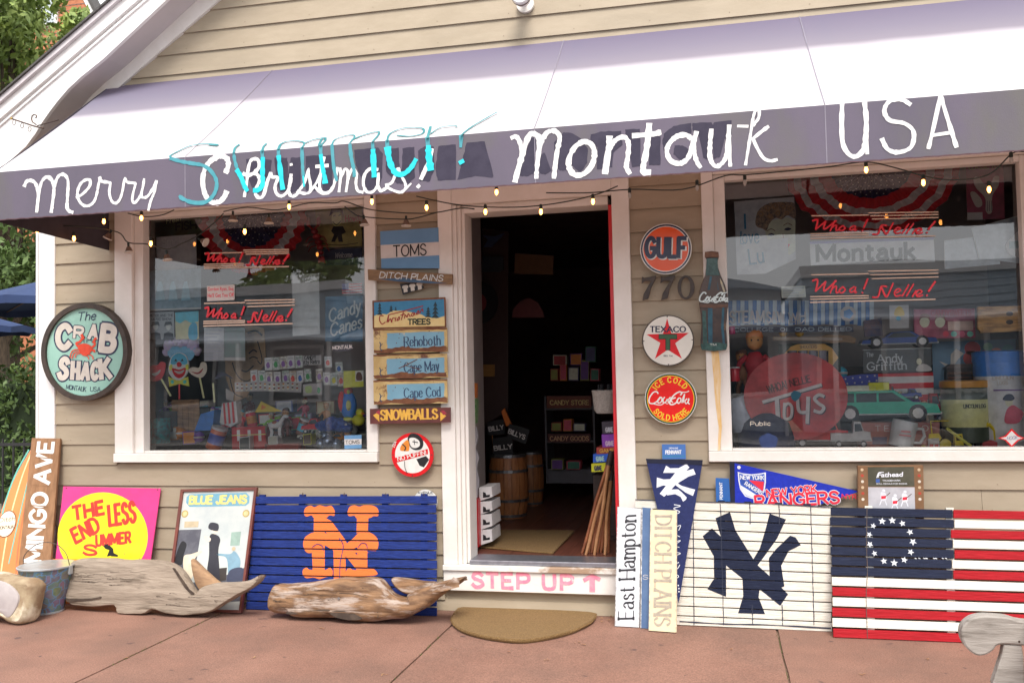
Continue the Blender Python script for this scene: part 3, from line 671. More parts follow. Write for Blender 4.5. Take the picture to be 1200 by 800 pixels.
# Summer! in turquoise: thin on the canopy's edge, thick on the valance
TOPR = lambda c, pts, w=1.4: None
bs(z1, [(62, 335), (130, 355), (210, 370), (290, 385), (350, 430), (385, 500), (370, 580), (310, 640), (220, 645), (150, 620), (125, 600)], 4.0, TQD, .0022)
bs(z1, [(505, 300), (515, 360), (540, 440), (580, 540)], 3.9, TQD, .0022); bs(z1, [(530, 420), (560, 470), (585, 535), (600, 560)], 4.6, TQ, .0030)
bs(z1, [(705, 285), (708, 340)], 4.0, TQD, .0022); bs(z1, [(710, 335), (708, 440), (708, 520), (680, 555), (650, 560)], 5.2, TQ, .0030)
bs(z1, [(820, 275), (820, 330)], 3.8, TQD, .0022); bs(z1, [(822, 325), (835, 430), (850, 545)], 5.4, TQ, .0030)
bs(z1, [(985, 265), (990, 400), (995, 450)], 3.6, TQD, .0022); bs(z1, [(985, 320), (995, 470), (1000, 530)], 2.2, TQ, .0030)
bs(z1, [(1115, 250), (1118, 310)], 3.8, TQD, .0022); bs(z1, [(1118, 315), (1130, 400), (1145, 470), (1148, 500)], 5.0, TQ, .0030)
bs(z2, [(105, 275), (115, 400), (135, 500)], 3.6, TQD, .0022)
bs(z2, [(220, 270), (228, 350), (245, 430), (248, 470)], 4.2, TQD, .0022)
bs(z2, [(365, 262), (367, 310)], 4.6, TQD, .0022); bs(z2, [(368, 310), (372, 400), (376, 470)], 6.4, TQ, .0030)
bs(z2, [(458, 250), (460, 300)], 4.4, TQD, .0022); bs(z2, [(462, 300), (475, 380), (510, 450), (560, 460), (610, 420), (640, 370)], 6.0, TQ, .0030, t=(1.2, .8))
bs(z2, [(715, 232), (718, 285)], 5.2, TQD, .0022); bs(z2, [(722, 285), (725, 350), (735, 425)], 7.0, TQ, .0030, t=(.9, 1.2))
bs(z2, [(930, 220), (928, 285)], 4.0, TQD, .0022, t=(1.2, .8)); bs(z2, [(932, 380), (934, 384)], 6.0, TQ, .0030)
# the tops of those strokes run onto the canopy itself
AWS = Thing('x', None, None, V(AX0, AY, AZ1), V(1, 0, 0), (V(0, 0-AY, AZW-AZ1)).normalized())
def cs(conv, pts, w, m=TQL): AWS.stroke('a', m, [conv(*p) for p in pts], w*.95+.7, .0035, rough=.3)
cs(z1, [(62, 330), (60, 318), (110, 290), (200, 250), (300, 236), (390, 242)], 1.6); cs(z1, [(340, 240), (392, 244)], 3.2)
cs(z1, [(505, 298), (515, 265), (545, 240)], 2.0); cs(z1, [(705, 285), (715, 255), (735, 235)], 1.8); cs(z1, [(820, 272), (835, 240), (870, 222)], 2.2); cs(z1, [(870, 222), (940, 215), (1000, 230), (985, 262)], 1.3)
cs(z1, [(1000, 235), (1060, 210), (1140, 195), (1150, 210), (1115, 250)], 1.5)
cs(z2, [(20, 280), (40, 240), (65, 235)], 1.8); cs(z2, [(105, 272), (130, 238), (220, 212), (250, 222), (220, 262)], 1.3); cs(z2, [(230, 245), (300, 215), (390, 192), (405, 205), (365, 255)], 1.7)
cs(z2, [(458, 248), (475, 205), (550, 172), (640, 165), (690, 175), (680, 205), (600, 222), (520, 215)], 1.6); cs(z2, [(715, 230), (735, 160)], 2.6); cs(z2, [(735, 205), (800, 165), (880, 155), (905, 160)], 1.2); cs(z2, [(930, 215), (1000, 160), (1160, 68)], 1.6)
mb = AWS.m('a', TQL); M_ = aw.root.matrix_world.inverted() @ AWS.root.matrix_world
mb.xf(M_).build('painted_lettering', TQL, aw.root, fix=False); bpy.data.objects.remove(AWS.root)
aw.done()
# Montauk
bs(z3, [(65, 345), (95, 335), (120, 360), (140, 420), (145, 500)], 5.2, t=(1, 1)); bs(z3, [(92, 680), (115, 590), (150, 470), (185, 360), (215, 315), (255, 320), (285, 350)], 6.2)
bs(z3, [(285, 345), (275, 460), (262, 580), (258, 655)], 6.0, t=(1.1, .8)); bs(z3, [(275, 460), (300, 370), (340, 305), (390, 290), (425, 310), (440, 350), (420, 450), (405, 560), (395, 655)], 5.4)
bs(z3, [(615, 380), (560, 415), (515, 500), (515, 580), (560, 635), (630, 625), (690, 560), (712, 470), (690, 400), (640, 375), (600, 382)], 6.0)
bs(z3, [(828, 345), (820, 440), (805, 540), (795, 615)], 6.8); bs(z3, [(815, 470), (850, 390), (905, 345), (955, 345), (978, 400), (970, 500), (960, 570), (985, 620)], 5.6)
bs(z4, [(72, 310), (62, 420), (45, 540), (25, 640), (35, 680), (70, 685)], 7.0); bs(z4, [(-50, 395), (20, 390), (90, 385), (155, 370)], 6.0)
bs(z4, [(395, 415), (360, 390), (290, 400), (230, 455), (210, 520), (240, 590), (310, 612), (370, 575), (405, 490), (425, 410)], 6.0)
bs(z4, [(440, 370), (425, 450), (425, 530), (445, 600), (472, 640)], 4.8); bs(z4, [(557, 350), (548, 450), (545, 550), (565, 610), (600, 635), (650, 600), (680, 530), (690, 420), (697, 320)], 5.2); bs(z4, [(697, 400), (700, 540), (705, 630)], 4.2)
bs(z4, [(825, 620), (845, 500), (865, 370), (885, 250), (905, 195), (930, 200), (925, 260), (885, 310)], 3.6); bs(z4, [(765, 320), (840, 322)], 3.8); bs(z4, [(1000, 325), (940, 370), (880, 420)], 4.2); bs(z4, [(880, 415), (920, 500), (965, 570), (1020, 592), (1068, 582)], 4.0)
aw.done()
# USA
bs(z6, [(347, 490), (345, 580), (350, 670), (375, 720), (410, 735), (445, 705), (458, 640), (460, 560), (453, 488)], 5.6); bs(z6, [(458, 600), (465, 720)], 4.0)
bs(z6, [(665, 490), (625, 468), (570, 475), (545, 520), (570, 565), (640, 580), (682, 620), (670, 690), (610, 715), (560, 700), (535, 655)], 5.2)
bs(z6, [(752, 695), (775, 600), (808, 450)], 5.0); bs(z6, [(808, 450), (845, 570), (882, 688)], 5.2); bs(z6, [(775, 635), (860, 622)], 4.2)
aw.done()
# ================================================================== signs on the wall
def ZC(x0, y0, s): return lambda *p: (x0+p[0]/s, y0+p[1]/s)
def CV(c, pts): return [c(*p) for p in pts]
WHITE = mat('enamel_white', (.78, .77, .73), rough=.25, scale=12, c3=(.6, .55, .48), s3=9, lo3=.68, hi3=.76)
CREAM = mat('cream_print', (.72, .66, .5), rough=.5, scale=12)
NAVY = mat('navy_enamel', (.016, .016, .055), rough=.25, scale=12)
ORANGE = mat('orange_enamel', (.80, .10, .015), (.72, .085, .01), rough=.22, scale=4)
REDE = mat('red_enamel', (.66, .012, .018), (.58, .01, .015), rough=.22, scale=5)
YEL = mat('yellow_enamel', (.85, .56, .04), rough=.25, scale=8)
BRN = mat('sign_edge_brown', (.04, .028, .022), (.07, .045, .03), rough=.5, scale=30)
def roundsign(name, label, px, py, rx, Y=-.05, edge=BRN, th=.014, ey=None, ry=None, group=None, dome=0):
    c = W(px, py, Y); t = Thing(name, label, 'sign', c, group=group)
    r = (W(px+rx, py, Y)-W(px-rx, py, Y)).length/2; t.r = r; t.ry = r if ry is None else (W(px, py-ry, Y)-W(px, py+ry, Y)).length/2
    return t
def arctext(t, part, m, txt, r, a0, a1, h, z, kind='s', w=.2, inward=False, nib=None, bold=.02):
    """letters on a circle, a0..a1 degrees (90 = top), each letter upright to the arc"""
    n = len(txt)
    ws = [(GL[c][0] if c in GL else .4)+.25 if c != ' ' else .4 for c in txt]; tot = sum(ws); acc = 0
    for c, w_ in zip(txt, ws):
        a = math.radians(a0+(a1-a0)*(acc+w_/2)/tot); acc += w_
        if c == ' ': continue
        ct = Vector((math.cos(a), math.sin(a)))*r
        ux = Vector((math.sin(a), -math.cos(a))); uy = Vector((math.cos(a), math.sin(a)))
        if inward: ux, uy = -ux, -uy
        st, wd_ = strokes(c)
        for k, (P, _) in enumerate(st):
            Q = [ct+ux*((x-wd_/2)*h*.85)+uy*((y-.5)*h) for x, y in P]
            t.m(part, m).ribbon(Q, w*h, z+.0002*k, th=.0001)
def rivets(t, r, n=4, z=.012, a0=45):
    b = t.m('rivet', STEEL)
    for k in range(n): a = math.radians(a0+360*k/n); b.disc(r*math.cos(a), r*math.sin(a), .0035, z, z+.002, 8)
# --- orange gasoline sign
t = roundsign('gasoline_sign', 'round orange enamel sign with navy block letters, above the house number', 780.3, 292, 30.2); r = t.r
t.m('disc', WHITE).disc(0, 0, r, 0, .012, 56); t.m('ring', NAVY).disc(0, 0, r*.965, .0121, .013, 56, hole=.945); t.m('face', ORANGE).disc(0, 0, r*.87, .0121, .0132, 56)
t.m('ring', NAVY).disc(0, 0, r*.965, .0121, .0128, 56, hole=.905/.965*1.0)
c = ZC(720, 220, 5)
t.text('lettering_shadow', WHITE, 'GULF', c(190, 411), c(421, 413), 21.5, .0136, bold=.055, kind='s', w=.24, sgap=.3)
t.text('lettering', NAVY, 'GULF', c(186, 405), c(412, 407), 21.5, .0148, kind='s', w=.23, sgap=.3)
rivets(t, r*.93, 4, .0125, 0); t.done(bevel={'disc': .002})
# --- round star sign
c = ZC(720, 350, 4.444)
t = roundsign('star_sign', 'round white enamel sign with a red star, below the house number', 782.8, 399, 30.4); r = t.r
t.m('disc', BRN).disc(0, 0, r, 0, .012, 56); t.m('face', mat('aged_enamel', (.74, .71, .64), rough=.25, scale=3, c3=(.6, .52, .40), s3=6, lo3=.58, hi3=.72)).disc(0, 0, r*.955, .0121, .0128, 56)
star = [c(275, 103), c(297, 180), c(388, 178), c(317, 232), c(352, 312), c(278, 265), c(212, 312), c(240, 230), c(168, 186), c(254, 183)]
t.poly('star', REDE, star, .0129, .0135)
GRNE = mat('green_enamel', (.03, .10, .04), rough=.3)
t.poly('letter_edge', flat('#1c1a10'), CV(c, [(231, 184), (327, 184), (327, 212), (292, 211), (292, 268), (266, 268), (266, 211), (231, 212)]), .0136, .0139)
t.poly('letter', GRNE, CV(c, [(234, 188), (324, 188), (324, 208), (288, 207), (288, 264), (270, 264), (270, 207), (234, 208)]), .01395, .0143)
t.text('lettering', NAVY, 'TEXACO', c(187, 173), c(370, 173), 6.3, .0137, kind='s', w=.22, nib=(.25, .16))
t.text('small_print', NAVY, 'REG. T.M.', c(258, 301), c(304, 301), 1.6, .0134, kind='s', w=.2)
rivets(t, r*.93, 4, .0125, 0); t.done()
# --- red round drink sign
t = roundsign('drinks_sign', 'round red and yellow enamel drinks sign with white script, lowest on the narrow wall', 786, 467, 30.3); r = t.r
t.m('disc', WHITE).disc(0, 0, r, 0, .012, 56); t.m('ring', mat('dark_green_enamel', (.02, .06, .03), rough=.3)).disc(0, 0, r*.975, .0121, .0126, 56, hole=.92)
t.m('band', YEL).disc(0, 0, r*.915, .0121, .0127, 56); t.m('face', mat('bright_red_enamel', (.80, .015, .012), rough=.2, scale=5)).disc(0, 0, r*.885, .0128, .0133, 56)
arctext(t, 'lettering', YEL, 'ICE COLD', r*.74, 148, 32, r*.20, .0136, w=.22); arctext(t, 'lettering', YEL, 'SOLD HERE', r*.74, 214, 326, r*.20, .0136, w=.22, inward=True)
def colascript(t, c, m, w, z, part='script'):
    st = lambda p, ww=1, tp=(1, 1): t.stroke(part, m, [c(*q) for q in p], w*ww, z, taper=tp)
    st([(228, 492), (222, 484), (205, 486), (185, 512), (182, 538), (200, 545), (222, 534), (240, 515)], 1.1)
    st([(238, 512), (226, 530), (232, 542), (246, 534), (248, 515), (238, 512)]); st([(262, 512), (254, 524), (256, 540), (268, 536), (276, 522)])
    st([(292, 512), (280, 528), (286, 540), (298, 525), (300, 512), (296, 530), (304, 538)]); st([(303, 520), (318, 514)], 1.1)
    st([(345, 500), (352, 490), (338, 484), (312, 500), (290, 530), (292, 548), (310, 548), (330, 534)], 1.2); st([(338, 484), (370, 486), (388, 480)], .8)
    st([(336, 516), (326, 532), (334, 543), (346, 533), (346, 518), (336, 516)]); st([(352, 540), (358, 515), (366, 496), (362, 520), (360, 538)]); st([(378, 520), (368, 532), (374, 545), (386, 532), (388, 518), (384, 540), (391, 546)])
    st([(200, 545), (240, 552), (262, 541), (276, 546), (284, 541)], .9, (1, .4))
colascript(t, c, WHITE, 1.35, .0138); rivets(t, r*.95, 4, .0125, 0); t.done()
# --- no puffin
c = ZC(400, 380, 4)
t = roundsign('bird_sign', 'round red bordered sign with a puffin behind a slogan bar, left of the doorway', 484, 532.5, 24.4, ry=25.6); r = t.r
t.m('disc', REDE).disc(0, 0, r, 0, .012, 56); t.m('face', WHITE).disc(0, 0, r*.83, .0121, .0128, 56)
BK = flat('#16151a')
t.poly('bird', BK, CV(c, [(330, 510), (360, 514), (382, 535), (388, 560), (378, 582), (352, 588), (330, 578), (318, 555), (315, 530)]), .0129, .0133, smooth=True)
t.poly('bird', BK, CV(c, [(355, 630), (400, 615), (415, 632), (390, 668), (370, 660)]), .0129, .0133)
t.poly('cheek', WHITE, CV(c, [(322, 535), (345, 530), (368, 545), (370, 568), (350, 578), (330, 570)]), .01335, .0137, smooth=True)
t.poly('beak', mat('beak_orange', (.75, .25, .03), rough=.4), CV(c, [(312, 540), (322, 560), (320, 590), (300, 592), (280, 588), (285, 565)]), .0129, .0134, smooth=True)
t.stroke('bird', BK, [c(290, 560), c(305, 575), c(300, 590)], 1.2, .0138); t.stroke('bird', BK, [c(338, 548), c(362, 552)], 1.0, .0140, smooth=False); t.stroke('bird', BK, [c(345, 540), c(347, 562)], .8, .0142, smooth=False)
t.stroke('bird', BK, [c(300, 640), c(302, 670), c(312, 695)], .7, .0132)
t.poly('slogan_bar', REDE, CV(c, [(248, 626), (408, 582), (410, 606), (252, 648)]), .0142, .0147)
t.text('lettering', WHITE, 'NO PUFFIN!', c(270, 638), c(402, 606), 4.6, .015, kind='s', w=.18)
t.text('small_lettering', WHITE, 'ZZA', c(252, 576), c(262, 550), 3, .0125, kind='s', w=.18)
rivets(t, r*.93, 4, .0125, 90); t.done()
# --- small white disc behind the blue board
t = roundsign('white_disc_sign', 'white round plate half hidden behind the top corner of the blue slatted board', 499, 588, 14, Y=-.02); t.m('disc', WHITE).disc(0, 0, t.r, 0, .006, 40); t.m('lettering', BK)
t.text('lettering', BK, 'AVENUE', (490, 578), (508, 578), 2.5, .0063, kind='s', w=.18); t.done()
# --- house number
NUM = mat('numeral_iron', (.045, .035, .032), (.07, .05, .04), rough=.45, metal=.4, scale=30)
c = ZC(720, 220, 5)
def numeral(label, outline, hole=None, px=0):
    o = c(px, 590); t = Thing('house_number', label, 'numeral', W(*o, -.03), group='house number numerals')
    t.poly('numeral_body', NUM, CV(c, outline), 0, .014, holes=[CV(c, hole)] if hole else ()); t.done(bevel={'numeral_body': .001})
numeral('iron numeral seven at the left end of the house number, under the orange sign', [(162, 522), (175, 530), (215, 522), (245, 516), (246, 525), (215, 590), (200, 650), (165, 662), (172, 625), (205, 565), (215, 548), (180, 548), (160, 562)], px=200)
numeral('second iron numeral seven of the house number, between the other two numerals', [(275, 520), (288, 527), (325, 519), (356, 514), (357, 523), (325, 590), (312, 648), (275, 660), (284, 620), (318, 562), (328, 546), (292, 546), (270, 560)], px=315)
el = lambda x, y, a, b, n=28: [(x+a*math.cos(2*math.pi*i/n), y+b*math.sin(2*math.pi*i/n)) for i in range(n)]
numeral('thinner iron numeral zero at the right end of the house number', el(420, 585, 50, 70), el(418, 585, 27, 58), px=420)
# --- tin bottle sign
c = ZC(720, 220, 5)
t = wallthing('bottle_sign', 'embossed tin sign shaped as a dark soda bottle, nailed to the right window casing', 'sign', 838, 350, -.05)
BT = mat('bottle_dark_print', (.03, .02, .02), (.07, .04, .03), rough=.25, scale=9, c3=(.20, .12, .06), s3=11, lo3=.62, hi3=.7)
TEAL = mat('bottle_teal_print', (.02, .10, .15), (.012, .05, .08), rough=.25, scale=20); TEALD = mat('bottle_green_print', (.016, .05, .045), (.04, .10, .09), rough=.25, scale=30)
GOLD = mat('bottle_highlight_print', (.5, .42, .25), (.3, .3, .25), rough=.3, scale=30)
Lp = [(530, 380), (532, 410), (540, 420), (537, 470), (532, 515), (512, 560), (498, 610), (497, 680), (506, 740), (512, 800), (508, 850), (505, 900)]
Lp += [(505, 925), (512, 950)]; Rp = [(655, 950), (662, 925), (660, 880), (655, 820), (660, 740), (668, 680), (662, 620), (648, 570), (625, 520), (608, 470), (605, 430), (612, 410), (610, 380)]
prof = [c(*p) for p in Lp]+[c(585, 958)]+[c(*p) for p in Rp]+[c(570, 374)]
Q = t.P(prof); ctr = sum(Q, Vector((0, 0)))/len(Q); axx = t.L(*c(582, 600)).x
b = t.m('bottle', BT); b.prism(Q, 0, .010)
# embossed swelling: rings of the outline drawn towards the axis
k0 = len(b.v)
t.poly('cap', mat('cork_cap', (.20, .10, .05), (.12, .05, .03), rough=.5, scale=30), CV(c, [(530, 380), (570, 374), (610, 380), (613, 408), (530, 412)]), .010, .024)
t.poly('neck_print', TEALD, CV(c, [(540, 415), (606, 413), (606, 470), (618, 515), (535, 515), (538, 470)]), .0101, .014)
for pts, m_, z in (([(560, 520), (572, 520), (560, 600), (545, 600)], TEAL, .0125), ([(548, 700), (575, 700), (575, 940), (552, 930), (548, 800)], TEAL, .0125), ([(515, 720), (535, 720), (545, 920), (520, 910)], TEALD, .012),
                   ([(632, 690), (645, 690), (640, 820), (650, 940), (636, 930), (625, 820)], TEAL, .0125), ([(618, 530), (632, 555), (650, 610), (640, 612), (622, 560)], GOLD, .0128), ([(602, 545), (612, 600), (606, 602)], TEAL, .013), ([(582, 560), (590, 555), (592, 600), (584, 600)], BT, .013)):
    t.poly('reflection_print', m_, CV(c, pts), .0101, z)
t.poly('shoulder_band', mat('rust_band', (.14, .07, .045), (.09, .05, .035), rough=.6, scale=30), CV(c, [(499, 682), (668, 682), (664, 700), (590, 706), (502, 700)]), .0131, .0142)
t.poly('base_print', TEALD, CV(c, [(506, 915), (600, 905), (660, 915), (655, 948), (585, 957), (512, 949)]), .0131, .0142)
cc = lambda x, y: c(500+(x-182)*.79, 655+(y-530)*.86)
colascript(t, cc, mat('white_print', (.62, .72, .72), rough=.4), 1.5, .0150); t.text('lettering', flat('#d0d4cc'), 'TM', c(560, 925), c(596, 925), 2.2, .0150, kind='s', w=.2)
t.done(bevel={'bottle': .004})
# rust run below it
ru = Thing('x', None, None, W(838, 410, -.0358)); RUST = mat('rust_stain', (.70, .42, .13), (.78, .66, .48), rough=.7, scale=14, st=(3, 1, .5), lo=.35, hi=.65)
ru.poly('a', RUST, [(833, 409), (842, 409), (845, 440), (844, 470), (846, 500), (844, 527), (841, 528), (842, 500), (838, 470), (836, 440)], 0, .0005)
mb = ru.m('a', RUST); mb.v = [tuple(ru.root.matrix_world @ Vector(p)) for p in mb.v]; S.b(mb, 'rust_stain', RUST); bpy.data.objects.remove(ru.root)
# --- crab sign
c = ZC(40, 340, 5.714)
t = Thing('oval_sign', 'oval mint green painted sign with a red crab, left corner of the wall', 'sign', W(*c(347, 412), -.06))
o = c(347, 412); rr = (W(o[0]+50.5, o[1], -.06)-W(o[0]-50.5, o[1], -.06)).length/2; ry = (W(o[0], o[1]-57, -.06)-W(o[0], o[1]+57, -.06)).length/2
t.m('rim', mat('dark_wood_rim', (.06, .04, .03), (.035, .025, .02), rough=.6, scale=20, bump=.2)).disc(0, 0, rr, -.03, .022, 64, ry=ry, hole=.90)
MINT = mat('mint_paint', (.33, .56, .47), (.28, .5, .42), rough=.6, scale=4, c3=(.24, .42, .36), s3=6, bump=.05)
t.m('face', MINT).disc(0, 0, rr*.905, -.03, .004, 64, ry=ry*.905)
BL = flat('#27304f'); OW = mat('offwhite_letter', (.66, .6, .53), rough=.6, scale=12)
t.text('script_lettering', BL, 'The', c(292, 205), c(412, 198), 9.5, .0052, kind='s', w=.13, shear=.25, rough=.3)
def chunky(t, s, boxes, base='lettering', wd=.30):
    for ch, (x0, y0, x1, y1, h) in zip(s, boxes):
        t.text(base+'_outline', BL, ch, c(x0, y0), c(x1, y1), h, .0046, kind='s', w=.46); t.text(base, OW, ch, c(x0, y0), c(x1, y1), h, .0062, kind='s', w=wd)
chunky(t, 'CRAB', [(158, 380, 238, 385, 25), (272, 315, 330, 320, 12), (372, 320, 420, 325, 15), (452, 395, 530, 405, 27)])
chunky(t, 'SHACK', [(168, 580, 216, 590, 22), (258, 590, 298, 592, 19), (322, 592, 366, 596, 18), (390, 590, 425, 592, 18), (455, 588, 515, 580, 21)])
CR = flat('#e0482a')
t.poly('crab', CR, CV(c, [(298, 375), (320, 360), (355, 358), (390, 378), (385, 415), (350, 440), (320, 425)]), .008, .0095, smooth=True)
for p, w in (([(300, 375), (288, 355), (312, 345), (335, 310)], 2.4), ([(325, 300), (335, 325)], 3), ([(390, 385), (412, 365), (408, 335), (420, 322)], 2.4), ([(420, 322), (400, 350)], 2), ([(385, 400), (408, 402), (410, 412)], 2.2), ([(310, 395), (265, 405), (248, 440), (252, 450)], 1.2), ([(315, 410), (275, 420), (262, 455)], 1.2), ([(320, 420), (290, 430), (282, 450)], 1.1), ([(370, 428), (395, 440), (402, 462)], 1.2), ([(355, 436), (370, 450), (372, 462)], 1.1)):
    t.stroke('crab', CR, CV(c, p), w, .0088)
t.text('small_lettering', BL, 'in', c(338, 352), c(395, 350), 5, .0098, kind='s', w=.16)
t.text('town_lettering', BL, 'MONTAUK', c(218, 660), c(350, 678), 5.2, .0052, kind='s', w=.13, rough=.4); t.text('town_lettering', BL, 'USA', c(380, 676), c(448, 678), 5.2, .0052, kind='s', w=.13)
t.done(bevel={'rim': .006})
# --- column of signs between window and door
def rectsign(name, label, pts, Y, m, th=.008, part='board', group=None, cat='sign', rot=True, bevel=.0015):
    """pts: tl, tr, br, bl in pixels"""
    A, B, D = W(*pts[3], Y), W(*pts[2], Y), W(*pts[0], Y)
    t = Thing(name, label, cat, A, (B-A).normalized(), (D-A), group=group); t.q = pts
    t.poly(part, m, pts, 0, th); return t
c = ZC(400, 220, 4.444)
SKY = mat('sky_blue_paint', (.14, .30, .52), (.12, .27, .47), rough=.45, scale=5); SW = mat('sign_white', (.66, .62, .6), rough=.5, scale=8)
t = rectsign('blue_striped_sign', 'pale blue metal sign with a white stripe and black capitals, topmost beside the left window', CV(c, [(204, 228), (507, 208), (513, 420), (211, 421)]), -.03, SKY)
t.poly('stripe', SW, CV(c, [(207, 300), (510, 283), (512, 352), (209, 370)]), .0081, .0086); t.text('lettering', BLK, 'TOMS', c(275, 360), c(444, 350), 12.6, .009, kind='s', w=.125); t.done()
PLNK = mat('weathered_plank', (.26, .16, .085), (.18, .11, .06), rough=.8, scale=6, st=(2, 10, 10), bump=.4, c3=(.10, .14, .2), s3=5, lo3=.6, hi3=.7)
t = rectsign('plank_sign', 'tilted driftwood plank lettered in pale blue paint, hung below the striped sign', CV(c, [(143, 426), (584, 452), (580, 506), (146, 482)]), -.06, PLNK, th=.02, part='plank')
t.poly('blue_wash', flat('#3c5a78'), CV(c, [(205, 478), (330, 470), (560, 500), (470, 500), (300, 490)]), .0201, .0203)
t.text('lettering', mat('pale_brush', (.62, .66, .66), rough=.6), 'DITCH PLAINS', c(205, 470), c(532, 488), 6.6, .0206, kind='s', w=.17, shear=.15, rough=.4); t.done(bevel={'plank': .002})
t = rectsign('shirt_sign', 'small dark tilted sign with three white shirts, under the driftwood plank', CV(c, [(306, 500), (412, 492), (432, 520), (322, 558)]), -.035, flat('#1d1a22'), th=.006)
for k in range(3):
    x = 318+k*37; y = 512-k*7
    t.poly('shirt_print', OW, CV(c, [(x, y+2), (x+8, y-3), (x+24, y-5), (x+33, y-1), (x+31, y+12), (x+27, y+10), (x+29, y+30), (x+10, y+34), (x+7, y+12), (x+2, y+14)]), .0061, .0066)
t.done()
RS = mat('rusty_cream_paint', (.62, .46, .20), (.5, .34, .13), rough=.6, scale=10, c3=(.16, .06, .03), s3=9, lo3=.58, hi3=.64)
RUSTB = mat('rust_edge', (.14, .05, .025), (.22, .09, .04), rough=.8, scale=30, bump=.3)
t = rectsign('tree_sign', 'metal sign of snowy firs with red script, top of the rusty sign column', CV(c, [(164, 588), (543, 570), (547, 727), (166, 735)]), -.06, RUSTB)
t.poly('sky_print', mat('print_blue', (.02, .17, .33), (.03, .2, .37), rough=.4), CV(c, [(172, 597), (537, 580), (540, 690), (174, 690)]), .0081, .0085)
t.poly('snow_print', mat('print_snow', (.72, .57, .26), (.68, .5, .2), rough=.5), CV(c, [(174, 668), (200, 655), (240, 660), (270, 640), (330, 640), (420, 660), (440, 672), (500, 680), (539, 668), (541, 720), (174, 728)]), .0086, .009)
def fir(x, y, w, h, k=4):
    for i in range(k):
        yy = y-h+h*i/k; ww = w*(.35+.65*(i+1)/k)/2
        t.poly('fir_print', flat('#12303a'), CV(c, [(x, yy), (x+ww, yy+h/k*1.15), (x-ww, yy+h/k*1.15)]), .0091+.0001*i, .0096+.0001*i)
fir(203, 660, 30, 62); fir(262, 645, 26, 32); fir(455, 672, 34, 52); fir(492, 675, 42, 82); fir(286, 640, 14, 20)
SC_R = flat('#9c2420')
for p in ([(222, 668), (205, 668), (203, 690), (215, 710), (232, 700)], [(240, 700), (250, 662), (246, 700), (258, 682), (264, 700)], [(266, 700), (270, 680), (282, 680)], [(284, 694), (288, 676)], [(292, 692), (304, 672), (306, 684), (296, 692)], [(316, 688), (326, 648)], [(312, 664), (332, 658)], [(332, 680), (336, 662), (346, 674), (352, 656), (362, 672)], [(376, 650), (366, 664), (376, 668), (382, 650), (386, 664)], [(392, 660), (404, 640), (406, 654), (396, 660)], [(412, 652), (424, 630), (428, 646)], [(250, 662), (330, 642), (428, 616)]):
    t.stroke('script_lettering', SC_R, CV(c, p), 1.1, .0100)
t.text('lettering', flat('#22301c'), 'TREES', c(350, 712), c(465, 710), 6.0, .0098, kind='s', w=.26, serif=.1); t.done()
c = ZC(400, 380, 4)
SGB = mat('faded_sign_blue', (.20, .40, .52), (.17, .36, .48), rough=.55, scale=10, c3=(.55, .48, .3), s3=14, lo3=.6, hi3=.66); SGN = mat('sign_navy_letter', (.03, .06, .13), rough=.6)
for i, (nm, y0, lb) in enumerate((('Rehoboth', 22, 'rusty cream and blue town sign, uppermost of the three with a small figure'), ('Cape May', 142, 'rusty cream and blue town sign, middle one of three, beside the left window'), ('Cape Cod', 262, 'rusty cream and blue town sign, lowest of three, above the maroon sign'))):
    q = CV(c, [(152, y0), (497, y0-6), (500, y0+106), (155, y0+114)])
    t = rectsign('town_sign', lb, q, -.058-.004*i, RS, group='rusty town signs'); 
    t.poly('blue_field', SGB, rag(CV(c, [(216, y0+20), (484, y0+12), (486, y0+84), (218, y0+92)]), .6), .0081, .0086)
    t.poly('rust_patch', RUSTB, rag(CV(c, [(156, y0+98), (300, y0+82), (360, y0+88), (497, y0+80), (498, y0+103), (156, y0+111)]), 1.2, 9), .0088, .0091)
    t.poly('rust_patch', RUSTB, rag(CV(c, [(153, y0+1), (496, y0-5), (496, y0+2), (300, y0+5), (154, y0+8)]), .5, 9), .0088, .0090)
    t.text('lettering', SGN, nm, c(298, y0+82), c(466 if i != 1 else 460, y0+74), 11, .0094, kind='s', w=.1, nib=(.13, .05), serif=.08)
    t.stroke('figure_print', SGN, CV(c, [(182, y0+62), (188, y0+75), (184, y0+88), (192, y0+100)]), 1, .0089); t.stroke('figure_print', SGN, CV(c, [(184, y0+78), (196, y0+70)]), .7, .0090, smooth=False)
    if i == 1: t.stroke('scratch', flat('#6a3a1c'), CV(c, [(272, y0+64), (320, y0+42), (358, y0+22)]), .9, .0098); t.stroke('scratch', flat('#6a3a1c'), CV(c, [(300, y0+50), (370, y0+68)]), .7, .0099)
    for k in range(16):
        x, y = 160+rnd.random()*330, y0+6+rnd.random()*92; a = t.L(*c(x, y)); t.m('rust_spot', RUSTB).disc(a.x, a.y, rnd.uniform(.0012, .0035), .0092, .0095, 6)
    t.done()
MAR = mat('maroon_paint', (.13, .03, .025), (.09, .02, .02), rough=.5, scale=10)
t = rectsign('treat_sign', 'maroon sign with yellow capitals and ice cones, lowest of the sign column', CV(c, [(137, 395), (514, 388), (514, 458), (138, 466)]), -.07, MAR, th=.012)
t.text('lettering', mat('yellow_letter', (.75, .42, .06), rough=.5), 'SNOWBALLS', c(190, 446), c(453, 440), 11, .0125, kind='s', w=.25, nib=(.26, .15))
for p, q in (([(152, 425), (180, 408), (182, 456)], [(165, 412), (180, 400), (186, 412), (182, 424)]), ([(495, 428), (466, 410), (468, 452)], [(470, 404), (484, 402), (498, 418), (480, 424)])):
    t.poly('cone_print', MATS['yellow_letter'], CV(c, p), .0121, .0126); t.poly('ice_print', flat('#a33040'), CV(c, q), .0127, .013)
t.done()
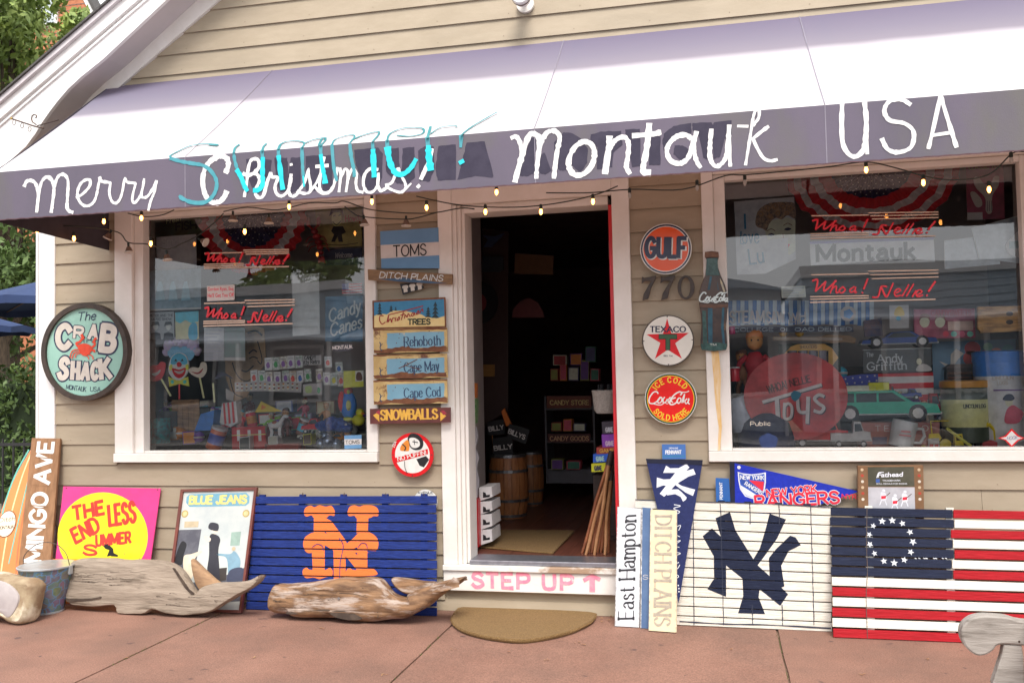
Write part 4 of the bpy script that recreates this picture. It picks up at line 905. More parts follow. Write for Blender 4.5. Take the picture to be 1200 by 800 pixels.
# --- scroll bracket on the fascia, flood light in the gable
t = Thing('scroll_bracket', 'small black iron scroll bracket with hanging rings at the lower left end of the eave', 'bracket', W(50, 150, -.30))
B = lambda x, y: (x/4, y/4)
LP = lambda x, y, z=0: (*t.L(x/4, y/4), z)
t.m('arm', STEEL).tube([LP(52, 556), LP(100, 572), LP(160, 592), LP(205, 602)], .005, 6); t.m('finial', mat('brass', (.5, .35, .1), rough=.4, metal=.8)).blob(LP(54, 556), .008, 10)
sp = [LP(160+(17-i*.9)*math.cos(i*.55+.6)*1.0, 556-(17-i*.9)*math.sin(i*.55+.6)*1.1) for i in range(12)]
t.m('scroll', STEEL).tube([LP(170, 585), LP(152, 572)]+[LP(148, 560), LP(150, 545), LP(160, 537), LP(170, 541), LP(172, 550), LP(166, 553)], .004, 6)
t.m('brace', STEEL).tube([LP(175, 590), LP(230, 575), LP(275, 563)], .0035, 6)
for x, y in ((68, 575), (106, 590), (141, 606)): t.m('ring', STEEL).tube([(LP(x, y)[0]+.011*math.cos(k*.7), LP(x, y)[1]+.016*math.sin(k*.7), .004) for k in range(10)], .002, 5)
t.done()
t = Thing('flood_light', 'small round white flood light on the gable siding at the top edge of the photo', 'light', W(616, 6, -.02))
t.m('mount', TRIM).disc(0, 0, .05, 0, .02, 24); t.m('neck', METAL).tube([(0, 0, .02), (0, .01, .06)], .014); t.m('housing', TRIMC).lathe([(.012, -.03), (.045, -.02), (.052, .04), (.05, .05)], 24, (0, 0, .10), 'z')
t.m('lens', mat('lamp_lens', (.8, .8, .78), rough=.15)).disc(0, 0, .047, .1505, .154, 24); t.m('rim_clip', STEEL).disc(0, -.002, .0535, .12, .125, 24, hole=.95); t.done(smooth=('housing',))
t2 = None
# ================================================================== things leaning on the wall and standing on the sidewalk
def inset(P, d):
    n = len(P); ar = sum(P[i].x*P[(i+1) % n].y-P[(i+1) % n].x*P[i].y for i in range(n)); sg = 1 if ar > 0 else -1; out = []
    for i in range(n):
        a, b, c_ = P[i-1], P[i], P[(i+1) % n]; e = (c_-a); e = e.normalized() if e.length > 1e-9 else Vector((1, 0)); out.append(b+Vector((-e.y, e.x))*sg*d)
    return out
def slab(mb, P, layers, amp=0, seed=0):
    """closed outline P through (z, inset) layers: a solid with rounded edges"""
    n = len(P); vs = []; fs = []
    for j, (z, d) in enumerate(layers):
        for p in inset(P, d):
            q = Vector((p.x, p.y, z))
            if amp: q += Vector((noise.noise(q*9+V(seed, 0, 0)), noise.noise(q*9+V(0, seed, 5)), 1.5*noise.noise(q*7+V(3, seed, 9))))*amp
            vs.append(q)
    for j in range(len(layers)-1):
        for i in range(n): a, b = j*n+i, j*n+(i+1) % n; fs.append((a, b, b+n, a+n))
    mb.add(vs, fs)
    for j in (0, len(layers)-1):
        L_ = vs[j*n:(j+1)*n]; tri = tessellate_polygon([[Vector((p.x, p.y, 0)) for p in L_]]); mb.add(L_, tri)
def clipband(P, y0, y1):
    def cl(P, y, up):
        out = []; n = len(P)
        for i in range(n):
            a, b = P[i], P[(i+1) % n]; ia = (a.y >= y) == up; ib = (b.y >= y) == up
            if ia: out.append(a)
            if ia != ib: t = (y-a.y)/(b.y-a.y); out.append(a+(b-a)*t)
        return out
    P = cl(P, y0, True)
    return cl(P, y1, False) if len(P) > 2 else []
def slatboard(name, label, bl, br, tr, tl, topY, n, gap, cols, th=.014, battens=(), bm=None, decals=(), group=None):
    t = leanthing(name, label, 'board', bl, br, tr, tl, topY, group)
    # outline in the board's own frame
    q = [t.L(*p) for p in (bl, br, tr, tl)]
    for u in battens:
        lo = q[0]+(q[1]-q[0])*u; hi = q[3]+(q[2]-q[3])*u
        b = MB(); b.prism([(lo.x-.018, lo.y+.004), (lo.x+.018, lo.y+.004), (hi.x+.018, hi.y+.004), (hi.x-.018, hi.y+.004)], -.018, -.0005); b.build('batten', bm or cols[0], t.root)
    rects = []
    for k in range(n):
        a0, a1 = k/n, (k+1-gap)/n; f = lambda u, v: (q[0]*(1-u)+q[1]*u)*(1-v)+(q[3]*(1-u)+q[2]*u)*v
        j = rnd.uniform(-.0025, .0025); A, B, C_, D = f(0, a0)+V(j, 0).xy, f(1, a0)+V(j, 0).xy, f(1, a1)+V(j, 0).xy, f(0, a1)+V(j, 0).xy
        m = cols[k] if isinstance(cols[k], list) else [(0, 1, cols[k])]
        zt = th+rnd.uniform(-.0012, .0012)
        for (u0, u1, mm) in m:
            b = MB(); b.prism([A+(B-A)*u0, A+(B-A)*u1, D+(C_-D)*u1, D+(C_-D)*u0], 0, zt)
            b.build('slat', mm, t.root, bevel=.0012)
        rects.append((min(A.y, B.y), max(A.y, B.y), min(C_.y, D.y), max(C_.y, D.y), A, B, C_, D, zt))
    for di, (pname, m, pts, sm) in enumerate(decals):
        P = t.P(pts); P = [Vector(p) for p in (smoothpts(P, 5, True) if sm else P)]
        # shear so that the slats are level, clip, shear back
        for (_, _, _, _, A, B, C_, D, zt) in rects:
            k0 = (B.y-A.y)/(B.x-A.x); R_ = [Vector((p.x, p.y-k0*(p.x-A.x))) for p in P]
            Q_ = clipband(R_, A.y, D.y)
            if len(Q_) > 2: t.m(pname, m).prism([Vector((p.x, p.y+k0*(p.x-A.x))) for p in Q_], zt+.0002, zt+.0007+.00012*di)
    return t
BLUB = mat('royal_blue_stain', (.013, .034, .20), (.008, .02, .12), rough=.7, scale=20, st=(1, 10, 10), bump=.5, spec=.25, c3=(.03, .06, .25), s3=12, lo3=.6, hi3=.7)
ORG = mat('orange_paint', (.80, .17, .03), (.74, .15, .025), rough=.6, scale=20, st=(1, 10, 10), bump=.2)
BWH = mat('board_white', (.72, .69, .62), (.62, .57, .49), rough=.7, scale=12, st=(1, 12, 12), bump=.4, spec=.2, c3=(.42, .36, .28), s3=11, lo3=.64, hi3=.74)
BNV = mat('board_navy', (.012, .017, .042), (.009, .013, .032), spec=.2, rough=.7, scale=14, st=(1, 10, 10), bump=.3, c3=(.03, .04, .08), s3=20, lo3=.6, hi3=.7)
BRD = mat('board_red', (.36, .007, .014), (.29, .005, .010), spec=.2, rough=.65, scale=14, st=(1, 10, 10), bump=.5, c3=(.16, .02, .02), s3=9, lo3=.62, hi3=.74)
c = ZC(280, 560, 4.286)
dec = [[(333, 180), (338, 150), (365, 137), (385, 145), (410, 135), (440, 142), (468, 138), (485, 160), (484, 188), (460, 186), (440, 200), (385, 200), (370, 186), (345, 192)],
       [(550, 175), (560, 145), (585, 135), (610, 142), (640, 133), (680, 138), (703, 155), (704, 188), (680, 190), (660, 200), (600, 202), (585, 188), (560, 190)],
       [(382, 190), (436, 190), (436, 460), (376, 460), (372, 370), (380, 300)], [(327, 460), (345, 447), (365, 458), (440, 458), (460, 447), (476, 462), (472, 490), (440, 496), (410, 505), (380, 497), (345, 500), (328, 485)],
       [(598, 195), (655, 195), (652, 275), (595, 275)], [(545, 462), (560, 448), (580, 458), (640, 458), (660, 448), (690, 460), (690, 486), (545, 488)],
       [(436, 196), (470, 215), (540, 310), (548, 330), (650, 440), (650, 465), (600, 462), (545, 395), (480, 320), (436, 262)],
       [(378, 272), (400, 280), (440, 275), (470, 300), (505, 345), (500, 372), (460, 350), (430, 335), (385, 345), (375, 372), (345, 370), (328, 335), (335, 300), (355, 282)],
       [(540, 335), (580, 300), (610, 272), (655, 270), (690, 290), (705, 320), (700, 355), (680, 372), (650, 370), (640, 345), (600, 345), (560, 365), (530, 370)],
       [(480, 340), (540, 340), (542, 505), (482, 505)], [(600, 340), (650, 345), (650, 460), (600, 460)]]
t = slatboard('blue_slat_board', 'royal blue slatted wooden board painted with orange interlocked letters', (289, 713), (512, 721), (512, 579), (301, 580), -.055, 13, .15, [BLUB]*13, battens=(.03, .26, .49, .72, .93), bm=BLUB,
              decals=[('emblem', ORG, CV(c, d), True if i in (0, 1, 3, 5, 7, 8) else False) for i, d in enumerate(dec)])
for p in ([(375, 345), (400, 330), (425, 340), (430, 360)], [(605, 345), (622, 325), (645, 330), (650, 350)], [(510, 300), (530, 340), (515, 420), (512, 500)]): t.stroke('outline_mark', BLUB, CV(c, p), .8, .0172)
for u in (.26, .49, .72, .93): p = t.L(*[(301+(512-301)*u, 578.5)][0]); t.m('wire_loop', STEEL).tube([(p.x-.004, p.y-.01, .012), (p.x, p.y+.008, .012), (p.x+.004, p.y-.01, .012)], .0018, 5)
t.done()
# ---- white board with the navy monogram
ny = [[(838.6, 606.6), (855.4, 599.4), (862, 621), (880, 650), (887, 661), (880, 664), (862, 650), (847, 636)], [(901.8, 601.3), (921, 608), (910.4, 630.6), (895, 652), (887.4, 662), (880, 659), (890.3, 642), (897, 620)],
      [(823.6, 627.6), (834.4, 618.6), (850, 633), (886, 660), (905, 677), (923.4, 695.3), (914.2, 708.8), (891.8, 691), (870, 677), (850, 661), (836, 650)], [(836.5, 650), (851, 661), (851, 698.4), (829, 689.4), (837, 677)],
      [(870, 676), (891, 680), (889, 699), (896.5, 718.5), (865, 717.5), (871, 697)], [(901.8, 676), (901, 653), (909, 643), (925.7, 627), (932, 629), (938.3, 638), (924, 645), (915.3, 662), (919, 686), (910, 690)]]
t = slatboard('white_slat_board', 'white slatted wooden board with a navy monogram and thin dark pinstripes', (744, 729), (974.5, 739), (974.5, 592), (745, 583.5), -.075, 13, .12, [BWH]*13, battens=(.30, .45, .585, .74, .88), bm=BNV, decals=[('monogram', BNV, d, False) for d in ny])
NVP = mat('navy_pinstripe', (.02, .025, .05), rough=.6)
for x0, x1 in ((812.5, 813.5), (844, 848), (878.5, 882), (912.5, 917), (949.5, 953.5)):
    for k in range(6):
        ya, yb = 590+k*23.5, 590+(k+1)*23.5; xa = x0+(x1-x0)*k/6
        if 815 < xa < 845 and 2 <= k <= 3: continue
        if 865 < xa < 930 and 0 < k < 5: continue
        t.stroke('pinstripe', NVP, [(xa, ya), (xa+(x1-x0)/6+rnd.uniform(-.2, .2), (ya+yb)/2), (xa+(x1-x0)/6, yb)], .9, .0165, rough=.7)
t.stroke('pinstripe', NVP, [(797, 727), (850, 730), (900, 731), (973, 735)], 1.3, .0165, rough=.9); t.stroke('pinstripe', NVP, [(745, 585), (800, 587), (900, 590), (973, 594)], 1.0, .0165, rough=.9)
t.done()
# ---- flag board
def usrow(k):
    top = 12-k
    if top < 7: return [(0, .40+.006*math.sin(top*2.1), BNV), (.4025+.006*math.sin(top*2.1), 1, BRD if top % 2 == 0 else BWH)]
    return BWH if top % 2 else BRD
t = slatboard('flag_slat_board', 'slatted wooden board painted as a flag with thirteen stars in a ring', (976, 746), (1345, 761), (1345, 600), (972.5, 592.5), -.10, 13, .17, [usrow(k) for k in range(13)], battens=(.13, .395, .66, .92), bm=BWH)
c = ZC(840, 530, 3.478); STW = mat('star_white', (.7, .72, .74), (.5, .54, .6), rough=.6, scale=60)
for i, (x, y) in enumerate([(713, 278), (754, 290), (785, 325), (797, 365), (788, 406), (762, 438), (721, 450), (679, 443), (641, 412), (622, 375), (620, 335), (636, 300), (672, 281)]):
    ct = t.L(*c(x, y)); R_ = .0165 if i % 3 else .0185
    if 7 < i < 12: R_ *= .9
    P_ = []
    for k in range(10): a = math.pi/2+k*math.pi/5+i*.2; r_ = R_*(1 if k % 2 == 0 else .42); P_.append((ct.x+r_*math.cos(a), ct.y+r_*math.sin(a)))
    t.m('star', STW).prism(P_, .0154, .0168); t.done()
for x in (805, 840, 848, 880, 888, 915, 928, 850, 820): t.stroke('paint_speck', STW, [c(x, 431), c(x+6, 433)], .9, .0162, smooth=False)
t.stroke('wire', STEEL, [(1015.5, 595), (1015, 640), (1016, 670), (1014.5, 700), (1016, 747)], .7, .0175)
t.done()
# ---- tall narrow signs
def vsign(name, label, bl, br, tr, tl, topY, m, txt, p0, p1, up, tm, th=.016, edge=None, **k):
    t = leanthing(name, label, 'sign', bl, br, tr, tl, topY)
    t.poly('board', m, [tl, tr, br, bl], 0, th)
    if edge:
        Q = t.P([tl, tr, br, bl]); b = t.m('worn_edge', edge); b.prism(Q, th+.0001, th+.0004, [inset([Vector(p) for p in Q], .005)])
    t.text('lettering', tm, txt, p0, p1, 10, th+.0008, up=up, **k); return t
c = ZC(700, 510, 3.333)
WSG = mat('worn_white_sign', (.66, .68, .72), (.6, .62, .66), rough=.5, scale=8, c3=(.35, .36, .38), s3=18, lo3=.68, hi3=.74)
EDG = mat('scuffed_edge', (.25, .25, .26), (.62, .62, .62), rough=.7, scale=60)
t = vsign('narrow_sign', 'narrow white sign with dark serif lettering reading upwards, beside the doorstep', *CV(c, [(70, 742), (165, 747), (175, 285), (80, 278)]), -.13, WSG, 'East Hampton', c(143, 712), c(152, 312), (-17.5, .5), flat('#26262c'), edge=EDG, kind='s', nib=(.055, .125), serif=.08, sgap=.22, w=.1); t.done(bevel={'board': .001})
t = vsign('narrow_blue_sign', 'narrow blue sign mostly hidden between the white and the cream narrow signs', (751, 735), (764, 736), (765, 595), (752.5, 594), -.145, mat('slate_blue_sign', (.09, .16, .30), (.07, .13, .26), rough=.5, scale=10), 'S', c(180, 560), c(200, 560), (0, -5), SW, edge=EDG, kind='s', w=.1, th=.012); t.done()
CRM = mat('cream_sign', (.74, .62, .42), (.68, .56, .36), rough=.5, scale=6)
t = vsign('narrow_cream_sign', 'narrow cream sign with grey serif capitals reading downwards, right of the white one', *CV(c, [(203, 760), (311, 768), (312, 293), (210, 289)]), -.165, CRM, 'DITCH PLAINS', c(231, 316), c(226, 738), (17.8, 0), mat('taupe_letter', (.32, .27, .22), (.42, .36, .28), rough=.6, scale=40), edge=mat('cream_scuff', (.45, .36, .24), (.75, .68, .5), rough=.7, scale=60), kind='s', nib=(.06, .15), serif=.08, w=.12, sgap=.24); t.done(bevel={'board': .001})
# ---- pennants
def pennant(name, label, P0, P1, P2, frame_o, ey, m, hdr, hm):
    t = Thing(name, label, 'pennant', frame_o, V(1, 0, 0), ey); t.poly('felt', m, [P0, P1, P2], 0, .003); t.poly('header_band', hm, hdr, .0031, .0045); return t
NAVF = mat('navy_felt', (.016, .024, .10), (.012, .018, .08), rough=.95, scale=60, bump=.2); NAVD = mat('dark_felt', (.012, .014, .035), rough=.95)
o_ = W(757, 707, -.205); t = pennant('navy_pennant', 'hanging navy felt pennant with a white monogram, above the narrow cream sign', c(190, 92), c(412, 98), c(318, 655), o_, W(757, 538, -.045)-o_, NAVF, CV(c, [(190, 91), (412, 96), (410, 116), (193, 108)]), NAVD)
WF = mat('white_felt_print', (.72, .74, .8), rough=.8)
for i, d in enumerate(ny): t.poly('monogram', WF, [(792-(y-660)*.385, 565+(x-880)*.385) for x, y in d], .0031, .0040+.0001*i)
for p in ([(300, 270), (325, 275), (298, 285), (322, 298), (300, 310)], [(308, 345), (300, 360), (325, 350), (318, 370)], [(300, 385), (322, 395)], [(304, 415), (325, 410), (300, 430), (320, 436)], [(298, 455), (325, 460), (300, 470)], [(318, 495), (302, 505), (312, 520), (322, 505)], [(306, 540), (318, 550), (304, 560)]): t.stroke('script_print', WF, CV(c, p), .8, .0034)
for k in range(3): p = t.L(*c(316+rnd.random()*3, 585+12*k)); t.m('script_print', WF).disc(p.x, p.y, .004, .0031, .0036, 6)
CARD = mat('blue_card', (.02, .10, .35), (.025, .12, .38), rough=.4, scale=8)
t.poly('tag_card', CARD, CV(c, [(252, 34), (344, 34), (346, 92), (254, 92)]), -.004, -.002); t.text('tag_lettering', WF, 'PENNANT', c(267, 72), c(328, 71), 4, -.0018, kind='s', w=.24); t.text('tag_small_lettering', WF, 'GENUINE', c(280, 52), c(315, 52), 1.6, -.0018, kind='s', w=.2)
t.poly('tag_stripe', flat('#1a6a9a'), CV(c, [(253, 78), (345, 77), (345, 84), (253, 85)]), -.0019, -.0017); t.done()
c = ZC(840, 530, 3.478); ROY = mat('royal_felt', (.012, .03, .42), (.01, .025, .36), rough=.95, scale=60, bump=.2)
t = pennant('royal_blue_pennant', 'royal blue felt pennant with a shield crest and red capitals, behind the white board', c(52, 38), c(580, 158), c(62, 330), W(855, 640, -.05), V(0, .0, 1), ROY, CV(c, [(52, 37), (72, 42), (76, 330), (60, 330)]), NAVD)
REDF = mat('red_felt_print', (.72, .02, .05), rough=.8)
SH = [(85, 78), (105, 84), (142, 88), (180, 84), (200, 80), (200, 120), (194, 160), (175, 180), (145, 188), (115, 178), (95, 150), (88, 115)]
t.poly('crest_edge', WF, CV(c, SH), .0031, .0036)
si = [(142+(x-142)*.9, 135+(y-135)*.9) for x, y in SH]; t.poly('crest', flat('#2a55b5'), CV(c, si), .0037, .0040)
t.poly('crest_red', REDF, CV(c, [(130, 112), (192, 118), (188, 158)]), .0041, .0043); t.poly('crest_white', WF, CV(c, [(97, 132), (100, 150), (118, 172), (145, 182), (168, 176)]), .0041, .0043); t.poly('crest_band', flat('#24489c'), CV(c, [(96, 100), (112, 108), (190, 160), (180, 176), (100, 125)]), .0044, .0046)
t.text('crest_lettering', WF, 'NEW YORK', c(97, 108), c(192, 110), 4.6, .0048, kind='s', w=.2); t.text('crest_lettering', WF, 'RANGERS', c(112, 130), c(180, 172), 4.2, .0048, kind='s', w=.2)
t.text('lettering_outline', WF, 'NEW YORK', c(206, 180), c(408, 160), 8.2, .0034, kind='s', w=.32); t.text('lettering', REDF, 'NEW YORK', c(206, 180), c(408, 160), 8.2, .0050, kind='s', w=.19)
t.text('lettering_outline', WF, 'RANGERS', c(160, 222), c(498, 204), 13, .0034, kind='s', w=.34); t.text('lettering', REDF, 'RANGERS', c(160, 222), c(498, 204), 13, .0054, kind='s', w=.21); t.text('small_lettering', REDF, 'NYR', c(510, 186), c(568, 188), 5, .0034, kind='s', w=.2)
t.poly('tag_card', CARD, CV(c, [(-5, 103), (50, 106), (56, 200), (-3, 200)]), -.004, -.002); t.text('tag_lettering', WF, 'PENNANT', c(24, 190), c(22, 122), 4, -.0018, up=(-3.2, 0), kind='s', w=.22)
t.m('badge', WF).disc(*t.L(*c(90, 60)), .010, .0031, .0035, 6); t.done()
# ---- boxed wall decal
t = Thing('decal_box', 'flat retail box with a sports picture under a grey header, behind the flag board', 'box', W(1006, 615, -.085)); 
t.poly('carton', mat('kraft_box', (.22, .12, .06), (.18, .09, .04), rough=.5, scale=12), CV(c, [(575, 55), (842, 52), (846, 300), (577, 300)]), -.035, 0)
t.poly('header', mat('grey_olive_print', (.06, .06, .04), (.09, .085, .06), rough=.4), CV(c, [(615, 59), (803, 58), (806, 138), (617, 138)]), .0001, .0006); t.poly('picture', mat('pale_print', (.42, .42, .46), (.5, .5, .54), rough=.35), CV(c, [(617, 141), (806, 141), (810, 300), (619, 300)]), .0001, .0006)
t.text('lettering', WF, 'Fathead', c(655, 100), c(758, 97), 5.4, .001, bold=.03, shear=.15); t.stroke('swoosh', WF, CV(c, [(652, 102), (660, 82), (680, 80)]), 1, .001)
t.text('small_lettering', WF, 'TRADEMARK', c(675, 117), c(748, 116), 1.6, .001, kind='s', w=.22); t.text('small_lettering', WF, 'WALL DECALS FOR ROOMS', c(650, 129), c(775, 129), 1.4, .001, kind='s', w=.2); t.poly('small_badge', flat('#3a5aa0'), CV(c, [(648, 108), (664, 108), (664, 122), (648, 122)]), .0007, .001)
for x, y in ((678, 185), (725, 205), (765, 190)):
    t.poly('player_print', WF, CV(c, [(x-10, y-22), (x+4, y-25), (x+14, y-8), (x+10, y+10), (x-8, y+8)]), .0007, .0010, smooth=True); t.poly('player_print', REDF, CV(c, [(x-8, y-8), (x+12, y-10), (x+10, y+2), (x-8, y+4)]), .0011, .0013); t.stroke('bat_print', flat('#5a3a22'), CV(c, [(x+8, y-5), (x+28, y-22)]), .7, .0010, smooth=False); t.m('player_print', WF).disc(*t.L(*c(x+2, y-30)), .008, .0007, .001, 8)
    t.stroke('leg_print', WF, CV(c, [(x-6, y+6), (x-14, y+28)]), 1.2, .001, smooth=False); t.stroke('leg_print', WF, CV(c, [(x+6, y+6), (x+14, y+28)]), 1.2, .001, smooth=False)
for k in range(6):
    for x in (592, 824): p = t.L(*c(x+k*.8, 70+k*24)); t.m('border_badge', flat(['#c8b090', '#b04030', '#d8d0c0'][k % 3])).disc(p.x, p.y, .0075, .0001, .0006, 10)
t.done(bevel={'carton': .002})
# ---- pink and yellow sign
c = ZC(0, 500, 3.333)
PNK = mat('hot_pink_enamel', (.78, .055, .25), (.70, .05, .22), rough=.3, scale=10, c3=(.30, .12, .12), s3=8, lo3=.66, hi3=.72); YLW = mat('lemon_enamel', (.85, .72, .03), (.8, .66, .02), rough=.3, scale=10, c3=(.32, .22, .06), s3=26, lo3=.67, hi3=.72)
t = leanthing('pink_yellow_sign', 'square hot pink sign with a yellow sun and wavy red lettering', 'sign', (60, 707), (170, 707), (189, 572), (75, 569.6), -.06)
t.poly('panel', PNK, [(75, 569.6), (189, 572), (170, 707), (60, 707)], 0, .008); t.poly('orange_block', mat('amber_enamel', (.82, .28, .03), rough=.3, c3=(.6, .5, .05), s3=30, scale=10), CV(c, [(206, 514), (600, 520), (566, 688), (184, 688)]), .0081, .0089)
t.poly('sun_disc', YLW, [(121.2+52.8*math.cos(a*.14), 628-51.5*math.sin(a*.14)) for a in range(45)], .0081, .0086)
RDL = mat('brick_red_letter', (.58, .045, .03), rough=.4, scale=14)
for s, x0, y0, x1, y1, h, w_ in (('THE', 292, 362, 408, 338, 15, .27), ('LESS', 432, 384, 532, 368, 23, .18), ('END', 300, 452, 394, 402, 17, .23), ('UMMER', 380, 463, 512, 450, 12, .26), ('S', 328, 496, 378, 500, 11, .27)): t.text('lettering', RDL, s, c(x0, y0), c(x1, y1), h, .0092, kind='s', w=w_, rough=.2, sgap=.3)
t.poly('surfer_print', BK, CV(c, [(400, 458), (425, 455), (445, 475), (448, 500), (420, 505), (430, 480), (415, 475)]), .0089, .0093); t.poly('surfer_print', BK, CV(c, [(440, 488), (465, 500), (462, 506), (436, 504)]), .0089, .0094)
for s, x0, y in (('SEAR', 250, 556), ('ME', 265, 584), ('FEC', 262, 612)): t.text('small_lettering', flat('#5a1d10'), s, c(x0, y), c(300, y), 5, .0093, kind='s', w=.2)
for x, y in ((262, 238), (618, 245)): t.m('mount_hole', STEEL).disc(*t.L(*c(x, y)), .004, .0081, .0095, 8)
t.done(bevel={'panel': .001})
# ---- framed poster
c = ZC(180, 560, 4.444)
t = leanthing('framed_poster', 'framed poster with a pale blue title plate above dark robed figures, leaning on the siding', 'poster', (195, 715), (284, 718), (302.6, 571), (213.3, 573.5), -.05)
FRM = mat('mahogany_frame', (.17, .04, .025), (.12, .03, .02), rough=.4, scale=12)
fo = [(213.3, 573.5), (302.6, 571), (284, 718), (195, 715)]; fi = [(216.2, 576.5), (299.2, 574.4), (281.5, 714.5), (198.4, 712)]
Q = t.P(fo); H_ = t.P(fi); t.m('frame', FRM).prism(Q, 0, .018, [H_]); t.poly('backing', FRM, fo, -.004, -.0005); t.poly('paper', mat('poster_paper', (.42, .46, .46), (.54, .56, .53), rough=.35, scale=4), fi, 0, .006)
LB = flat('#6fa3b8'); DKP = mat('poster_grey_print', (.07, .07, .09), (.11, .11, .13), rough=.5, scale=14)
t.poly('title_plate', LB, CV(c, [(175, 100), (190, 84), (485, 76), (502, 95), (500, 130), (482, 144), (190, 150), (172, 128)]), .0061, .0066); t.text('title', mat('title_yellow', (.75, .6, .2), rough=.5), 'BLUE JEANS', c(190, 134), c(484, 130), 8.6, .007, kind='s', w=.3)
for x, y in ((166, 186), (484, 184)): p = t.L(*c(x, y)); t.m('seal', flat('#b09a5c')).disc(p.x, p.y, .022, .0061, .0066, 20); t.m('seal_face', flat('#cfc08e')).disc(p.x, p.y, .015, .0067, .007, 16)
t.poly('floor_print', DKP, CV(c, [(80, 560), (330, 525), (490, 460), (462, 640), (70, 660)]), .0061, .0064); t.poly('doorway_print', DKP, CV(c, [(130, 270), (252, 266), (215, 500), (95, 500)]), .0065, .0068); t.poly('lintel_print', flat('#b9a98c'), CV(c, [(165, 226), (238, 224), (234, 255), (162, 258)]), .0065, .0069)
t.poly('figure_print', flat('#d8cbb4'), CV(c, [(160, 410), (200, 395), (255, 380), (215, 425), (205, 520), (165, 500)]), .0069, .0072, smooth=True); t.poly('figure_print', BK, CV(c, [(125, 385), (150, 330), (175, 345), (160, 400), (150, 450), (115, 440)]), .0069, .0073, smooth=True)
t.poly('robed_figure_print', flat('#2c2b35'), CV(c, [(296, 300), (330, 295), (350, 320), (340, 380), (345, 540), (285, 500), (292, 400)]), .0069, .0074, smooth=True); t.poly('robed_figure_print', flat('#2c2b35'), CV(c, [(300, 232), (340, 240), (335, 275), (290, 262)]), .0075, .0077, smooth=True); t.poly('robed_figure_print', flat('#d9cdbb'), CV(c, [(310, 262), (335, 268), (330, 290), (308, 286)]), .0069, .0073, smooth=True)
t.poly('robed_figure_print', flat('#d9cdbb'), CV(c, [(270, 300), (300, 312), (296, 330), (275, 322)]), .0076, .0079, smooth=True)
t.poly('seated_figure_print', flat('#7a9cae'), CV(c, [(335, 392), (400, 395), (425, 380), (455, 430), (440, 500), (395, 530), (385, 420), (340, 402)]), .0069, .0074, smooth=True); t.m('seated_figure_print', flat('#b9a98c')).disc(*t.L(*c(420, 368)), .012, .0069, .0075, 12); t.poly('picture_print', flat('#8fa79c'), CV(c, [(408, 282), (458, 278), (450, 350), (402, 352)]), .0065, .0069); t.poly('table_print', flat('#3b3430'), CV(c, [(335, 470), (385, 465), (380, 530), (335, 540)]), .0069, .0073)
t.poly('seated_figure_print', flat('#3a3f55'), CV(c, [(400, 480), (470, 470), (462, 560), (390, 550)]), .0075, .0078, smooth=True)
t.done(bevel={'frame': .0015})
# ---- driftwood whales
DW = mat('grey_driftwood', (.34, .275, .215), (.24, .19, .145), rough=.85, scale=3.2, st=(1.2, 9, 9), bump=.8, bscale=6, c3=(.15, .115, .085), s3=3, lo3=.56, hi3=.68)
DW2 = mat('brown_driftwood', (.27, .15, .075), (.10, .05, .025), rough=.75, scale=3.5, st=(1.6, 7, 7), bump=.9, bscale=5, c3=(.40, .32, .27), s3=3, lo3=.5, hi3=.62)
DGR = mat('driftwood_crack', (.045, .03, .022), (.08, .055, .04), rough=.9, scale=20)
t = Thing('driftwood_whale', 'grey driftwood slab carved like a whale, lying below the framed poster', 'driftwood', G(95, 712), V(1, -.06, 0), V(0, .12, 1))
hp = [(98, 655), (120, 652), (150, 654), (180, 655), (203, 657), (214, 662), (222, 672), (230, 683), (238, 694), (243, 688), (250, 684), (262, 681), (280, 680), (297, 678), (308, 674), (313, 672), (311, 680), (300, 689), (285, 697), (270, 706), (258, 713), (243, 718), (225, 719), (205, 716), (190, 712), (178, 717), (150, 717), (145, 708), (120, 709), (98, 707), (92, 703), (88, 695), (87, 685), (90, 668)]
P_ = smoothpts(t.P(hp), 3, True); slab(t.m('body', DW), P_, [(0, .012), (.02, .002), (.05, 0), (.078, .002), (.089, .007), (.092, .018)], .006, 3)
fp = [(227, 655), (233, 658), (243, 668), (254, 678), (262, 684), (258, 692), (244, 697), (236, 690), (230, 678)]
P_ = smoothpts(t.P(fp), 3, True); slab(t.m('fluke', mat('tan_driftwood', (.36, .22, .12), (.24, .14, .08), rough=.8, scale=4, st=(2, 8, 8), bump=.6)), P_, [(-.015, .006), (.01, 0), (.028, .003), (.034, .010)], .003, 8)
t.poly('mouth_crack', DGR, CV(ZC(0, 500, 3.333), [(300, 662), (350, 664), (400, 662), (438, 655), (438, 660), (400, 668), (350, 672), (310, 676)]), .085, .0965)
CRK = ZC(180, 560, 4.444); t.poly('crack', DGR, CV(CRK, [(152, 460), (160, 462), (200, 520), (235, 570), (262, 590), (250, 596), (215, 560), (180, 505)]), .085, .0965)

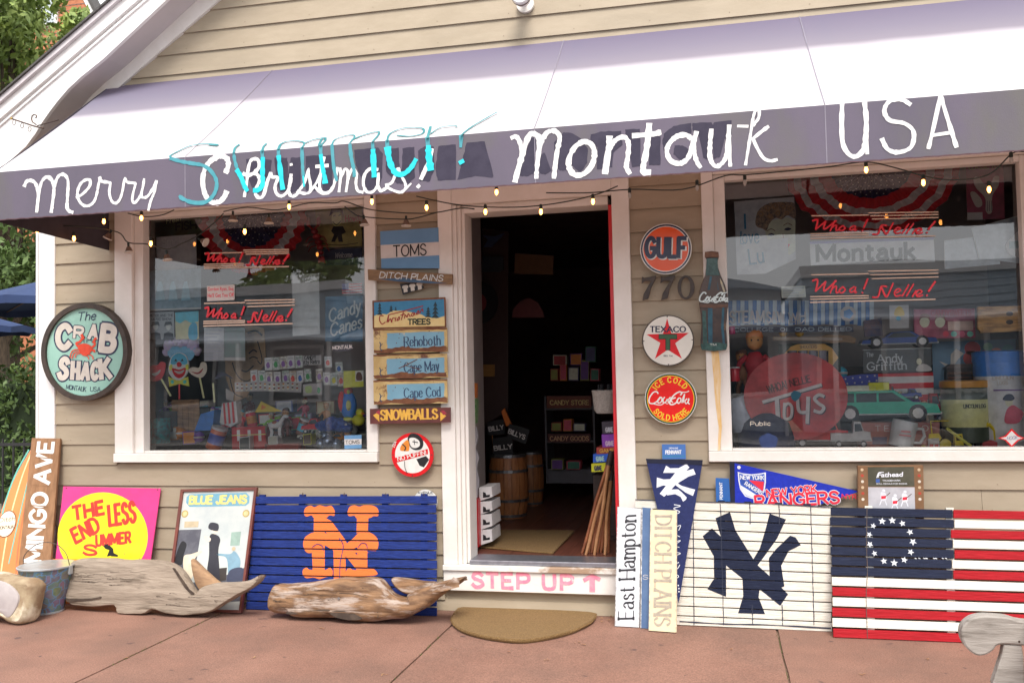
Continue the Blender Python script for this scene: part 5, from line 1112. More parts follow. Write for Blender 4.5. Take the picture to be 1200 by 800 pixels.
def cracks(t, conv, xs, yf, n, z, seed):
    r = random.Random(seed)
    for k in range(n):
        x = r.uniform(*xs); y = yf(x)+r.uniform(-1, 1)*16; L_ = r.uniform(14, 90); t.stroke('crack', DGR, [conv(x, y), conv(x+L_*.3, y+r.uniform(-3, 3)), conv(x+L_*.7, y+r.uniform(-4, 4)), conv(x+L_, y+r.uniform(-5, 3))], r.uniform(.25, .6), z, rough=1.2, taper=(1, .3))
cracks(t, ZC(0, 500, 3.333), (330, 600), lambda x: 590+((x*7) % 50-25), 22, .0925, 1); cracks(t, CRK, (60, 380), lambda x: 620+((x*3) % 40-20), 12, .0925, 2)
t.done(smooth=('body', 'fluke'))
c = ZC(280, 560, 4.286)
t = Thing('driftwood_log', 'brown driftwood log with a pointed upturned end, below the blue slatted board', 'driftwood', G(330, 719), V(1, -.02, 0), V(0, .10, 1))
hp = CV(c, [(190, 600), (200, 560), (225, 525), (290, 520), (370, 515), (450, 508), (530, 495), (620, 492), (720, 492), (760, 520), (800, 570), (850, 592), (875, 590), (880, 568), (940, 545), (1000, 520), (1060, 510), (1110, 500), (1155, 492), (1130, 525), (1080, 560), (1020, 600), (980, 635), (920, 665), (870, 690), (820, 698), (740, 700), (650, 708), (560, 700), (500, 690), (400, 688), (320, 685), (288, 672), (230, 665), (195, 645)])
P_ = smoothpts(t.P(hp), 3, True); slab(t.m('body', DW2), P_, [(0, .02), (.02, .004), (.045, 0), (.07, .006), (.10, .003), (.125, .012), (.14, .024), (.146, .04)], .010, 5)
P_ = smoothpts(t.P(CV(c, [(778, 510), (792, 493), (850, 498), (930, 512), (1000, 520), (975, 545), (930, 565), (880, 580), (840, 572), (800, 545)])), 3, True); slab(t.m('splinter', DW2), P_, [(-.01, .006), (.02, 0), (.05, .003), (.062, .012)], .004, 9)
t.poly('crack', DGR, smooth=True, pts=CV(c, [(300, 655), (400, 645), (500, 640), (505, 648), (420, 654), (330, 664)]), z0=.13, z1=.1475); t.poly('dark_hollow', DGR, CV(c, [(512, 655), (545, 645), (600, 650), (650, 668), (665, 688), (600, 690), (545, 678)]), .12, .1480, smooth=True); t.stroke('crack', DGR, CV(c, [(560, 560), (640, 565), (720, 590)]), .5, .1475); t.stroke('crack', DGR, CV(c, [(740, 640), (750, 660), (748, 680)]), .8, .1475)
cracks(t, c, (210, 760), lambda x: 590+((x*11) % 110-55), 46, .1465, 3); cracks(t, c, (800, 1000), lambda x: 650-(x-800)*.2, 10, .1465, 4)
t.m('nail_eye', mat('steel_bright', (.5, .5, .52), rough=.3, metal=.9)).disc(*t.L(*c(502, 603), .149), .007, .14, .153, 12); t.done(smooth=('body', 'splinter'))
# ---- surfboard, street plank, bucket, stone
SFO = mat('orange_fibreglass', (.74, .24, .065), (.68, .21, .055), rough=.25, scale=4)
t = Thing('surfboard', 'orange surfboard with cream and teal stripes leaning at the far left corner', 'surfboard', G(10, 706), V(1, 0, 0), W(30, 560, .0)-W(30, 706, -.22))
hp = [(47, 514), (40, 522), (26, 545), (12, 573), (0, 606), (-9, 645), (-12, 690), (-8, 712), (32, 714), (38, 690), (42, 650), (47, 600), (50, 550), (50, 525)]
P_ = smoothpts(t.P(hp), 4, True); slab(t.m('deck', SFO), P_, [(-.03, .02), (-.02, .006), (0, 0), (.012, .004), (.018, .014), (.019, .02)])
for pts, m_, w in (([(42, 524), (28, 560), (14, 610), (4, 670), (2, 700)], flat('#e6cf9a'), 1.6), ([(36, 528), (20, 558), (6, 600), (-3, 660)], flat('#69b6a6'), 1.8), ([(44, 540), (34, 580), (24, 640), (20, 690)], flat('#c8704a'), 1.2), ([(40, 545), (29, 590), (13, 660)], flat('#69b6a6'), 1.4)): t.stroke('stripe', m_, pts, w, .0192)
p = t.L(10.5, 614); t.m('badge_edge', flat('#7a4a2a')).disc(p.x, p.y, .068, .0205, .021, 32, ry=.085); t.m('badge', flat('#e8ddc4')).disc(p.x, p.y, .062, .0211, .0216, 32, ry=.079)
t.text('lettering', flat('#5a3a2a'), 'Ditch', (2, 612), (20, 610), 4.4, .0218, kind='s', w=.12); t.text('lettering', flat('#5a3a2a'), 'MONTAUK', (0, 620.5), (19, 619), 3.4, .0218, kind='s', w=.16); t.done(smooth=('deck',))
t = leanthing('street_plank', 'brown wooden plank stencilled upright with white avenue lettering, beside the surfboard', 'sign', (19, 709), (57.5, 709), (72.6, 514), (39.5, 513.5), -.03)
t.poly('plank', mat('brown_plank', (.30, .155, .075), (.22, .11, .05), rough=.75, scale=5, st=(8, 8, 1.2), bump=.5), [(39.5, 513.5), (72.6, 514), (57.5, 709), (19, 709)], 0, .022)
t.text('lettering', mat('stencil_white', (.74, .73, .7), rough=.6, c3=(.5, .4, .3), s3=30, scale=20), 'FLAMINGO AVE', (44, 708), (64.8, 519.5), 10, .0226, up=(-17.5, -1.2), kind='s', w=.24, sgap=.24)
for k, y in enumerate((536, 568, 592, 618, 645)): t.stroke('stencil_gap', MATS['brown_plank'], [(44-k*3.0, y), (64-k*2.9, y+1.5)], 1.0, .0236, smooth=False)
t.done(bevel={'plank': .002})
b0 = G(55, 716); t = Thing('bucket', 'metal bucket wrapped in colourful postcard pictures, between the stone and the pink sign', 'bucket', b0, V(1, 0, 0), V(0, 0, 1))
sc_ = (G(56, 716)-G(55, 716)).length; rb, rt, hh = 17.5*sc_, 30*sc_, 52*sc_
def collage():
    m = bpy.data.materials.new('postcard_collage'); m.use_nodes = True; n = m.node_tree.nodes; l = m.node_tree.links; b = n['Principled BSDF']; tc = n.new('ShaderNodeTexCoord')
    v = n.new('ShaderNodeTexVoronoi'); v.distance = 'CHEBYCHEV'; v.inputs['Scale'].default_value = 21; l.new(tc.outputs['Object'], v.inputs['Vector'])
    no = n.new('ShaderNodeTexNoise'); no.inputs['Scale'].default_value = 45; no.inputs['Detail'].default_value = 4; l.new(tc.outputs['Object'], no.inputs['Vector'])
    mx = n.new('ShaderNodeMix'); mx.data_type = 'RGBA'; mx.inputs[0].default_value = .6; l.new(v.outputs['Color'], mx.inputs[6]); l.new(no.outputs['Color'], mx.inputs[7])
    hs = n.new('ShaderNodeHueSaturation'); hs.inputs['Saturation'].default_value = .75; hs.inputs['Value'].default_value = .26; l.new(mx.outputs[2], hs.inputs['Color'])
    g = n.new('ShaderNodeMix'); g.data_type = 'RGBA'; v2 = n.new('ShaderNodeTexVoronoi'); v2.distance = 'CHEBYCHEV'; v2.feature = 'F2'; v2.inputs['Scale'].default_value = 21; l.new(tc.outputs['Object'], v2.inputs['Vector'])
    s_ = n.new('ShaderNodeMath'); s_.operation = 'SUBTRACT'; l.new(v2.outputs['Distance'], s_.inputs[0]); l.new(v.outputs['Distance'], s_.inputs[1]); r = n.new('ShaderNodeMath'); r.operation = 'LESS_THAN'; r.inputs[1].default_value = .06; l.new(s_.outputs[0], r.inputs[0])
    l.new(r.outputs[0], g.inputs[0]); l.new(hs.outputs[0], g.inputs[6]); g.inputs[7].default_value = (.10, .2, .34, 1); l.new(g.outputs[2], b.inputs['Base Color']); b.inputs['Roughness'].default_value = .3; return m
ZN = mat('galvanised_zinc', (.5, .53, .55), (.42, .45, .48), rough=.35, metal=.6, scale=20)
t.m('body', collage()).lathe([(rb, .006), (rb+.001, .012), (rt-.002, hh-.01)], 40); t.m('inner_wall', ZN).lathe([(rt-.0025, hh-.004), (rt-.006, hh-.012), (rb, hh*.35)], 40); t.m('rim', ZN).lathe([(rt-.003, hh-.011), (rt+.003, hh-.010), (rt+.004, hh-.003), (rt, hh), (rt-.004, hh-.002)], 40); t.m('base_hoop', ZN).lathe([(rb+.0005, 0), (rb+.003, .001), (rb+.0035, .009), (rb+.001, .011)], 40)
t.m('handle', STEEL).tube(smoothpts([(-rt, hh-.02, 0), (-rt*.98, hh+.05, .0), (-rt*.5, hh+.115, -.02), (rt*.2, hh+.12, -.02), (rt*.8, hh+.07, 0), (rt, hh-.02, 0)], 5), .0025, 6)
for s_ in (-1, 1): t.m('handle_lug', ZN).box(s_*rt-.008, s_*rt+.008, hh-.05, hh-.008, -.012, .012)
t.done(smooth=('body', 'rim', 'base_hoop', 'inner_wall'))
c = ZC(0, 500, 3.333)
t = Thing('stone_block', 'rough stone block with a pale grey face and ochre edge, at the lower left', 'stone', G(20, 731), V(1, -.1, 0), V(0, .15, 1))
hp = CV(c, [(-150, 600), (-80, 570), (0, 566), (60, 580), (120, 590), (146, 615), (140, 650), (128, 700), (112, 750), (88, 770), (50, 762), (20, 740), (-20, 745), (-90, 740), (-150, 700)])
OC = mat('ochre_stone', (.38, .30, .19), (.25, .17, .10), rough=.7, scale=9, bump=.8, bscale=12, c3=(.62, .55, .42), s3=6, lo3=.5, hi3=.62)
P_ = smoothpts(t.P(hp), 3, True); slab(t.m('stone_body', OC), P_, [(-.10, .03), (-.06, .004), (0, 0), (.03, .008), (.045, .022)], .008, 2)
P_ = smoothpts(t.P(CV(c, [(-120, 600), (-20, 588), (50, 602), (92, 640), (98, 680), (78, 725), (55, 742), (15, 715), (-60, 715), (-120, 680)])), 3, True); slab(t.m('pale_face', mat('pale_stone', (.42, .38, .37), (.33, .29, .29), rough=.55, scale=5, bump=.4)), P_, [(.03, 0), (.049, .003), (.053, .012)], .003, 4)
t.done(smooth=('stone_body', 'pale_face'))
# ---- half round doormat with loose fibres
COIR = mat('coir', (.27, .165, .065), (.18, .105, .04), rough=.95, scale=160, bump=.9, bscale=220); COIR2 = mat('coir_fibre', (.34, .21, .085), (.18, .105, .04), rough=.95, scale=90)
def doormat(name, label, pts, z, th, nf):
    c0 = G(*pts[0], z); t = Thing(name, label, 'doormat', c0, V(1, 0, 0), V(0, 1, 0))
    P_ = [Vector(((G(*p, z+th)-c0).x, (G(*p, z+th)-c0).y)) for p in pts]; P_ = smoothpts(P_, 6, True) if len(pts) > 5 else P_
    slab(t.m('mat_body', COIR), P_, [(.001, .006), (th*.5, 0), (th, .004)], .0015, 4)
    x0, x1 = min(p.x for p in P_), max(p.x for p in P_); y0, y1 = min(p.y for p in P_), max(p.y for p in P_)
    def ins(x, y):
        r = False
        for i in range(len(P_)):
            a, b = P_[i], P_[i-1]
            if (a.y > y) != (b.y > y) and x < (b.x-a.x)*(y-a.y)/(b.y-a.y)+a.x: r = not r
        return r
    b = MB(); k = 0
    while k < nf:
        if k % 5 == 0: i = rnd.randrange(len(P_)); p = P_[i-1].lerp(P_[i], rnd.random()); x, y = p.x+rnd.gauss(0, .003), p.y+rnd.gauss(0, .003)
        else:
            x, y = rnd.uniform(x0, x1), rnd.uniform(y0, y1)
            if not ins(x, y): continue
        k += 1; a = rnd.uniform(0, 6.3); l_ = rnd.uniform(.004, .010); d = Vector((math.cos(a)*l_*.7, math.sin(a)*l_*.7, l_*.8)); w_ = Vector((-math.sin(a), math.cos(a), 0))*.0009; o = Vector((x, y, th*.7))
        b.add([o-w_, o+w_, o+d], [(0, 1, 2)])
    f = b.build('coir_pile', COIR2, t.root, fix=False); f['kind'] = 'stuff'; t.done(); return t
c = ZC(500, 620, 4.446)
doormat('half_round_doormat', 'half round tan coir doormat lying on the sidewalk before the doorstep', CV(c, [(128, 470), (140, 438), (160, 412), (200, 402), (350, 402), (520, 410), (700, 420), (860, 430), (880, 446), (855, 478), (780, 515), (700, 540), (600, 560), (480, 572), (350, 560), (230, 535), (160, 505)]), 0, .022, 14000)
# ---- bench arm, near right
c = ZC(960, 560, 3.333); BW = mat('weathered_teak', (.36, .33, .30), (.25, .225, .20), rough=.8, scale=4, st=(1.2, 9, 9), bump=.6, c3=(.16, .14, .12), s3=4, lo3=.58, hi3=.7)
t = Thing('wooden_bench', 'weathered grey wooden bench with a scrolled arm, entering at the lower right', 'bench', W(1150, 770, -1.35), V(1, 0, 0), V(0, 0, 1))
gz_ = -t.o.z
P_ = smoothpts(t.P(CV(c, [(1250, 600), (1000, 575), (800, 558), (740, 543), (690, 538), (640, 536), (600, 544), (570, 565), (556, 592), (558, 630), (578, 665), (615, 690), (650, 688), (678, 672), (692, 655), (720, 648), (800, 652), (1000, 668), (1250, 690)])), 4, True)
slab(t.m('arm', BW), P_, [(-.05, .006), (-.046, 0), (.0, 0), (.004, .006)], .0012, 3)
a = t.P(CV(c, [(722, 650), (792, 652), (800, 700), (803, 800), (800, 1000), (690, 1000), (680, 800), (700, 740), (716, 690)]))
P_ = [p for p in a if p.y > gz_]; zl = [Vector((a[4].x, gz_)), Vector((a[5].x-.02, gz_))]; P_ = [a[0], a[1], a[2], a[3], Vector((a[3].x, gz_)), Vector((a[7].x-.01, gz_)), a[6], a[7], a[8]]
slab(t.m('leg', BW), P_, [(-.045, .004), (-.04, 0), (-.006, 0), (-.002, .004)], .001, 6)
x0 = a[1].x
b = MB(); b.box(x0+.42, x0+.47, gz_, .12, -.042, -.006); b.build('leg', BW, t.root, bevel=.003)
for k in range(5): b = MB(); b.box(x0+.03+k*.085, x0+.105+k*.085, gz_+.40, gz_+.42, .006, .9); b.build('seat_slat', BW, t.root, bevel=.003)
for k in range(4): b = MB(); b.box(x0+.43+k*.012, x0+.45+k*.012, gz_+.5+k*.1, gz_+.585+k*.1, .006, .9); b.build('back_slat', BW, t.root, bevel=.003)
p = t.L(*c(780, 636)); t.m('screw', STEEL).disc(p.x, p.y, .004, .0035, .0055, 8)
t.done(smooth=())
# ================================================================== string lights under the awning
BULB = mat('warm_bulb_glow', (1.0, .36, .07), (1, .36, .07), rough=.2, emit=8); BULBOFF = mat('clear_bulb', (.5, .48, .45), rough=.1); SOCK = mat('bulb_socket', (.02, .03, .025), rough=.5)
YC = -.42
cords = [[(20, 262), (60, 264), (100, 266), (138, 272), (150, 284), (172, 286), (196, 292), (214, 285), (232, 276), (250, 262), (262, 250)], [(150, 250), (170, 254), (190, 252), (204, 246)],
         [(262, 248), (290, 243), (325, 246), (362, 238), (392, 238), (404, 236), (431, 245), (465, 249), (490, 250), (512, 249), (540, 244), (556, 245)], [(404, 242), (413, 249), (425, 254), (472, 257), (490, 255), (512, 249)], [(488, 230), (524, 238), (557, 242), (600, 243), (632, 241), (660, 237), (684, 232), (705, 226), (724, 218)],
         [(640, 226), (690, 226), (740, 222), (800, 222), (850, 206), (873, 205), (930, 200), (975, 195), (1015, 190), (1050, 197), (1085, 207), (1118, 211), (1158, 205), (1186, 180), (1200, 178)]]
t = Thing('string_lights', 'black cord of small warm bulbs looped under the awning edge', 'string lights', W(0, 262, YC)); t.o = t.o.copy()
CP = lambda x, y, d=0: (*t.L(x, y), d)
for i, cd_ in enumerate(cords): b = MB(); b.tube(smoothpts([CP(*p) for p in cd_], 5), .0034, 5); b.build('cord', SOCK, t.root)
bulb_on = [(87, 281), (122, 261), (44, 272), (166, 257), (177, 287), (287, 273), (339, 244), (436, 238), (500, 245), (569, 250), (582, 227), (634, 250), (695, 238), (1015, 201), (1082, 216), (1159, 224)]
gm0 = None
def bulb(x, y, on):
    global gm0
    e = bpy.data.objects.new('bulb', None)
    m_ = MB(); m_.lathe([(.0005, -.036), (.004, -.034), (.008, -.026), (.009, -.019), (.007, -.010), (.005, -.004)], 12); o = m_.build('bulb', BULB if on else BULBOFF, t.root, smooth=True)
    s_ = MB(); s_.lathe([(.006, -.006), (.0085, -.004), (.0085, .016), (.005, .020)], 10); q = s_.build('socket', SOCK, o); p = CP(x, y); o.location = (p[0], p[1]+.027, .002)
for x, y in bulb_on: bulb(x, y, True)
for x, y in ((738, 231), (873, 216), (1185, 190), (817, 222)): bulb(x, y, False)
t.done()
for i, (x, y, a, lb) in enumerate([(127, 277, -.5, 'tiny brown and white clip lamp hanging under the dark end of the awning'), (151, 293, .1, 'tiny brown and white clip lamp in front of the left casing'), (196, 302, .15, 'tiny brown and white clip lamp over the white paper in the left window'), (239, 283, 1.1, 'tiny pale clip lamp tilted sideways beside the red white and blue bunting'), (273, 256, 0, 'tiny clip lamp hanging over the left half of the smaller bunting'), (315, 259, 0, 'tiny clip lamp hanging over the right half of the smaller bunting'), (427, 261, .1, 'tiny brown clip lamp near the yellow cartoon sign'), (476, 262, 0, 'tiny dark clip lamp hanging above the blue striped sign')]):
    q = Thing('clip_lamp', lb, 'clip lamp', W(x, y, YC), V(math.cos(a), 0, math.sin(a)), V(-math.sin(a), 0, math.cos(a)), group='clip lamps on the light cord')
    q.m('clip', SOCK).box(-.005, .005, .018, .042, -.004, .004); q.m('shade', mat('brown_tin', (.09, .045, .03), (.14, .08, .05), rough=.4, scale=60)).lathe([(.008, .02), (.013, .014), (.022, -.008), (.018, -.008)], 14); q.m('rim', OW).lathe([(.021, -.008), (.0255, -.009), (.027, -.015), (.02, -.014)], 14); q.done(smooth=('shade',))
# ================================================================== behind and beside the shop
def leafmat(k, a, b): 
    m = mat(k, a, b, rough=.6, scale=3, lo=.35, hi=.65); return m
LF1 = leafmat('leaf_green', (.13, .20, .05), (.06, .11, .028)); LF2 = leafmat('leaf_bright', (.32, .40, .10), (.15, .22, .06)); BARK = mat('bark', (.10, .07, .045), (.05, .035, .025), rough=.9, scale=14, st=(3, 3, .6), bump=.8)
def leaves(name, m, par, clumps, n, size, seed):
    r = random.Random(seed); vs = []; fs = []
    for _ in range(n):
        c0, rad = clumps[r.randrange(len(clumps))]
        d = Vector((r.gauss(0, 1), r.gauss(0, 1), r.gauss(0, 1))).normalized(); p = Vector(c0)+d*rad*(r.random()**.4)
        a = Vector((r.gauss(0, 1), r.gauss(0, 1), r.gauss(0, .6))).normalized(); b_ = a.cross(Vector((r.gauss(0, 1), r.gauss(0, 1), r.gauss(0, 1)))).normalized(); s_ = size*r.uniform(.6, 1.3); k = len(vs)
        vs += [p-a*s_, p+b_*s_*.42, p+a*s_, p-b_*s_*.42]; fs.append((k, k+1, k+2, k+3))
    me = bpy.data.meshes.new(name); me.from_pydata([tuple(v) for v in vs], [], fs); me.materials.append(m); o = bpy.data.objects.new(name, me); COL.objects.link(o); o.parent = par; o['kind'] = 'stuff'; return o
def tree(label, base, h, crown, n, size, seed, m, group=None):
    t = Thing('leafy_tree', label, 'tree', base, V(1, 0, 0), V(0, 0, 1), group=group); r = random.Random(seed)
    t.m('trunk', BARK).tube([(0, 0, 0), (.05, h*.3, .02), (-.04, h*.55, 0), (.02, h*.8, 0)], [.17, .13, .10, .05], 10)
    cl = []
    for k in range(crown[1]):
        a = r.uniform(0, 6.3); rr = crown[0]*r.random()**.6; z = h*(.42+.6*r.random()); shrink = 1-.5*abs(z/h-.7)
        c0 = Vector((rr*math.cos(a)*shrink, z, rr*math.sin(a)*shrink)); cl.append((c0, r.uniform(.28, .6)*crown[0]*.5))
        if k < 9: t.m('limb', BARK).tube([(0, h*(.3+.03*k), 0), (c0.x*.5, (h*.35+z)/2, c0.z*.5), tuple(c0)], [.055, .035, .012], 6); t.done()
    t.done(); leaves('crown', m, t.root, cl, n, size, seed); return t
def gp(px, Y, z=-.05): p = W(px, 500, Y); return V(p.x, Y, z)
tree('tall green tree rising beyond the eave at the upper left', gp(12, 9), 9.6, (2.3, 60), 26000, .085, 3, LF2)
tree('dark green tree behind the blue parasols at the left edge', gp(0, 7.0), 5.2, (1.9, 40), 16000, .07, 5, LF1)
tree('second dark tree half hidden by the corner of the shop, behind the parasols', gp(75, 8.5), 5.6, (2.0, 30), 9000, .08, 6, LF1)
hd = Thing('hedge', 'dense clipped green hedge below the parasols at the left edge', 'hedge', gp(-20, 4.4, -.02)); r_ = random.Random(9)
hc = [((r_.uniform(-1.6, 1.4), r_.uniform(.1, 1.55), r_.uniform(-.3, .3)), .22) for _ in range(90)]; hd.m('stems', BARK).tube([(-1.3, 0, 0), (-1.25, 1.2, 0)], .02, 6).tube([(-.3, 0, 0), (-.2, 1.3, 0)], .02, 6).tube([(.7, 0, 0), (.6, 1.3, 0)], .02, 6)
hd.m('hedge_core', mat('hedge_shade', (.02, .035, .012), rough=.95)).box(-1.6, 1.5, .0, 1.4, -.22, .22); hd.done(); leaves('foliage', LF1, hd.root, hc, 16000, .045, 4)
IRON = mat('fence_iron', (.02, .02, .022), rough=.5)
fe = Thing('iron_fence', 'low dark iron fence in front of the hedge, behind the surfboard', 'fence', gp(-30, 2.6, -.02)); fe.m('rail', IRON).box(-1, .95, .78, .81, -.012, .012); fe.done(); fe.m('rail', IRON).box(-1, .95, .12, .15, -.012, .012); fe.done()
for k in range(17): fe.m('bar', IRON).box(-1+k*.12, -.985+k*.12, .0, .85, -.007, .007); fe.done()
PB = mat('parasol_blue', (.02, .042, .12), (.016, .034, .10), rough=.85, scale=6)
def parasol(label, px, py, Y, R_, seed):
    ap = W(px, py, Y); t = Thing('parasol', label, 'parasol', V(ap.x, Y, 0), V(1, 0, 0), V(0, 0, 1), group='blue parasols beyond the shop corner'); zt, zr = ap.z, ap.z-.3*R_
    n = 8
    for k in range(n):
        a0, a1 = 2*math.pi*(k+.37)/n, 2*math.pi*(k+1.37)/n; b = MB(); A = (R_*math.cos(a0), zr, R_*math.sin(a0)); B_ = (R_*math.cos(a1), zr, R_*math.sin(a1)); mid = ((A[0]+B_[0])/2*.98, zr+.03, (A[2]+B_[2])/2*.98)
        b.add([(0, zt, 0), A, mid, B_], [(0, 2, 1), (0, 3, 2)]); b.add([A, mid, B_, (B_[0], zr-.07, B_[2]), (mid[0], zr-.05, mid[2]), (A[0], zr-.07, A[2])], [(0, 1, 4, 5), (1, 2, 3, 4)]); b.build('canopy_panel', PB, t.root, fix=False)
        b = MB(); b.tube([(0, zt-.03, 0), (A[0]*.98, zr-.01, A[2]*.98)], .008, 5); b.build('rib', STEEL, t.root)
    t.m('pole', BARK).tube([(0, 0, 0), (0, zt+.05, 0)], .022, 10); t.m('base', IRON).lathe([(.22, 0), (.22, .04), (.05, .07), (.03, .2)], 20); t.done(); return t
parasol('larger blue parasol beyond the shop corner, its right side hidden by the wall', 80, 322, 3.4, 1.1, 1)
parasol('lower blue parasol cut by the left edge of the photo', -24, 367, 4.2, .62, 2)
# neighbouring house with red shingles
ho = Thing('shingled_house', 'orange red shingled house with a white framed window, beyond the eave at upper left', 'building', gp(30, 14, -.05)); hx0 = ho.L(-140, 0).x
SHG = mat('cedar_shingle', (.42, .15, .07), (.33, .11, .05), rough=.8, scale=10, bump=.2)
rgt = [(ho.L(60, -75)), (ho.L(112, 26))]; sl_ = (rgt[1].y-rgt[0].y)/(rgt[1].x-rgt[0].x)
y = 0; ytop = rgt[0].y
for k in range(95):
    y0 = k*.13; 
    if y0 > ytop: break
    if y0 < 3.4 and k % 3: continue
    xe = rgt[1].x+(y0-rgt[1].y)/sl_ if y0 > rgt[1].y-.6 else rgt[1].x+.35
    b = MB(); hgt = .128 if y0 >= 3.3 else .388
    b.add([(hx0, y0, .02), (xe, y0, .02), (xe, y0+hgt, 0), (hx0, y0+hgt, 0)], [(0, 1, 2, 3)]).add([(hx0, y0, .0), (xe, y0, 0), (xe, y0, .02), (hx0, y0, .02)], [(0, 1, 2, 3)]); b.build('shingle_course', SHG, ho.root, fix=False)
ho.m('wall', SHG).box(hx0, rgt[1].x+.3, 0, rgt[1].y-.5, -5, -.001)
b = ho.m('rake_board', TRIMC); d_ = (rgt[0]-rgt[1]).normalized(); e_ = rgt[1]-d_*.8; b.prism([e_, e_+Vector((.10, .06)), rgt[0]+Vector((.10, .06)), rgt[0]], -.3, .05)
rf = ho.m('roof', SHINGLE); rf.prism([e_+Vector((.101, .062)), e_+Vector((.16, .10)), rgt[0]+Vector((.16, .10)), rgt[0]+Vector((.101, .062))], -.3, .1); ho.done()
wq = [(38, -30), (60, -30), (68, 42), (47, 42)]; a0, a1 = ho.L(44, 34), ho.L(69, -30); wb = MB(); wb.box(a0.x, a1.x, a0.y, a1.y, .02, .07); wn = wb.build('window', TRIMC, ho.root); wb = MB(); wb.box(a0.x+.08, a1.x-.08, a0.y+.08, a1.y-.08, .071, .075); wb.build('pane', mat('far_window_pane', (.5, .55, .6), rough=.1), wn)
# ================================================================== the other side of the street (seen in the panes)
ac = MB(); ac.box(-60, 60, -17.0, -13.21, -.3, .0); structure(ac.build('far_pavement', mat('grey_paving', (.36, .34, .32), (.3, .29, .28), rough=.9, scale=8)))
ln_ = MB()
for k in range(-8, 9): ln_.box(k*5-1.2, k*5+1.2, -8.85, -8.75, -.1299, -.126)
structure(ln_.build('road_marking', mat('road_yellow', (.6, .45, .08), rough=.8)))
def far_house(label, x0, x1, zt, wallc, roofc, nw, gable):
    t = Thing('street_building', label, 'building', V(x1, -17.0, 0), V(-1, 0, 0), V(0, 0, 1), group='buildings across the street'); w_ = x1-x0; wm = mat('far_wall_%d' % int(x0+100), wallc, rough=.7, scale=3)
    t.m('wall', wm).box(0, w_, 0, zt, -6, 0); t.done()
    b = MB()
    for k in range(int(zt/.2)): b.add([(0, k*.2, .03), (w_, k*.2, .03), (w_, k*.2+.19, .005), (0, k*.2+.19, .005), (0, k*.2, .005), (w_, k*.2, .005)], [(0, 1, 2, 3), (4, 5, 1, 0)])
    o = b.build('clapboards', wm, t.root, fix=False); o['kind'] = 'stuff'
    rm = mat('far_roof_%d' % int(x0+100), roofc, rough=.8, scale=12)
    if gable: t.m('roof', rm).prism([(-.3, zt), (w_+.3, zt), (w_/2, zt+gable)], -6, .4)
    else: t.m('parapet', TRIMC).box(-.05, w_+.05, zt, zt+.25, -6, .15)
    step = w_/(nw+.0)
    for k in range(nw):
        cx = step*(k+.5)
        if k == nw//2: b = MB(); b.box(cx-.55, cx+.55, 0, 2.2, .031, .08); d = b.build('door', TRIMC, t.root); b = MB(); b.box(cx-.4, cx+.4, .15, 2.05, .081, .09); b.build('door_leaf', flat('#2b3b44'), d); b = MB(); b.box(cx+.3, cx+.34, 1, 1.1, .091, .13); b.build('handle', METAL, d)
        else: b = MB(); b.box(cx-.75, cx+.75, .8, 2.3, .031, .09); d = b.build('window', TRIMC, t.root); b = MB(); b.box(cx-.65, cx+.65, .9, 2.2, .091, .095); b.build('pane', mat('far_shop_glass', (.08, .11, .13), rough=.05), d)
    t.m('porch_roof', rm).add([(-.1, 2.75, .03), (w_+.1, 2.75, .03), (w_+.1, 2.45, 1.3), (-.1, 2.45, 1.3), (-.1, 2.65, .03), (w_+.1, 2.65, .03), (w_+.1, 2.38, 1.3), (-.1, 2.38, 1.3)], [(0, 3, 2, 1), (4, 5, 6, 7), (3, 7, 6, 2), (0, 4, 7, 3), (1, 2, 6, 5)])
    for k in range(int(w_/2.4)+1): b = MB(); b.box(k*2.4, k*2.4+.1, 0, 2.4, 1.15, 1.25); b.build('post', TRIMC, t.root)
    t.done()
far_house('blue grey clapboard shop across the street, reflected in the left pane', -24, -9.2, 3.7, (.42, .50, .55), (.5, .55, .6), 5, 0)
far_house('white clapboard shop with a low gable across the street', -8.8, 1.5, 3.3, (.75, .77, .78), (.55, .6, .66), 5, .9)
far_house('long pale blue clapboard building across the street, reflected in the right pane', 2.0, 17, 3.6, (.55, .62, .68), (.45, .5, .56), 7, 0)
tree('round tree behind the roofs across the street', V(-15, -26, 0), 6.5, (2.6, 30), 6000, .16, 21, LF2, 'trees across the street'); tree('taller tree behind the pale blue building across the street', V(17, -27, 0), 8, (3, 30), 6000, .18, 22, LF1, 'trees across the street')
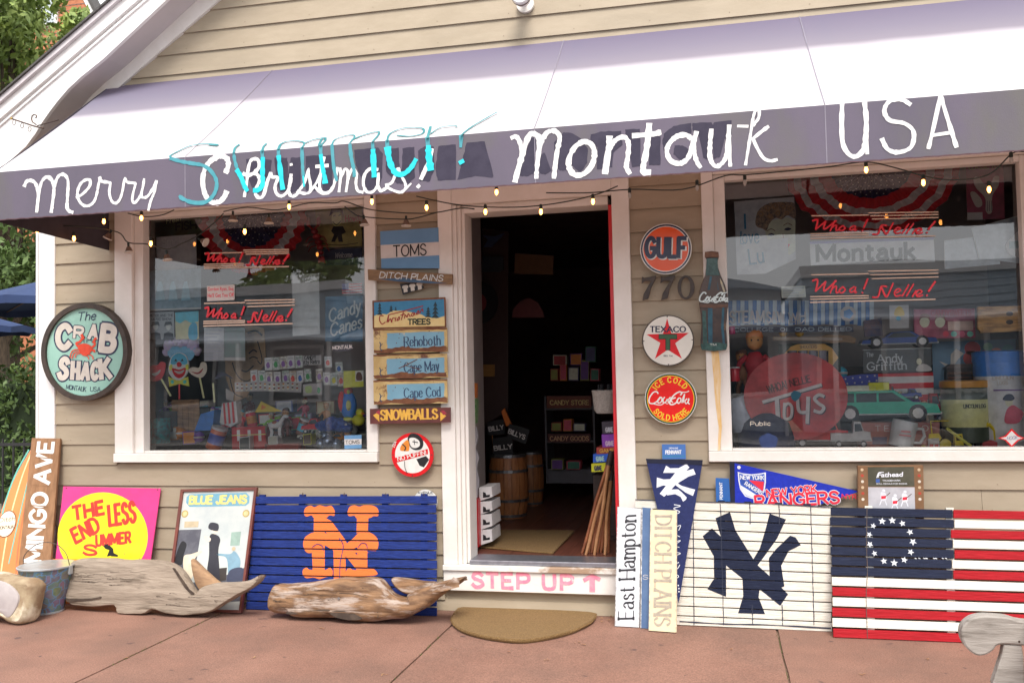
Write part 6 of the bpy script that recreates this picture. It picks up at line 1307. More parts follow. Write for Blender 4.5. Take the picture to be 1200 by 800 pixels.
def car(label, x, y, col):
    t = Thing('parked_car', label, 'car', V(x, y, -.13), V(1, 0, 0), V(0, 0, 1)); cm = mat('car_paint_'+col.strip('#'), col, rough=.15, spec=.8, scale=2)
    side = [(0, .35), (.05, .62), (.35, .80), (1.15, .88), (1.75, 1.38), (3.05, 1.42), (3.65, .98), (4.25, .92), (4.4, .6), (4.4, .35), (3.85, .28), (3.8, .5), (3.55, .62), (3.3, .5), (3.25, .28), (1.2, .28), (1.15, .5), (.9, .62), (.65, .5), (.6, .28)]
    slab(t.m('body', cm), [Vector(p) for p in side], [(-.85, .12), (-.8, .03), (-.6, 0), (.6, 0), (.8, .03), (.85, .12)])
    t.m('side_window', mat('car_glass', (.03, .04, .05), rough=.03)).prism([(1.4, .93), (1.85, 1.30), (2.95, 1.34), (3.45, .98)], .80, .835)
    t.m('window_post', cm).prism([(2.33, .92), (2.38, .92), (2.40, 1.34), (2.35, 1.34)], .836, .845)
    for k, cx in enumerate((.9, 3.55)):
        for z in (.72, -.84): b = MB(); b.lathe([(.22, 0), (.31, .01), (.31, .13), (.22, .14)], 20, (cx, .31, z), 'z'); w_ = b.build('wheel', flat('#15151a'), t.root, smooth=True); b = MB(); b.lathe([(.03, .10), (.2, .11), (.2, .145), (.05, .15)], 16, (cx, .31, z), 'z'); b.build('rim', METAL, w_)
    for z in (.55, -.55): b = MB(); b.box(-.01, .06, .55, .68, z-.14, z+.14); b.build('headlight', flat('#dcdcd0'), t.root)
    t.m('door_seam', BK).box(2.34, 2.35, .4, .9, .8485, .852); t.done(smooth=('body',))
car('white car parked across the street, reflected in the panes', -6.5, -11.9, '#d8dade'); car('dark blue car parked across the street by the pale building', 3.4, -11.9, '#26364e')
def flat(c, rough=.55, metal=0):
    return mat('print_'+c.strip('#')+('_g' if rough < .3 else ''), tuple(min(.82, v*2.3+.008) for v in hx(c)[:3]), rough=rough, metal=metal, scale=30)
# ================================================================== inside the doorway
FZ = .285
def GF(px, py): return G(px, py, FZ)
STV = mat('barrel_stave', (.42, .17, .06), (.30, .11, .04), rough=.5, scale=6, st=(6, 6, 1), bump=.2); HOOP = mat('barrel_hoop', (.12, .12, .13), (.2, .2, .2), rough=.4, metal=.7, scale=30)
def barrel(label, x0, x1, yb, yt):
    c_ = GF((x0+x1)/2, yb-3); k = (GF(x1, yb-3)-GF(x0, yb-3)).length/2; h = (W(x0, yt, c_.y)-W(x0, yb-3, c_.y)).length; t = Thing('barrel', label, 'barrel', c_)
    n = 16; R_ = lambda v: k*(.84+.16*math.sin(math.pi*v))
    for i in range(n):
        b = MB(); a0, a1 = 2*math.pi*i/n+.012, 2*math.pi*(i+1)/n-.012; vs = []
        for j in range(7):
            v = j/6
            for a in (a0, (a0+a1)/2, a1): vs.append((R_(v)*math.cos(a), h*v, R_(v)*math.sin(a)))
        b.add(vs, [(j*3+q, j*3+q+1, j*3+q+4, j*3+q+3) for j in range(6) for q in (0, 1)]); b.build('stave', STV, t.root, fix=False)
    for v in (.02, .26, .72, .955): r0 = R_(v)*1.01; t.m('hoop', HOOP).lathe([(r0, h*v), (r0+.004, h*v), (R_(v+.045)*1.01+.004, h*(v+.045)), (R_(v+.045)*1.01, h*(v+.045))], 28); t.done()
    t.m('lid', STV).disc(0, 0, k*.8, 0, .01, 28); o = t.m('lid', STV); o.v = [(x, h-.03+z, y) for x, y, z in o.v]; t.done(); return t, c_, h
bt, bc, bh = barrel('wooden barrel with metal hoops standing just inside the doorway', 573, 620, 608, 532)
barrel('second wooden barrel half hidden behind the front one', 607, 638, 594, 529)
def flatitem(name, label, cat, q, Y, m, th=.003, part='sheet', group=None, bevel=0):
    """tl, tr, br, bl"""
    t = Thing(name, label, cat, W(*q[-1], Y), V(1, 0, 0), V(0, 0, 1), group=group); t.poly(part, m, q, 0, th); return t
for i, (q, s, lb) in enumerate((([(571, 494), (590, 491), (592, 508), (572, 510)], 'BILLY', 'black printed card with white lettering, upper left of three in the barrel'), ([(597, 496), (621, 503), (616, 520), (594, 512)], 'BILLYS', 'black printed card with white lettering, right one of three in the barrel'), ([(577, 514), (600, 510), (602, 534), (578, 535)], 'BILLY', 'black printed card with white lettering, lowest of three in the barrel'))):
    t = flatitem('barrel_card', lb, 'card', q, bc.y-.02*i, BK, group='cards stuck in the barrel'); t.text('lettering', SW, s, (q[3][0]+1.5, (q[0][1]+q[3][1])/2+3), (q[2][0]-1.5, (q[1][1]+q[2][1])/2+3), 5, .004, kind='s', w=.22, serif=.08); t.m('stick', STV).tube([(.03, 0, -.005), (.035, -.14, -.01)], .004, 6); t.done()
t = flatitem('flame_ornament', 'small orange flame shaped ornament above the barrel cards', 'ornament', [(588, 482), (592, 478), (600, 497), (594, 499)], bc.y+.02, mat('flame_orange', (.7, .18, .03), rough=.4), th=.02); t.done()
# mat inside, sticks, boxes
doormat('inner_doormat', 'rectangular tan coir mat on the shop floor inside the doorway', [(563, 640), (586, 620), (673, 621), (648, 647)], FZ, .012, 2500)
STK = mat('walking_stick_wood', (.30, .10, .04), (.17, .05, .02), rough=.45, scale=12); STK2 = mat('pale_stick_wood', (.40, .20, .09), (.28, .12, .05), rough=.5, scale=12)
for k in range(9):
    f = k/8; p = GF(682+f*30, 648+2*math.sin(k*2)); q = W(716+(k % 3)*2.2-f*3, 528+7*((k*5) % 4), p.y+.05+.03*(k % 2)); t = Thing('walking_stick', ['reddish', 'pale', 'dark'][k % 3]+' wooden stick in the bundle leaning by the red door edge, '+['first', 'second', 'third', 'fourth', 'fifth', 'sixth', 'seventh', 'eighth', 'ninth'][k]+' from the left', 'stick', p, group='sticks leaning inside the doorway')
    d = q-p; L_ = (d.x, d.z, -d.y); P_ = lambda s_: (L_[0]*s_+.004*math.sin(s_*9+k), L_[1]*s_, L_[2]*s_)
    t.m('shaft', STK2 if k % 3 == 1 else STK).tube([P_(s_/6) for s_ in range(7)], [.008, .011, .0095, .011, .010, .011, .012], 8); t.m('grip', DARKW).tube([P_(.86), P_(.93), P_(1)], .0135, 8); t.done(smooth=('shaft',))
def boxitem(name, label, cat, q, Y, depth, m, group=None, part='carton', bevel=.0015, face=None):
    """upright box: front face q (tl, tr, br, bl) at depth Y, going back"""
    t = Thing(name, label, cat, W(*q[3], Y), V(1, 0, 0), V(0, 0, 1), group=group); t.poly(part, m, q, -depth, 0)
    if face:
        cx, cy = sum(p[0] for p in q)/4, sum(p[1] for p in q)/4; t.poly('front_print', face, [(cx+(x-cx)*.86, cy+(y-cy)*.86) for x, y in q], .0002, .0008)
    t.bv = {part: bevel}; return t
WBX = mat('white_carton', (.6, .58, .58), rough=.6, scale=10)
for i, (y0, y1) in enumerate(((571, 587), (588, 603), (603, 621), (621, 639))):
    t = boxitem('shoe_box', 'white printed shoe box, '+['topmost', 'second', 'third', 'lowest'][i]+' of the stack inside the door', 'box', [(561, y0), (576, y0-1), (577, y1-5), (562, y1)], .30, .22, WBX, group='stacked white shoe boxes')
    t.poly('boot_print', BK, [(566, y0+5), (569, y0+6), (570, y0+9), (574, y0+8), (574, y0+11), (566, y0+12)], .0002, .0006); t.done(bevel=t.bv)
t = boxitem('red_bin', 'red plastic bin beside the white shoe boxes', 'bin', [(549, 585), (560, 585), (561, 641), (551, 642)], .24, .25, mat('red_plastic', (.45, .015, .02), rough=.35)); t.done(bevel=t.bv)
t = flatitem('post_panel', 'white scalloped shelf end standing inside the left side of the doorway', 'panel', [(551, 500), (559, 500), (561, 512), (558, 524), (562, 536), (559, 548), (562, 562), (561, 582), (551, 583)], .34, mat('pale_shelf_paint', (.45, .43, .46), rough=.5), th=.02); t.done()
t = boxitem('green_tin', 'green patterned tin on the shelf inside the left side of the doorway', 'tin', [(549, 468), (558, 467), (557, 496), (549, 497)], .3, .06, mat('green_dotted_tin', (.06, .24, .07), (.3, .4, .2), rough=.3, scale=60)); t.done()
t = boxitem('orange_packet', 'orange packet standing on the green tin inside the doorway', 'packet', [(550, 448), (558, 449), (558, 466), (550, 466)], .3, .04, mat('orange_packet_print', (.55, .22, .04), (.5, .1, .05), rough=.3, scale=60)); t.done()
for nm, lb, q, col, col2, dp in (('game_box', 'dark boxed game on top of the stack by the red door edge', [(705, 494), (722, 493), (722, 508), (706, 508)], '#2b2530', '#8a8a92', .2), ('game_box', 'purple boxed game in the stack by the red door edge', [(705, 509), (723, 508), (723, 523), (706, 524)], '#6a2f8a', '#b78ad0', .2), ('game_box', 'flat red and brown boxed game under the purple one', [(699, 524), (723, 523), (723, 531), (699, 532)], '#7a2a22', '#c87a30', .22),
                         ('game_box', 'blue boxed game below the flat red one', [(695, 532), (713, 531), (712, 541), (695, 542)], '#1a49a0', '#7fb0e8', .22), ('game_box', 'yellow boxed game lowest in the stack by the sticks', [(693, 543), (710, 542), (709, 552), (693, 553)], '#e8c81c', '#30303a', .22)):
    t = boxitem(nm, lb, 'box', q, .55, dp, flat(col), group='boxed games inside the door'); x0, y0 = q[3]; t.text('lettering', flat(col2), 'GAME', (x0+4, y0-2), (q[2][0]-4, y0-2.5), min(5, q[2][1]-q[1][1]-4), .0006, kind='s', w=.25); t.done(bevel=t.bv)
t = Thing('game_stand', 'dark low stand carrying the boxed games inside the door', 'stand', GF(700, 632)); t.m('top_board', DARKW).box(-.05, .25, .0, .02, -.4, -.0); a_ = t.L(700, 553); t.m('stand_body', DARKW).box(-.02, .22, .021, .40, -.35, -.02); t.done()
WK = mat('white_wicker', (.55, .52, .48), (.4, .37, .34), rough=.7, scale=90, bump=.8, bscale=160)
b0 = W(710, 484, .5); t = Thing('wicker_basket', 'white wicker basket of dark bottles hanging inside the right side of the doorway', 'basket', b0); t.m('basket_body', WK).lathe([(.055, 0), (.07, .02), (.082, .13), (.086, .135), (.08, .14), (.06, .03)], 22)
for k in range(6): a = k*1.05; b = MB(); b.lathe([(.012, .03), (.014, .12), (.006, .15), (.006, .175)], 8, (.04*math.cos(a), 0, .04*math.sin(a))); b.build('bottle', BK, t.root)
t.done(smooth=('basket_body',))
# shelf rack at the back and dim things on the far wall
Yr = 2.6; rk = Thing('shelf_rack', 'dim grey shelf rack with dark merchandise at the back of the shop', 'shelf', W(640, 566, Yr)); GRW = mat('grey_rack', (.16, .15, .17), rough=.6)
sc_ = (W(641, 566, Yr)-W(640, 566, Yr)).length
for x in (0, 56): b = MB(); b.box(x*sc_, (x+2)*sc_, 0, 100*sc_, -.35, 0); b.build('upright', GRW, rk.root)
for y in (0, 46, 84): b = MB(); b.box(2.01*sc_, 55.9*sc_, y*sc_, (y+(16 if y == 0 else 3))*sc_, -.34, -.01); b.build('shelf_board', GRW, rk.root)
rk.poly('header', flat('#5a2a1a'), [(641, 464), (693, 464), (693, 478), (641, 478)], .001, .01); rk.text('header_lettering', flat('#b08a5a'), 'CANDY STORE', (645, 474), (690, 474), 5, .011, kind='s', w=.2, serif=.1)
rk.poly('header', flat('#401a18'), [(642, 508), (692, 508), (692, 518), (642, 518)], .001, .01); rk.text('header_lettering', flat('#a07a5a'), 'CANDY GOODS', (645, 516), (690, 516), 5, .011, kind='s', w=.2, serif=.1); rk.done()
r_ = random.Random(5); cols = ['#7a2020', '#b06020', '#3a3a5a', '#6a6a30', '#a04050', '#c8b890', '#50306a', '#2a5a4a']
for k, (x, y, w_, h_) in enumerate([(645, 446, 9, 14), (656, 446, 8, 20), (666, 446, 12, 16), (680, 446, 10, 24), (692, 446, 10, 14), (648, 428, 16, 12), (668, 428, 14, 14), (686, 424, 12, 18), (646, 505, 12, 10), (660, 505, 10, 14), (672, 505, 14, 9), (646, 500+50, 14, 12), (664, 550, 16, 10)]):
    nm = ['red', 'orange', 'blue grey', 'olive', 'rose', 'cream', 'violet', 'green'][k % 8]
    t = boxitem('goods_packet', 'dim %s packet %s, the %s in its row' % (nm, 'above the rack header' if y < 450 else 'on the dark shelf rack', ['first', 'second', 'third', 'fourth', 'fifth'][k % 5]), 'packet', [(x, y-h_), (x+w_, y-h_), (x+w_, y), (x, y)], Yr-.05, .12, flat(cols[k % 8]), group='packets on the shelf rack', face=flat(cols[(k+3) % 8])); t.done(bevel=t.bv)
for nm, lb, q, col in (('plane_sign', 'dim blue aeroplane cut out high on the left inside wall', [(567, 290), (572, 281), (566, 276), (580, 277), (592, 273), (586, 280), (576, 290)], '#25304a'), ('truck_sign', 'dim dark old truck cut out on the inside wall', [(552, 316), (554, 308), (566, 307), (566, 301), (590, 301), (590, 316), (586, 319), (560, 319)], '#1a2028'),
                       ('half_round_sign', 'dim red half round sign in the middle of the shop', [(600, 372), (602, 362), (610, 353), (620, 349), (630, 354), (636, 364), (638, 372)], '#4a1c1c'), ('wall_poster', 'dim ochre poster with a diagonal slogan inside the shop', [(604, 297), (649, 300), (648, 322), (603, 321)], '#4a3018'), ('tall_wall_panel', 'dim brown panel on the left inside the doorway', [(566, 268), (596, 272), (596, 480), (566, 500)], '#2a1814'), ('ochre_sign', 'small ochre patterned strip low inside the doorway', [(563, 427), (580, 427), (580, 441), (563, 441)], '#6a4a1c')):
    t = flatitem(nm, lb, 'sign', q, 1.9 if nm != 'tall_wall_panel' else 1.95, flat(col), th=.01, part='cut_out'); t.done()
c_ = W(559, 355, 1.85); t = Thing('round_sign', 'dim round black sign with a red centre on the inside wall', 'sign', c_); t.m('ring', BK).disc(0, 0, .17, 0, .012, 32); t.m('centre', flat('#5a1a20')).disc(0, 0, .08, .0121, .014, 24); t.done()
# ================================================================== window dressing helpers
def bunting(label, cx, cy, R_, ry, Y, rings, name='fan_bunting'):
    t = Thing(name, label, 'bunting', W(cx, cy, Y)); k = (W(cx+1, cy, Y)-W(cx, cy, Y)).length; n = 150; pr = 'stripe'
    for (r0, r1, m) in rings:
        vs = []; b = MB()
        for i in range(n+1):
            a = math.pi+math.pi*i/n
            for r in (r0, r1):
                fl_ = .16*abs(math.sin(a*19)) ; zz = .020*math.sin(a*38)*(r/R_)+.012*noise.noise(Vector((a*4, r*.05, 0))); rr = r*(1+.015*math.sin(a*19)) if r > .3*R_ else r
                vs.append((rr*k*math.cos(a), rr*k*(ry/R_)*math.sin(a)+.01, zz))
        b.add(vs, [(2*i, 2*i+1, 2*i+3, 2*i+2) for i in range(n)]); o = b.build('stripe', m, t.root, smooth=True, fix=False)
        if m is NAVC: t.nr = r1
    for i in range(int(70 if R_ > 80 else 60)):
        a = math.pi+math.pi*((i*.381966) % 1); r = t.nr*math.sqrt((i+.5)/(70 if R_ > 80 else 60))*.96; t.m('dot', SW).disc(r*k*math.cos(a), r*k*(ry/R_)*math.sin(a)+.01, .0035, .022*(r/R_)+.002, .0225*(r/R_)+.0035, 5)
    o = t.m('dot', SW); ob = o.build('dots', SW, t.root); ob['kind'] = 'stuff'; t.bl = {}
    t.m('rope', SW).tube([(-R_*k, .01, 0), (0, .018, 0), (R_*k, .01, 0)], .003, 5); t.done(); return t
NAVC = mat('bunting_navy', (.035, .035, .11), rough=.85, scale=30); REDC = mat('bunting_red', (.75, .035, .05), (.66, .03, .04), rough=.8, scale=20); WHC = mat('bunting_white', (.8, .76, .75), rough=.8, scale=20)
NLR = mat('decal_red', (.85, .03, .05), rough=.35, scale=20); NLT = mat('decal_tan', (.78, .58, .45), rough=.5, scale=20)
def decal(label, f, s):
    """f maps the lettering's own zoom coordinates to pixels"""
    t = Thing('window_decal', label, 'decal', W(*f(360, 720), .045), group='red script decals on the panes'); z = .0
    for (x0, x1, y0, y1) in s: t.stroke('line', NLT, [f(x0, y0), f((x0+x1)/2, (y0+y1)/2), f(x1, y1)], 1.3, z, smooth=False)
    t.done()
    st = lambda p, w=2.6: t.stroke('script', NLR, [f(*q) for q in p], w*.72, .0012)
    st([(362, 645), (378, 642), (372, 685)], 3.2); st([(372, 685), (405, 648)], 2.6); st([(405, 648), (400, 685), (440, 645)], 3.0); st([(436, 645), (420, 692)]); st([(424, 680), (440, 665), (440, 690), (448, 688)]); st([(462, 668), (450, 682), (458, 692), (470, 680), (462, 668)]); st([(500, 668), (486, 680), (490, 690), (502, 680), (505, 668), (502, 690), (508, 688)]); t.done()
    st([(545, 638), (532, 676)], 3); st([(527, 690), (528, 692)], 3)
    st([(562, 708), (580, 705), (590, 668), (608, 668)], 3.0); st([(590, 668), (605, 705), (612, 700)], 3.2); st([(612, 702), (630, 655)], 2.8); st([(640, 692), (655, 682), (645, 676), (634, 690), (640, 704), (655, 700)]); st([(660, 704), (682, 660)]); st([(674, 704), (698, 658)]); st([(694, 706), (706, 682)]); st([(708, 700), (726, 688), (716, 680), (706, 694), (712, 706), (728, 700)]); st([(770, 648), (748, 685)], 3.4); st([(742, 700), (743, 702)], 3.2)
    t.done(); return t
# ================================================================== left window
z = ZC(150, 200, 4); za = ZC(150, 360, 4)
LNS = [(358, 548, 622, 618), (548, 780, 608, 604), (555, 780, 622, 616), (560, 780, 637, 630), (355, 548, 706, 702), (355, 548, 716, 711), (355, 770, 728, 716)]
decal('lower red script decal with tan lines in the left window', z, LNS)
z_up = lambda x, y: z(x+2+(x-360)*-.045, 415+(y-675)*.80+ (x-360)*-.0)
decal('upper red script decal across the smaller bunting in the left window', z_up, [(358, 548, 640, 636), (548, 770, 622, 618), (555, 770, 634, 630), (560, 770, 646, 641), (355, 548, 705, 700), (355, 548, 717, 712), (355, 770, 728, 718)])
t = flatitem('name_sticker', 'white sticker with red lettering between the two decals of the left window', 'sticker', [z(370, 541), z(500, 534), z(500, 606), z(371, 612)], .047, SW, th=.0006)
t.text('lettering', flat('#c82838'), 'Gordon Ryan, Esq.', z(374, 563), z(497, 560), 4.2, .0010, bold=.015); t.text('lettering', flat('#c82838'), "He'll Get You Off", z(374, 594), z(497, 590), 4.8, .0010, bold=.015); t.done()
t = flatitem('shoe_sticker', 'small blue and white sticker in the lower right corner of the left pane', 'sticker', [za(1014, 600), za(1095, 597), za(1095, 660), za(1015, 663)], .047, SKY, th=.0006); t.poly('stripe', SW, CV(za, [(1014, 618), (1095, 616), (1095, 642), (1015, 645)]), .0007, .0009); t.text('lettering', BLK, 'TOMS', za(1020, 640), za(1085, 638), 4, .0013, kind='s', w=.15); t.done()
bunting('smaller red white and navy fan bunting hanging in the left window', 296, 247, 63, 70, .22, [(0.5, 37, NAVC), (37, 45, REDC), (45, 54, WHC), (54, 63, REDC)])
GRS = mat('moss_sign', (.11, .17, .09), (.12, .12, .04), rough=.6, scale=9)
t = flatitem('fish_sign', 'dark green sign about fish at the top left of the left window', 'sign', [(178, 254), (237, 250), (237, 274), (178, 280)], .35, GRS, th=.01); t.text('lettering', flat('#c8b060'), 'Fresh', z(185, 250), z(250, 235), 6, .0108, kind='s', w=.16, shear=.2); t.text('lettering', flat('#10180f'), 'FISH', z(230, 280), z(325, 272), 8.5, .0108, kind='s', w=.24, serif=.1); t.done()
PAP = mat('paper_white', (.80, .80, .80), (.56, .56, .6), rough=.6, scale=6)
def paper(label, q, Y=.12, m=PAP, lines=0, name='paper_sheet', lc='#8a8a95', cat='paper', **k):
    t = flatitem(name, label, cat, q, Y, m, th=.0015, **k)
    for i in range(lines):
        f = (i+.8)/(lines+.6); a = (q[0][0]+(q[3][0]-q[0][0])*f+2, q[0][1]+(q[3][1]-q[0][1])*f); b_ = (q[1][0]+(q[2][0]-q[1][0])*f-2-3*((i*7) % 3), q[1][1]+(q[2][1]-q[1][1])*f); t.stroke('printed_line', flat(lc), [a, b_], .7, .0018, smooth=False)
    return t
t = paper('blank white paper hanging under the fish sign', [z(133, 312), z(320, 298), z(322, 455), z(136, 470)], .14); t.text('faint_lettering', flat('#a9c0a8'), 'Smokes', z(160, 350), z(300, 340), 8, .002, kind='s', w=.08); t.done()
BLP = mat('blue_tint_print', (.33, .45, .54), (.12, .2, .24), rough=.3, scale=8)
t = paper('bluish group photo print beside the left edge of the left pane', [z(95, 470), z(343, 458), z(343, 648), z(97, 658)], .10, BLP, name='photo_print', cat='print')
for x in (150, 210, 270): t.poly('figure_print', flat('#6a8a96'), CV(z, [(x-20, 610), (x-14, 550), (x-6, 520), (x+8, 518), (x+16, 550), (x+24, 605)]), .0016, .002)
t.poly('border', SW, CV(z, [(95, 650), (343, 640), (343, 648), (97, 658)]), .0021, .0024); t.done()
t = paper('grey print of two portrait heads in the left window', [z(98, 665), z(216, 660), z(218, 790), z(100, 792)], .11, mat('grey_poster_print', (.48, .49, .51), rough=.5, scale=10), name='portrait_print', cat='print')
for x in (130, 190): t.m('head_print', flat('#a8a49c')).disc(*t.L(*z(x, 730)), .018, .0016, .0020, 14, ry=.024); t.poly('hair_print', BK, CV(z, [(x-20, 730), (x-14, 708), (x+14, 706), (x+20, 728), (x+10, 722), (x-10, 724)]), .0021, .0024); t.poly('coat_print', flat('#22222a'), CV(z, [(x-24, 792), (x-20, 762), (x, 755), (x+22, 762), (x+26, 790)]), .0021, .0024)
t.text('lettering', flat('#20202a'), 'PETER AND THE', z(104, 685), z(212, 682), 2.6, .0026, kind='s', w=.2); t.text('lettering', flat('#20202a'), 'MUSIC SHOW', z(112, 702), z(205, 700), 2.6, .0026, kind='s', w=.2); t.done()
t = paper('yellow print with a blue silhouette beside the grey portraits', [z(221, 664), z(331, 657), z(333, 788), z(224, 790)], .11, mat('pale_yellow_print', (.80, .75, .45), rough=.5), name='silhouette_print', cat='print')
t.poly('sky_print', flat('#3f8fb0'), CV(z, [(222, 664), (331, 657), (331, 705), (300, 715), (270, 700), (245, 715), (224, 705)]), .0016, .002); t.poly('figure_print', flat('#2f7f9c'), CV(z, [(288, 788), (285, 740), (300, 715), (320, 715), (326, 745), (324, 788)]), .0021, .0024, smooth=True); t.done()
t = flatitem('tall_white_paper', 'tall blank white paper in the right half of the left window', 'paper', [z(770, 490), z(895, 480), z(900, 765), z(772, 775)], .15, mat('warm_paper', (.80, .80, .78), rough=.6), th=.0015); t.done()
t = flatitem('small_flag', 'small paper national flag at the right edge of the left pane', 'flag', [z(1003, 530), z(1098, 525), z(1098, 575), z(1005, 580)], .08, SW, th=.001)
for k in range(4): t.poly('flag_stripe', REDE, CV(z, [(1003, 531+k*13), (1098, 526+k*13), (1098, 532+k*13), (1003, 538+k*13)]), .0011, .0014)
t.poly('canton', flat('#2a3370'), CV(z, [(1003, 530), (1035, 528), (1035, 556), (1004, 558)]), .0015, .0018); t.done()
YSG = mat('aged_yellow_sign', (.63, .52, .18), (.36, .29, .09), rough=.6, scale=8)
t = flatitem('cartoon_sign', 'yellow sign with a cartoon man in a dark suit, upper right of the left window', 'sign', [z(880, 180), z(1098, 160), z(1098, 355), z(885, 362)], .25, YSG, th=.008)
t.m('head_print', flat('#b8a060')).disc(*t.L(*z(980, 225)), .034, .0081, .0086, 20, ry=.05); t.poly('hair_print', BK, CV(z, [(945, 215), (955, 180), (985, 170), (1010, 185), (1015, 215), (1000, 195), (965, 198)]), .0087, .009); t.stroke('smile_print', BK, CV(z, [(962, 240), (980, 255), (1000, 238)]), .9, .009); t.stroke('smile_print', BK, CV(z, [(965, 215), (975, 210)]), .7, .009); t.stroke('smile_print', BK, CV(z, [(990, 212), (1000, 208)]), .7, .009)
t.poly('suit_print', BK, CV(z, [(965, 262), (1010, 262), (1025, 290), (1005, 300), (1010, 335), (990, 335), (985, 310), (972, 335), (955, 335), (968, 300), (955, 285)]), .0087, .009); t.text('lettering', flat('#8a2418'), 'Howdy', z(1022, 240), z(1095, 236), 7, .0088, kind='s', w=.16, serif=.08); t.stroke('ground_print', BK, CV(z, [(920, 345), (1000, 350), (1080, 340)]), .7, .0088); t.done()
t = flatitem('welcome_poster', 'dark blue poster with pale script under the cartoon sign', 'poster', [z(920, 370), z(1098, 362), z(1098, 440), z(922, 445)], .24, flat('#1a2238'), th=.002); t.text('lettering', SW, 'Welcome', z(970, 410), z(1050, 405), 6, .0025, kind='s', w=.12, shear=.2); t.done()
# lobster
LOB = mat('lobster_red', (.63, .04, .04), (.3, .02, .02), rough=.35, scale=20); p0 = W(*z(890, 330), .18)
t = Thing('toy_lobster', 'red plastic lobster hanging beside the smaller bunting', 'lobster', p0); lp = lambda x, y: tuple(t.L(*z(x, y)))
for i, (x, y, r) in enumerate(((875, 285, .024), (885, 310, .028), (893, 335, .026), (900, 360, .022), (905, 385, .018), (908, 405, .014))): b = MB(); b.blob((*lp(x, y), 0), (r, r*.75, r*.8), 12); b.build('body_segment', LOB, t.root, smooth=True)
t.poly('tail_fan', LOB, CV(z, [(895, 405), (920, 405), (925, 435), (908, 428), (892, 435)]), -.004, .004)
for s_ in (-1, 1):
    for k in range(3): a = lp(885+k*6, 305+k*22); t.m('leg', LOB).tube([(a[0], a[1], 0), (a[0]+s_*.05, a[1]-.01, .01), (a[0]+s_*.07, a[1]-.04, .01)], .003, 5); t.done()
    a = lp(870, 280); b = MB(); b.blob((a[0]+s_*.035, a[1]+.055, 0), (.016, .032, .012), 10); b.tube([(a[0], a[1], 0), (a[0]+s_*.03, a[1]+.03, 0)], .006, 6); b.build('claw', LOB, t.root, smooth=True)
t.done()
t = flatitem('candy_poster', 'blue poster with pale looping candy lettering, right side of the left window', 'poster', [z(925, 590), z(1100, 585), z(1100, 800), z(925, 800)], .2, mat('candy_blue_print', (.11, .27, .45), (.05, .13, .24), rough=.5, scale=6), th=.002)
t.text('lettering', flat('#9cc4d8'), 'Candy', z(945, 710), z(1090, 660), 14, .0025, kind='s', w=.15, shear=.3); t.text('lettering', flat('#9cc4d8'), 'Canes', z(950, 775), z(1095, 735), 14, .0025, kind='s', w=.15, shear=.3); t.done()
t = flatitem('oval_town_sticker', 'small dark oval town sticker below the candy poster', 'sticker', [za(x, y) for x, y in ((952, 190), (970, 175), (1010, 170), (1045, 172), (1058, 188), (1040, 203), (1000, 208), (965, 205))], .048, flat('#202028'), th=.0006); t.text('lettering', SW, 'MONTAUK', za(960, 198), za(1052, 192), 4, .001, kind='s', w=.16); t.done()
t = paper('white printed notice, left one of the two taped under the lower decal', [za(357, 95), za(450, 95), za(450, 250), za(357, 252)], .09, lines=9, name='notice'); t.done()
t = paper('greyish photo notice beside the white printed notice', [za(452, 95), za(548, 95), za(550, 250), za(452, 250)], .092, mat('grey_green_print', (.30, .38, .36), (.32, .34, .35), rough=.4, scale=25), name='notice'); t.poly('caption', SW, CV(za, [(452, 235), (550, 235), (550, 250), (452, 250)]), .0016, .002); t.done()
# smiling face board
TAN = mat('tan_board', (.54, .35, .18), (.32, .2, .1), rough=.6, scale=8)
t = flatitem('face_board', 'tan board with a line drawing of a winking smiling face behind the candy cards', 'sign', [za(455, 200), za(480, 130), za(560, 80), za(640, 100), za(650, 260), za(600, 330), za(560, 420), za(500, 440), za(460, 330)], .32, TAN, th=.006)
for p, w in (([(492, 260), (505, 300), (530, 335), (565, 345), (600, 310)], 1.2), ([(570, 215), (590, 200), (605, 208)], 1.6), ([(572, 240), (590, 232), (610, 240)], 1.3), ([(610, 250), (625, 265), (630, 235), (610, 160)], 1.2), ([(535, 295), (560, 300), (590, 275)], 1.5), ([(480, 330), (500, 400), (540, 420)], 1.2), ([(565, 120), (600, 110), (630, 130)], 2.2)): t.stroke('drawn_line', BK, CV(za, p), w, .0065)
t.poly('collar_print', SW, CV(za, [(460, 380), (500, 400), (495, 440), (462, 430)]), .0066, .007); t.done()
# party masks on sticks
def stickitem(name, label, cat, body, Y, stick, col='#c8a878', group='party props on sticks'):
    t = Thing(name, label, cat, W(*za(*stick[1]), Y), group=group); a, b_ = t.L(*za(*stick[0])), t.L(*za(*stick[1])); w = .006; d = (b_-a).normalized(); n = Vector((-d.y, d.x))*w
    t.m('stick', flat(col)).prism([a+n, a-n, b_-n, b_+n], -.003, 0)
    for k, (nm, m, pts, z0, z1, sm) in enumerate(body): t.poly(nm, m, CV(za, pts), z0, z1, smooth=sm)
    t.done(); return t
LIPR = flat('#a8282e'); LIPP = flat('#d8978a'); 
stickitem('lips_prop', 'dark red lips on a stick, left of the clown mask', 'party prop', [('lips', LIPR, [(92, 310), (110, 275), (140, 270), (158, 255), (178, 265), (172, 310), (150, 340), (110, 345)], .001, .006, True), ('teeth', SW, [(115, 312), (135, 305), (155, 292), (150, 308), (130, 322)], .0061, .007, True)], .12, ((155, 335), (200, 415)))
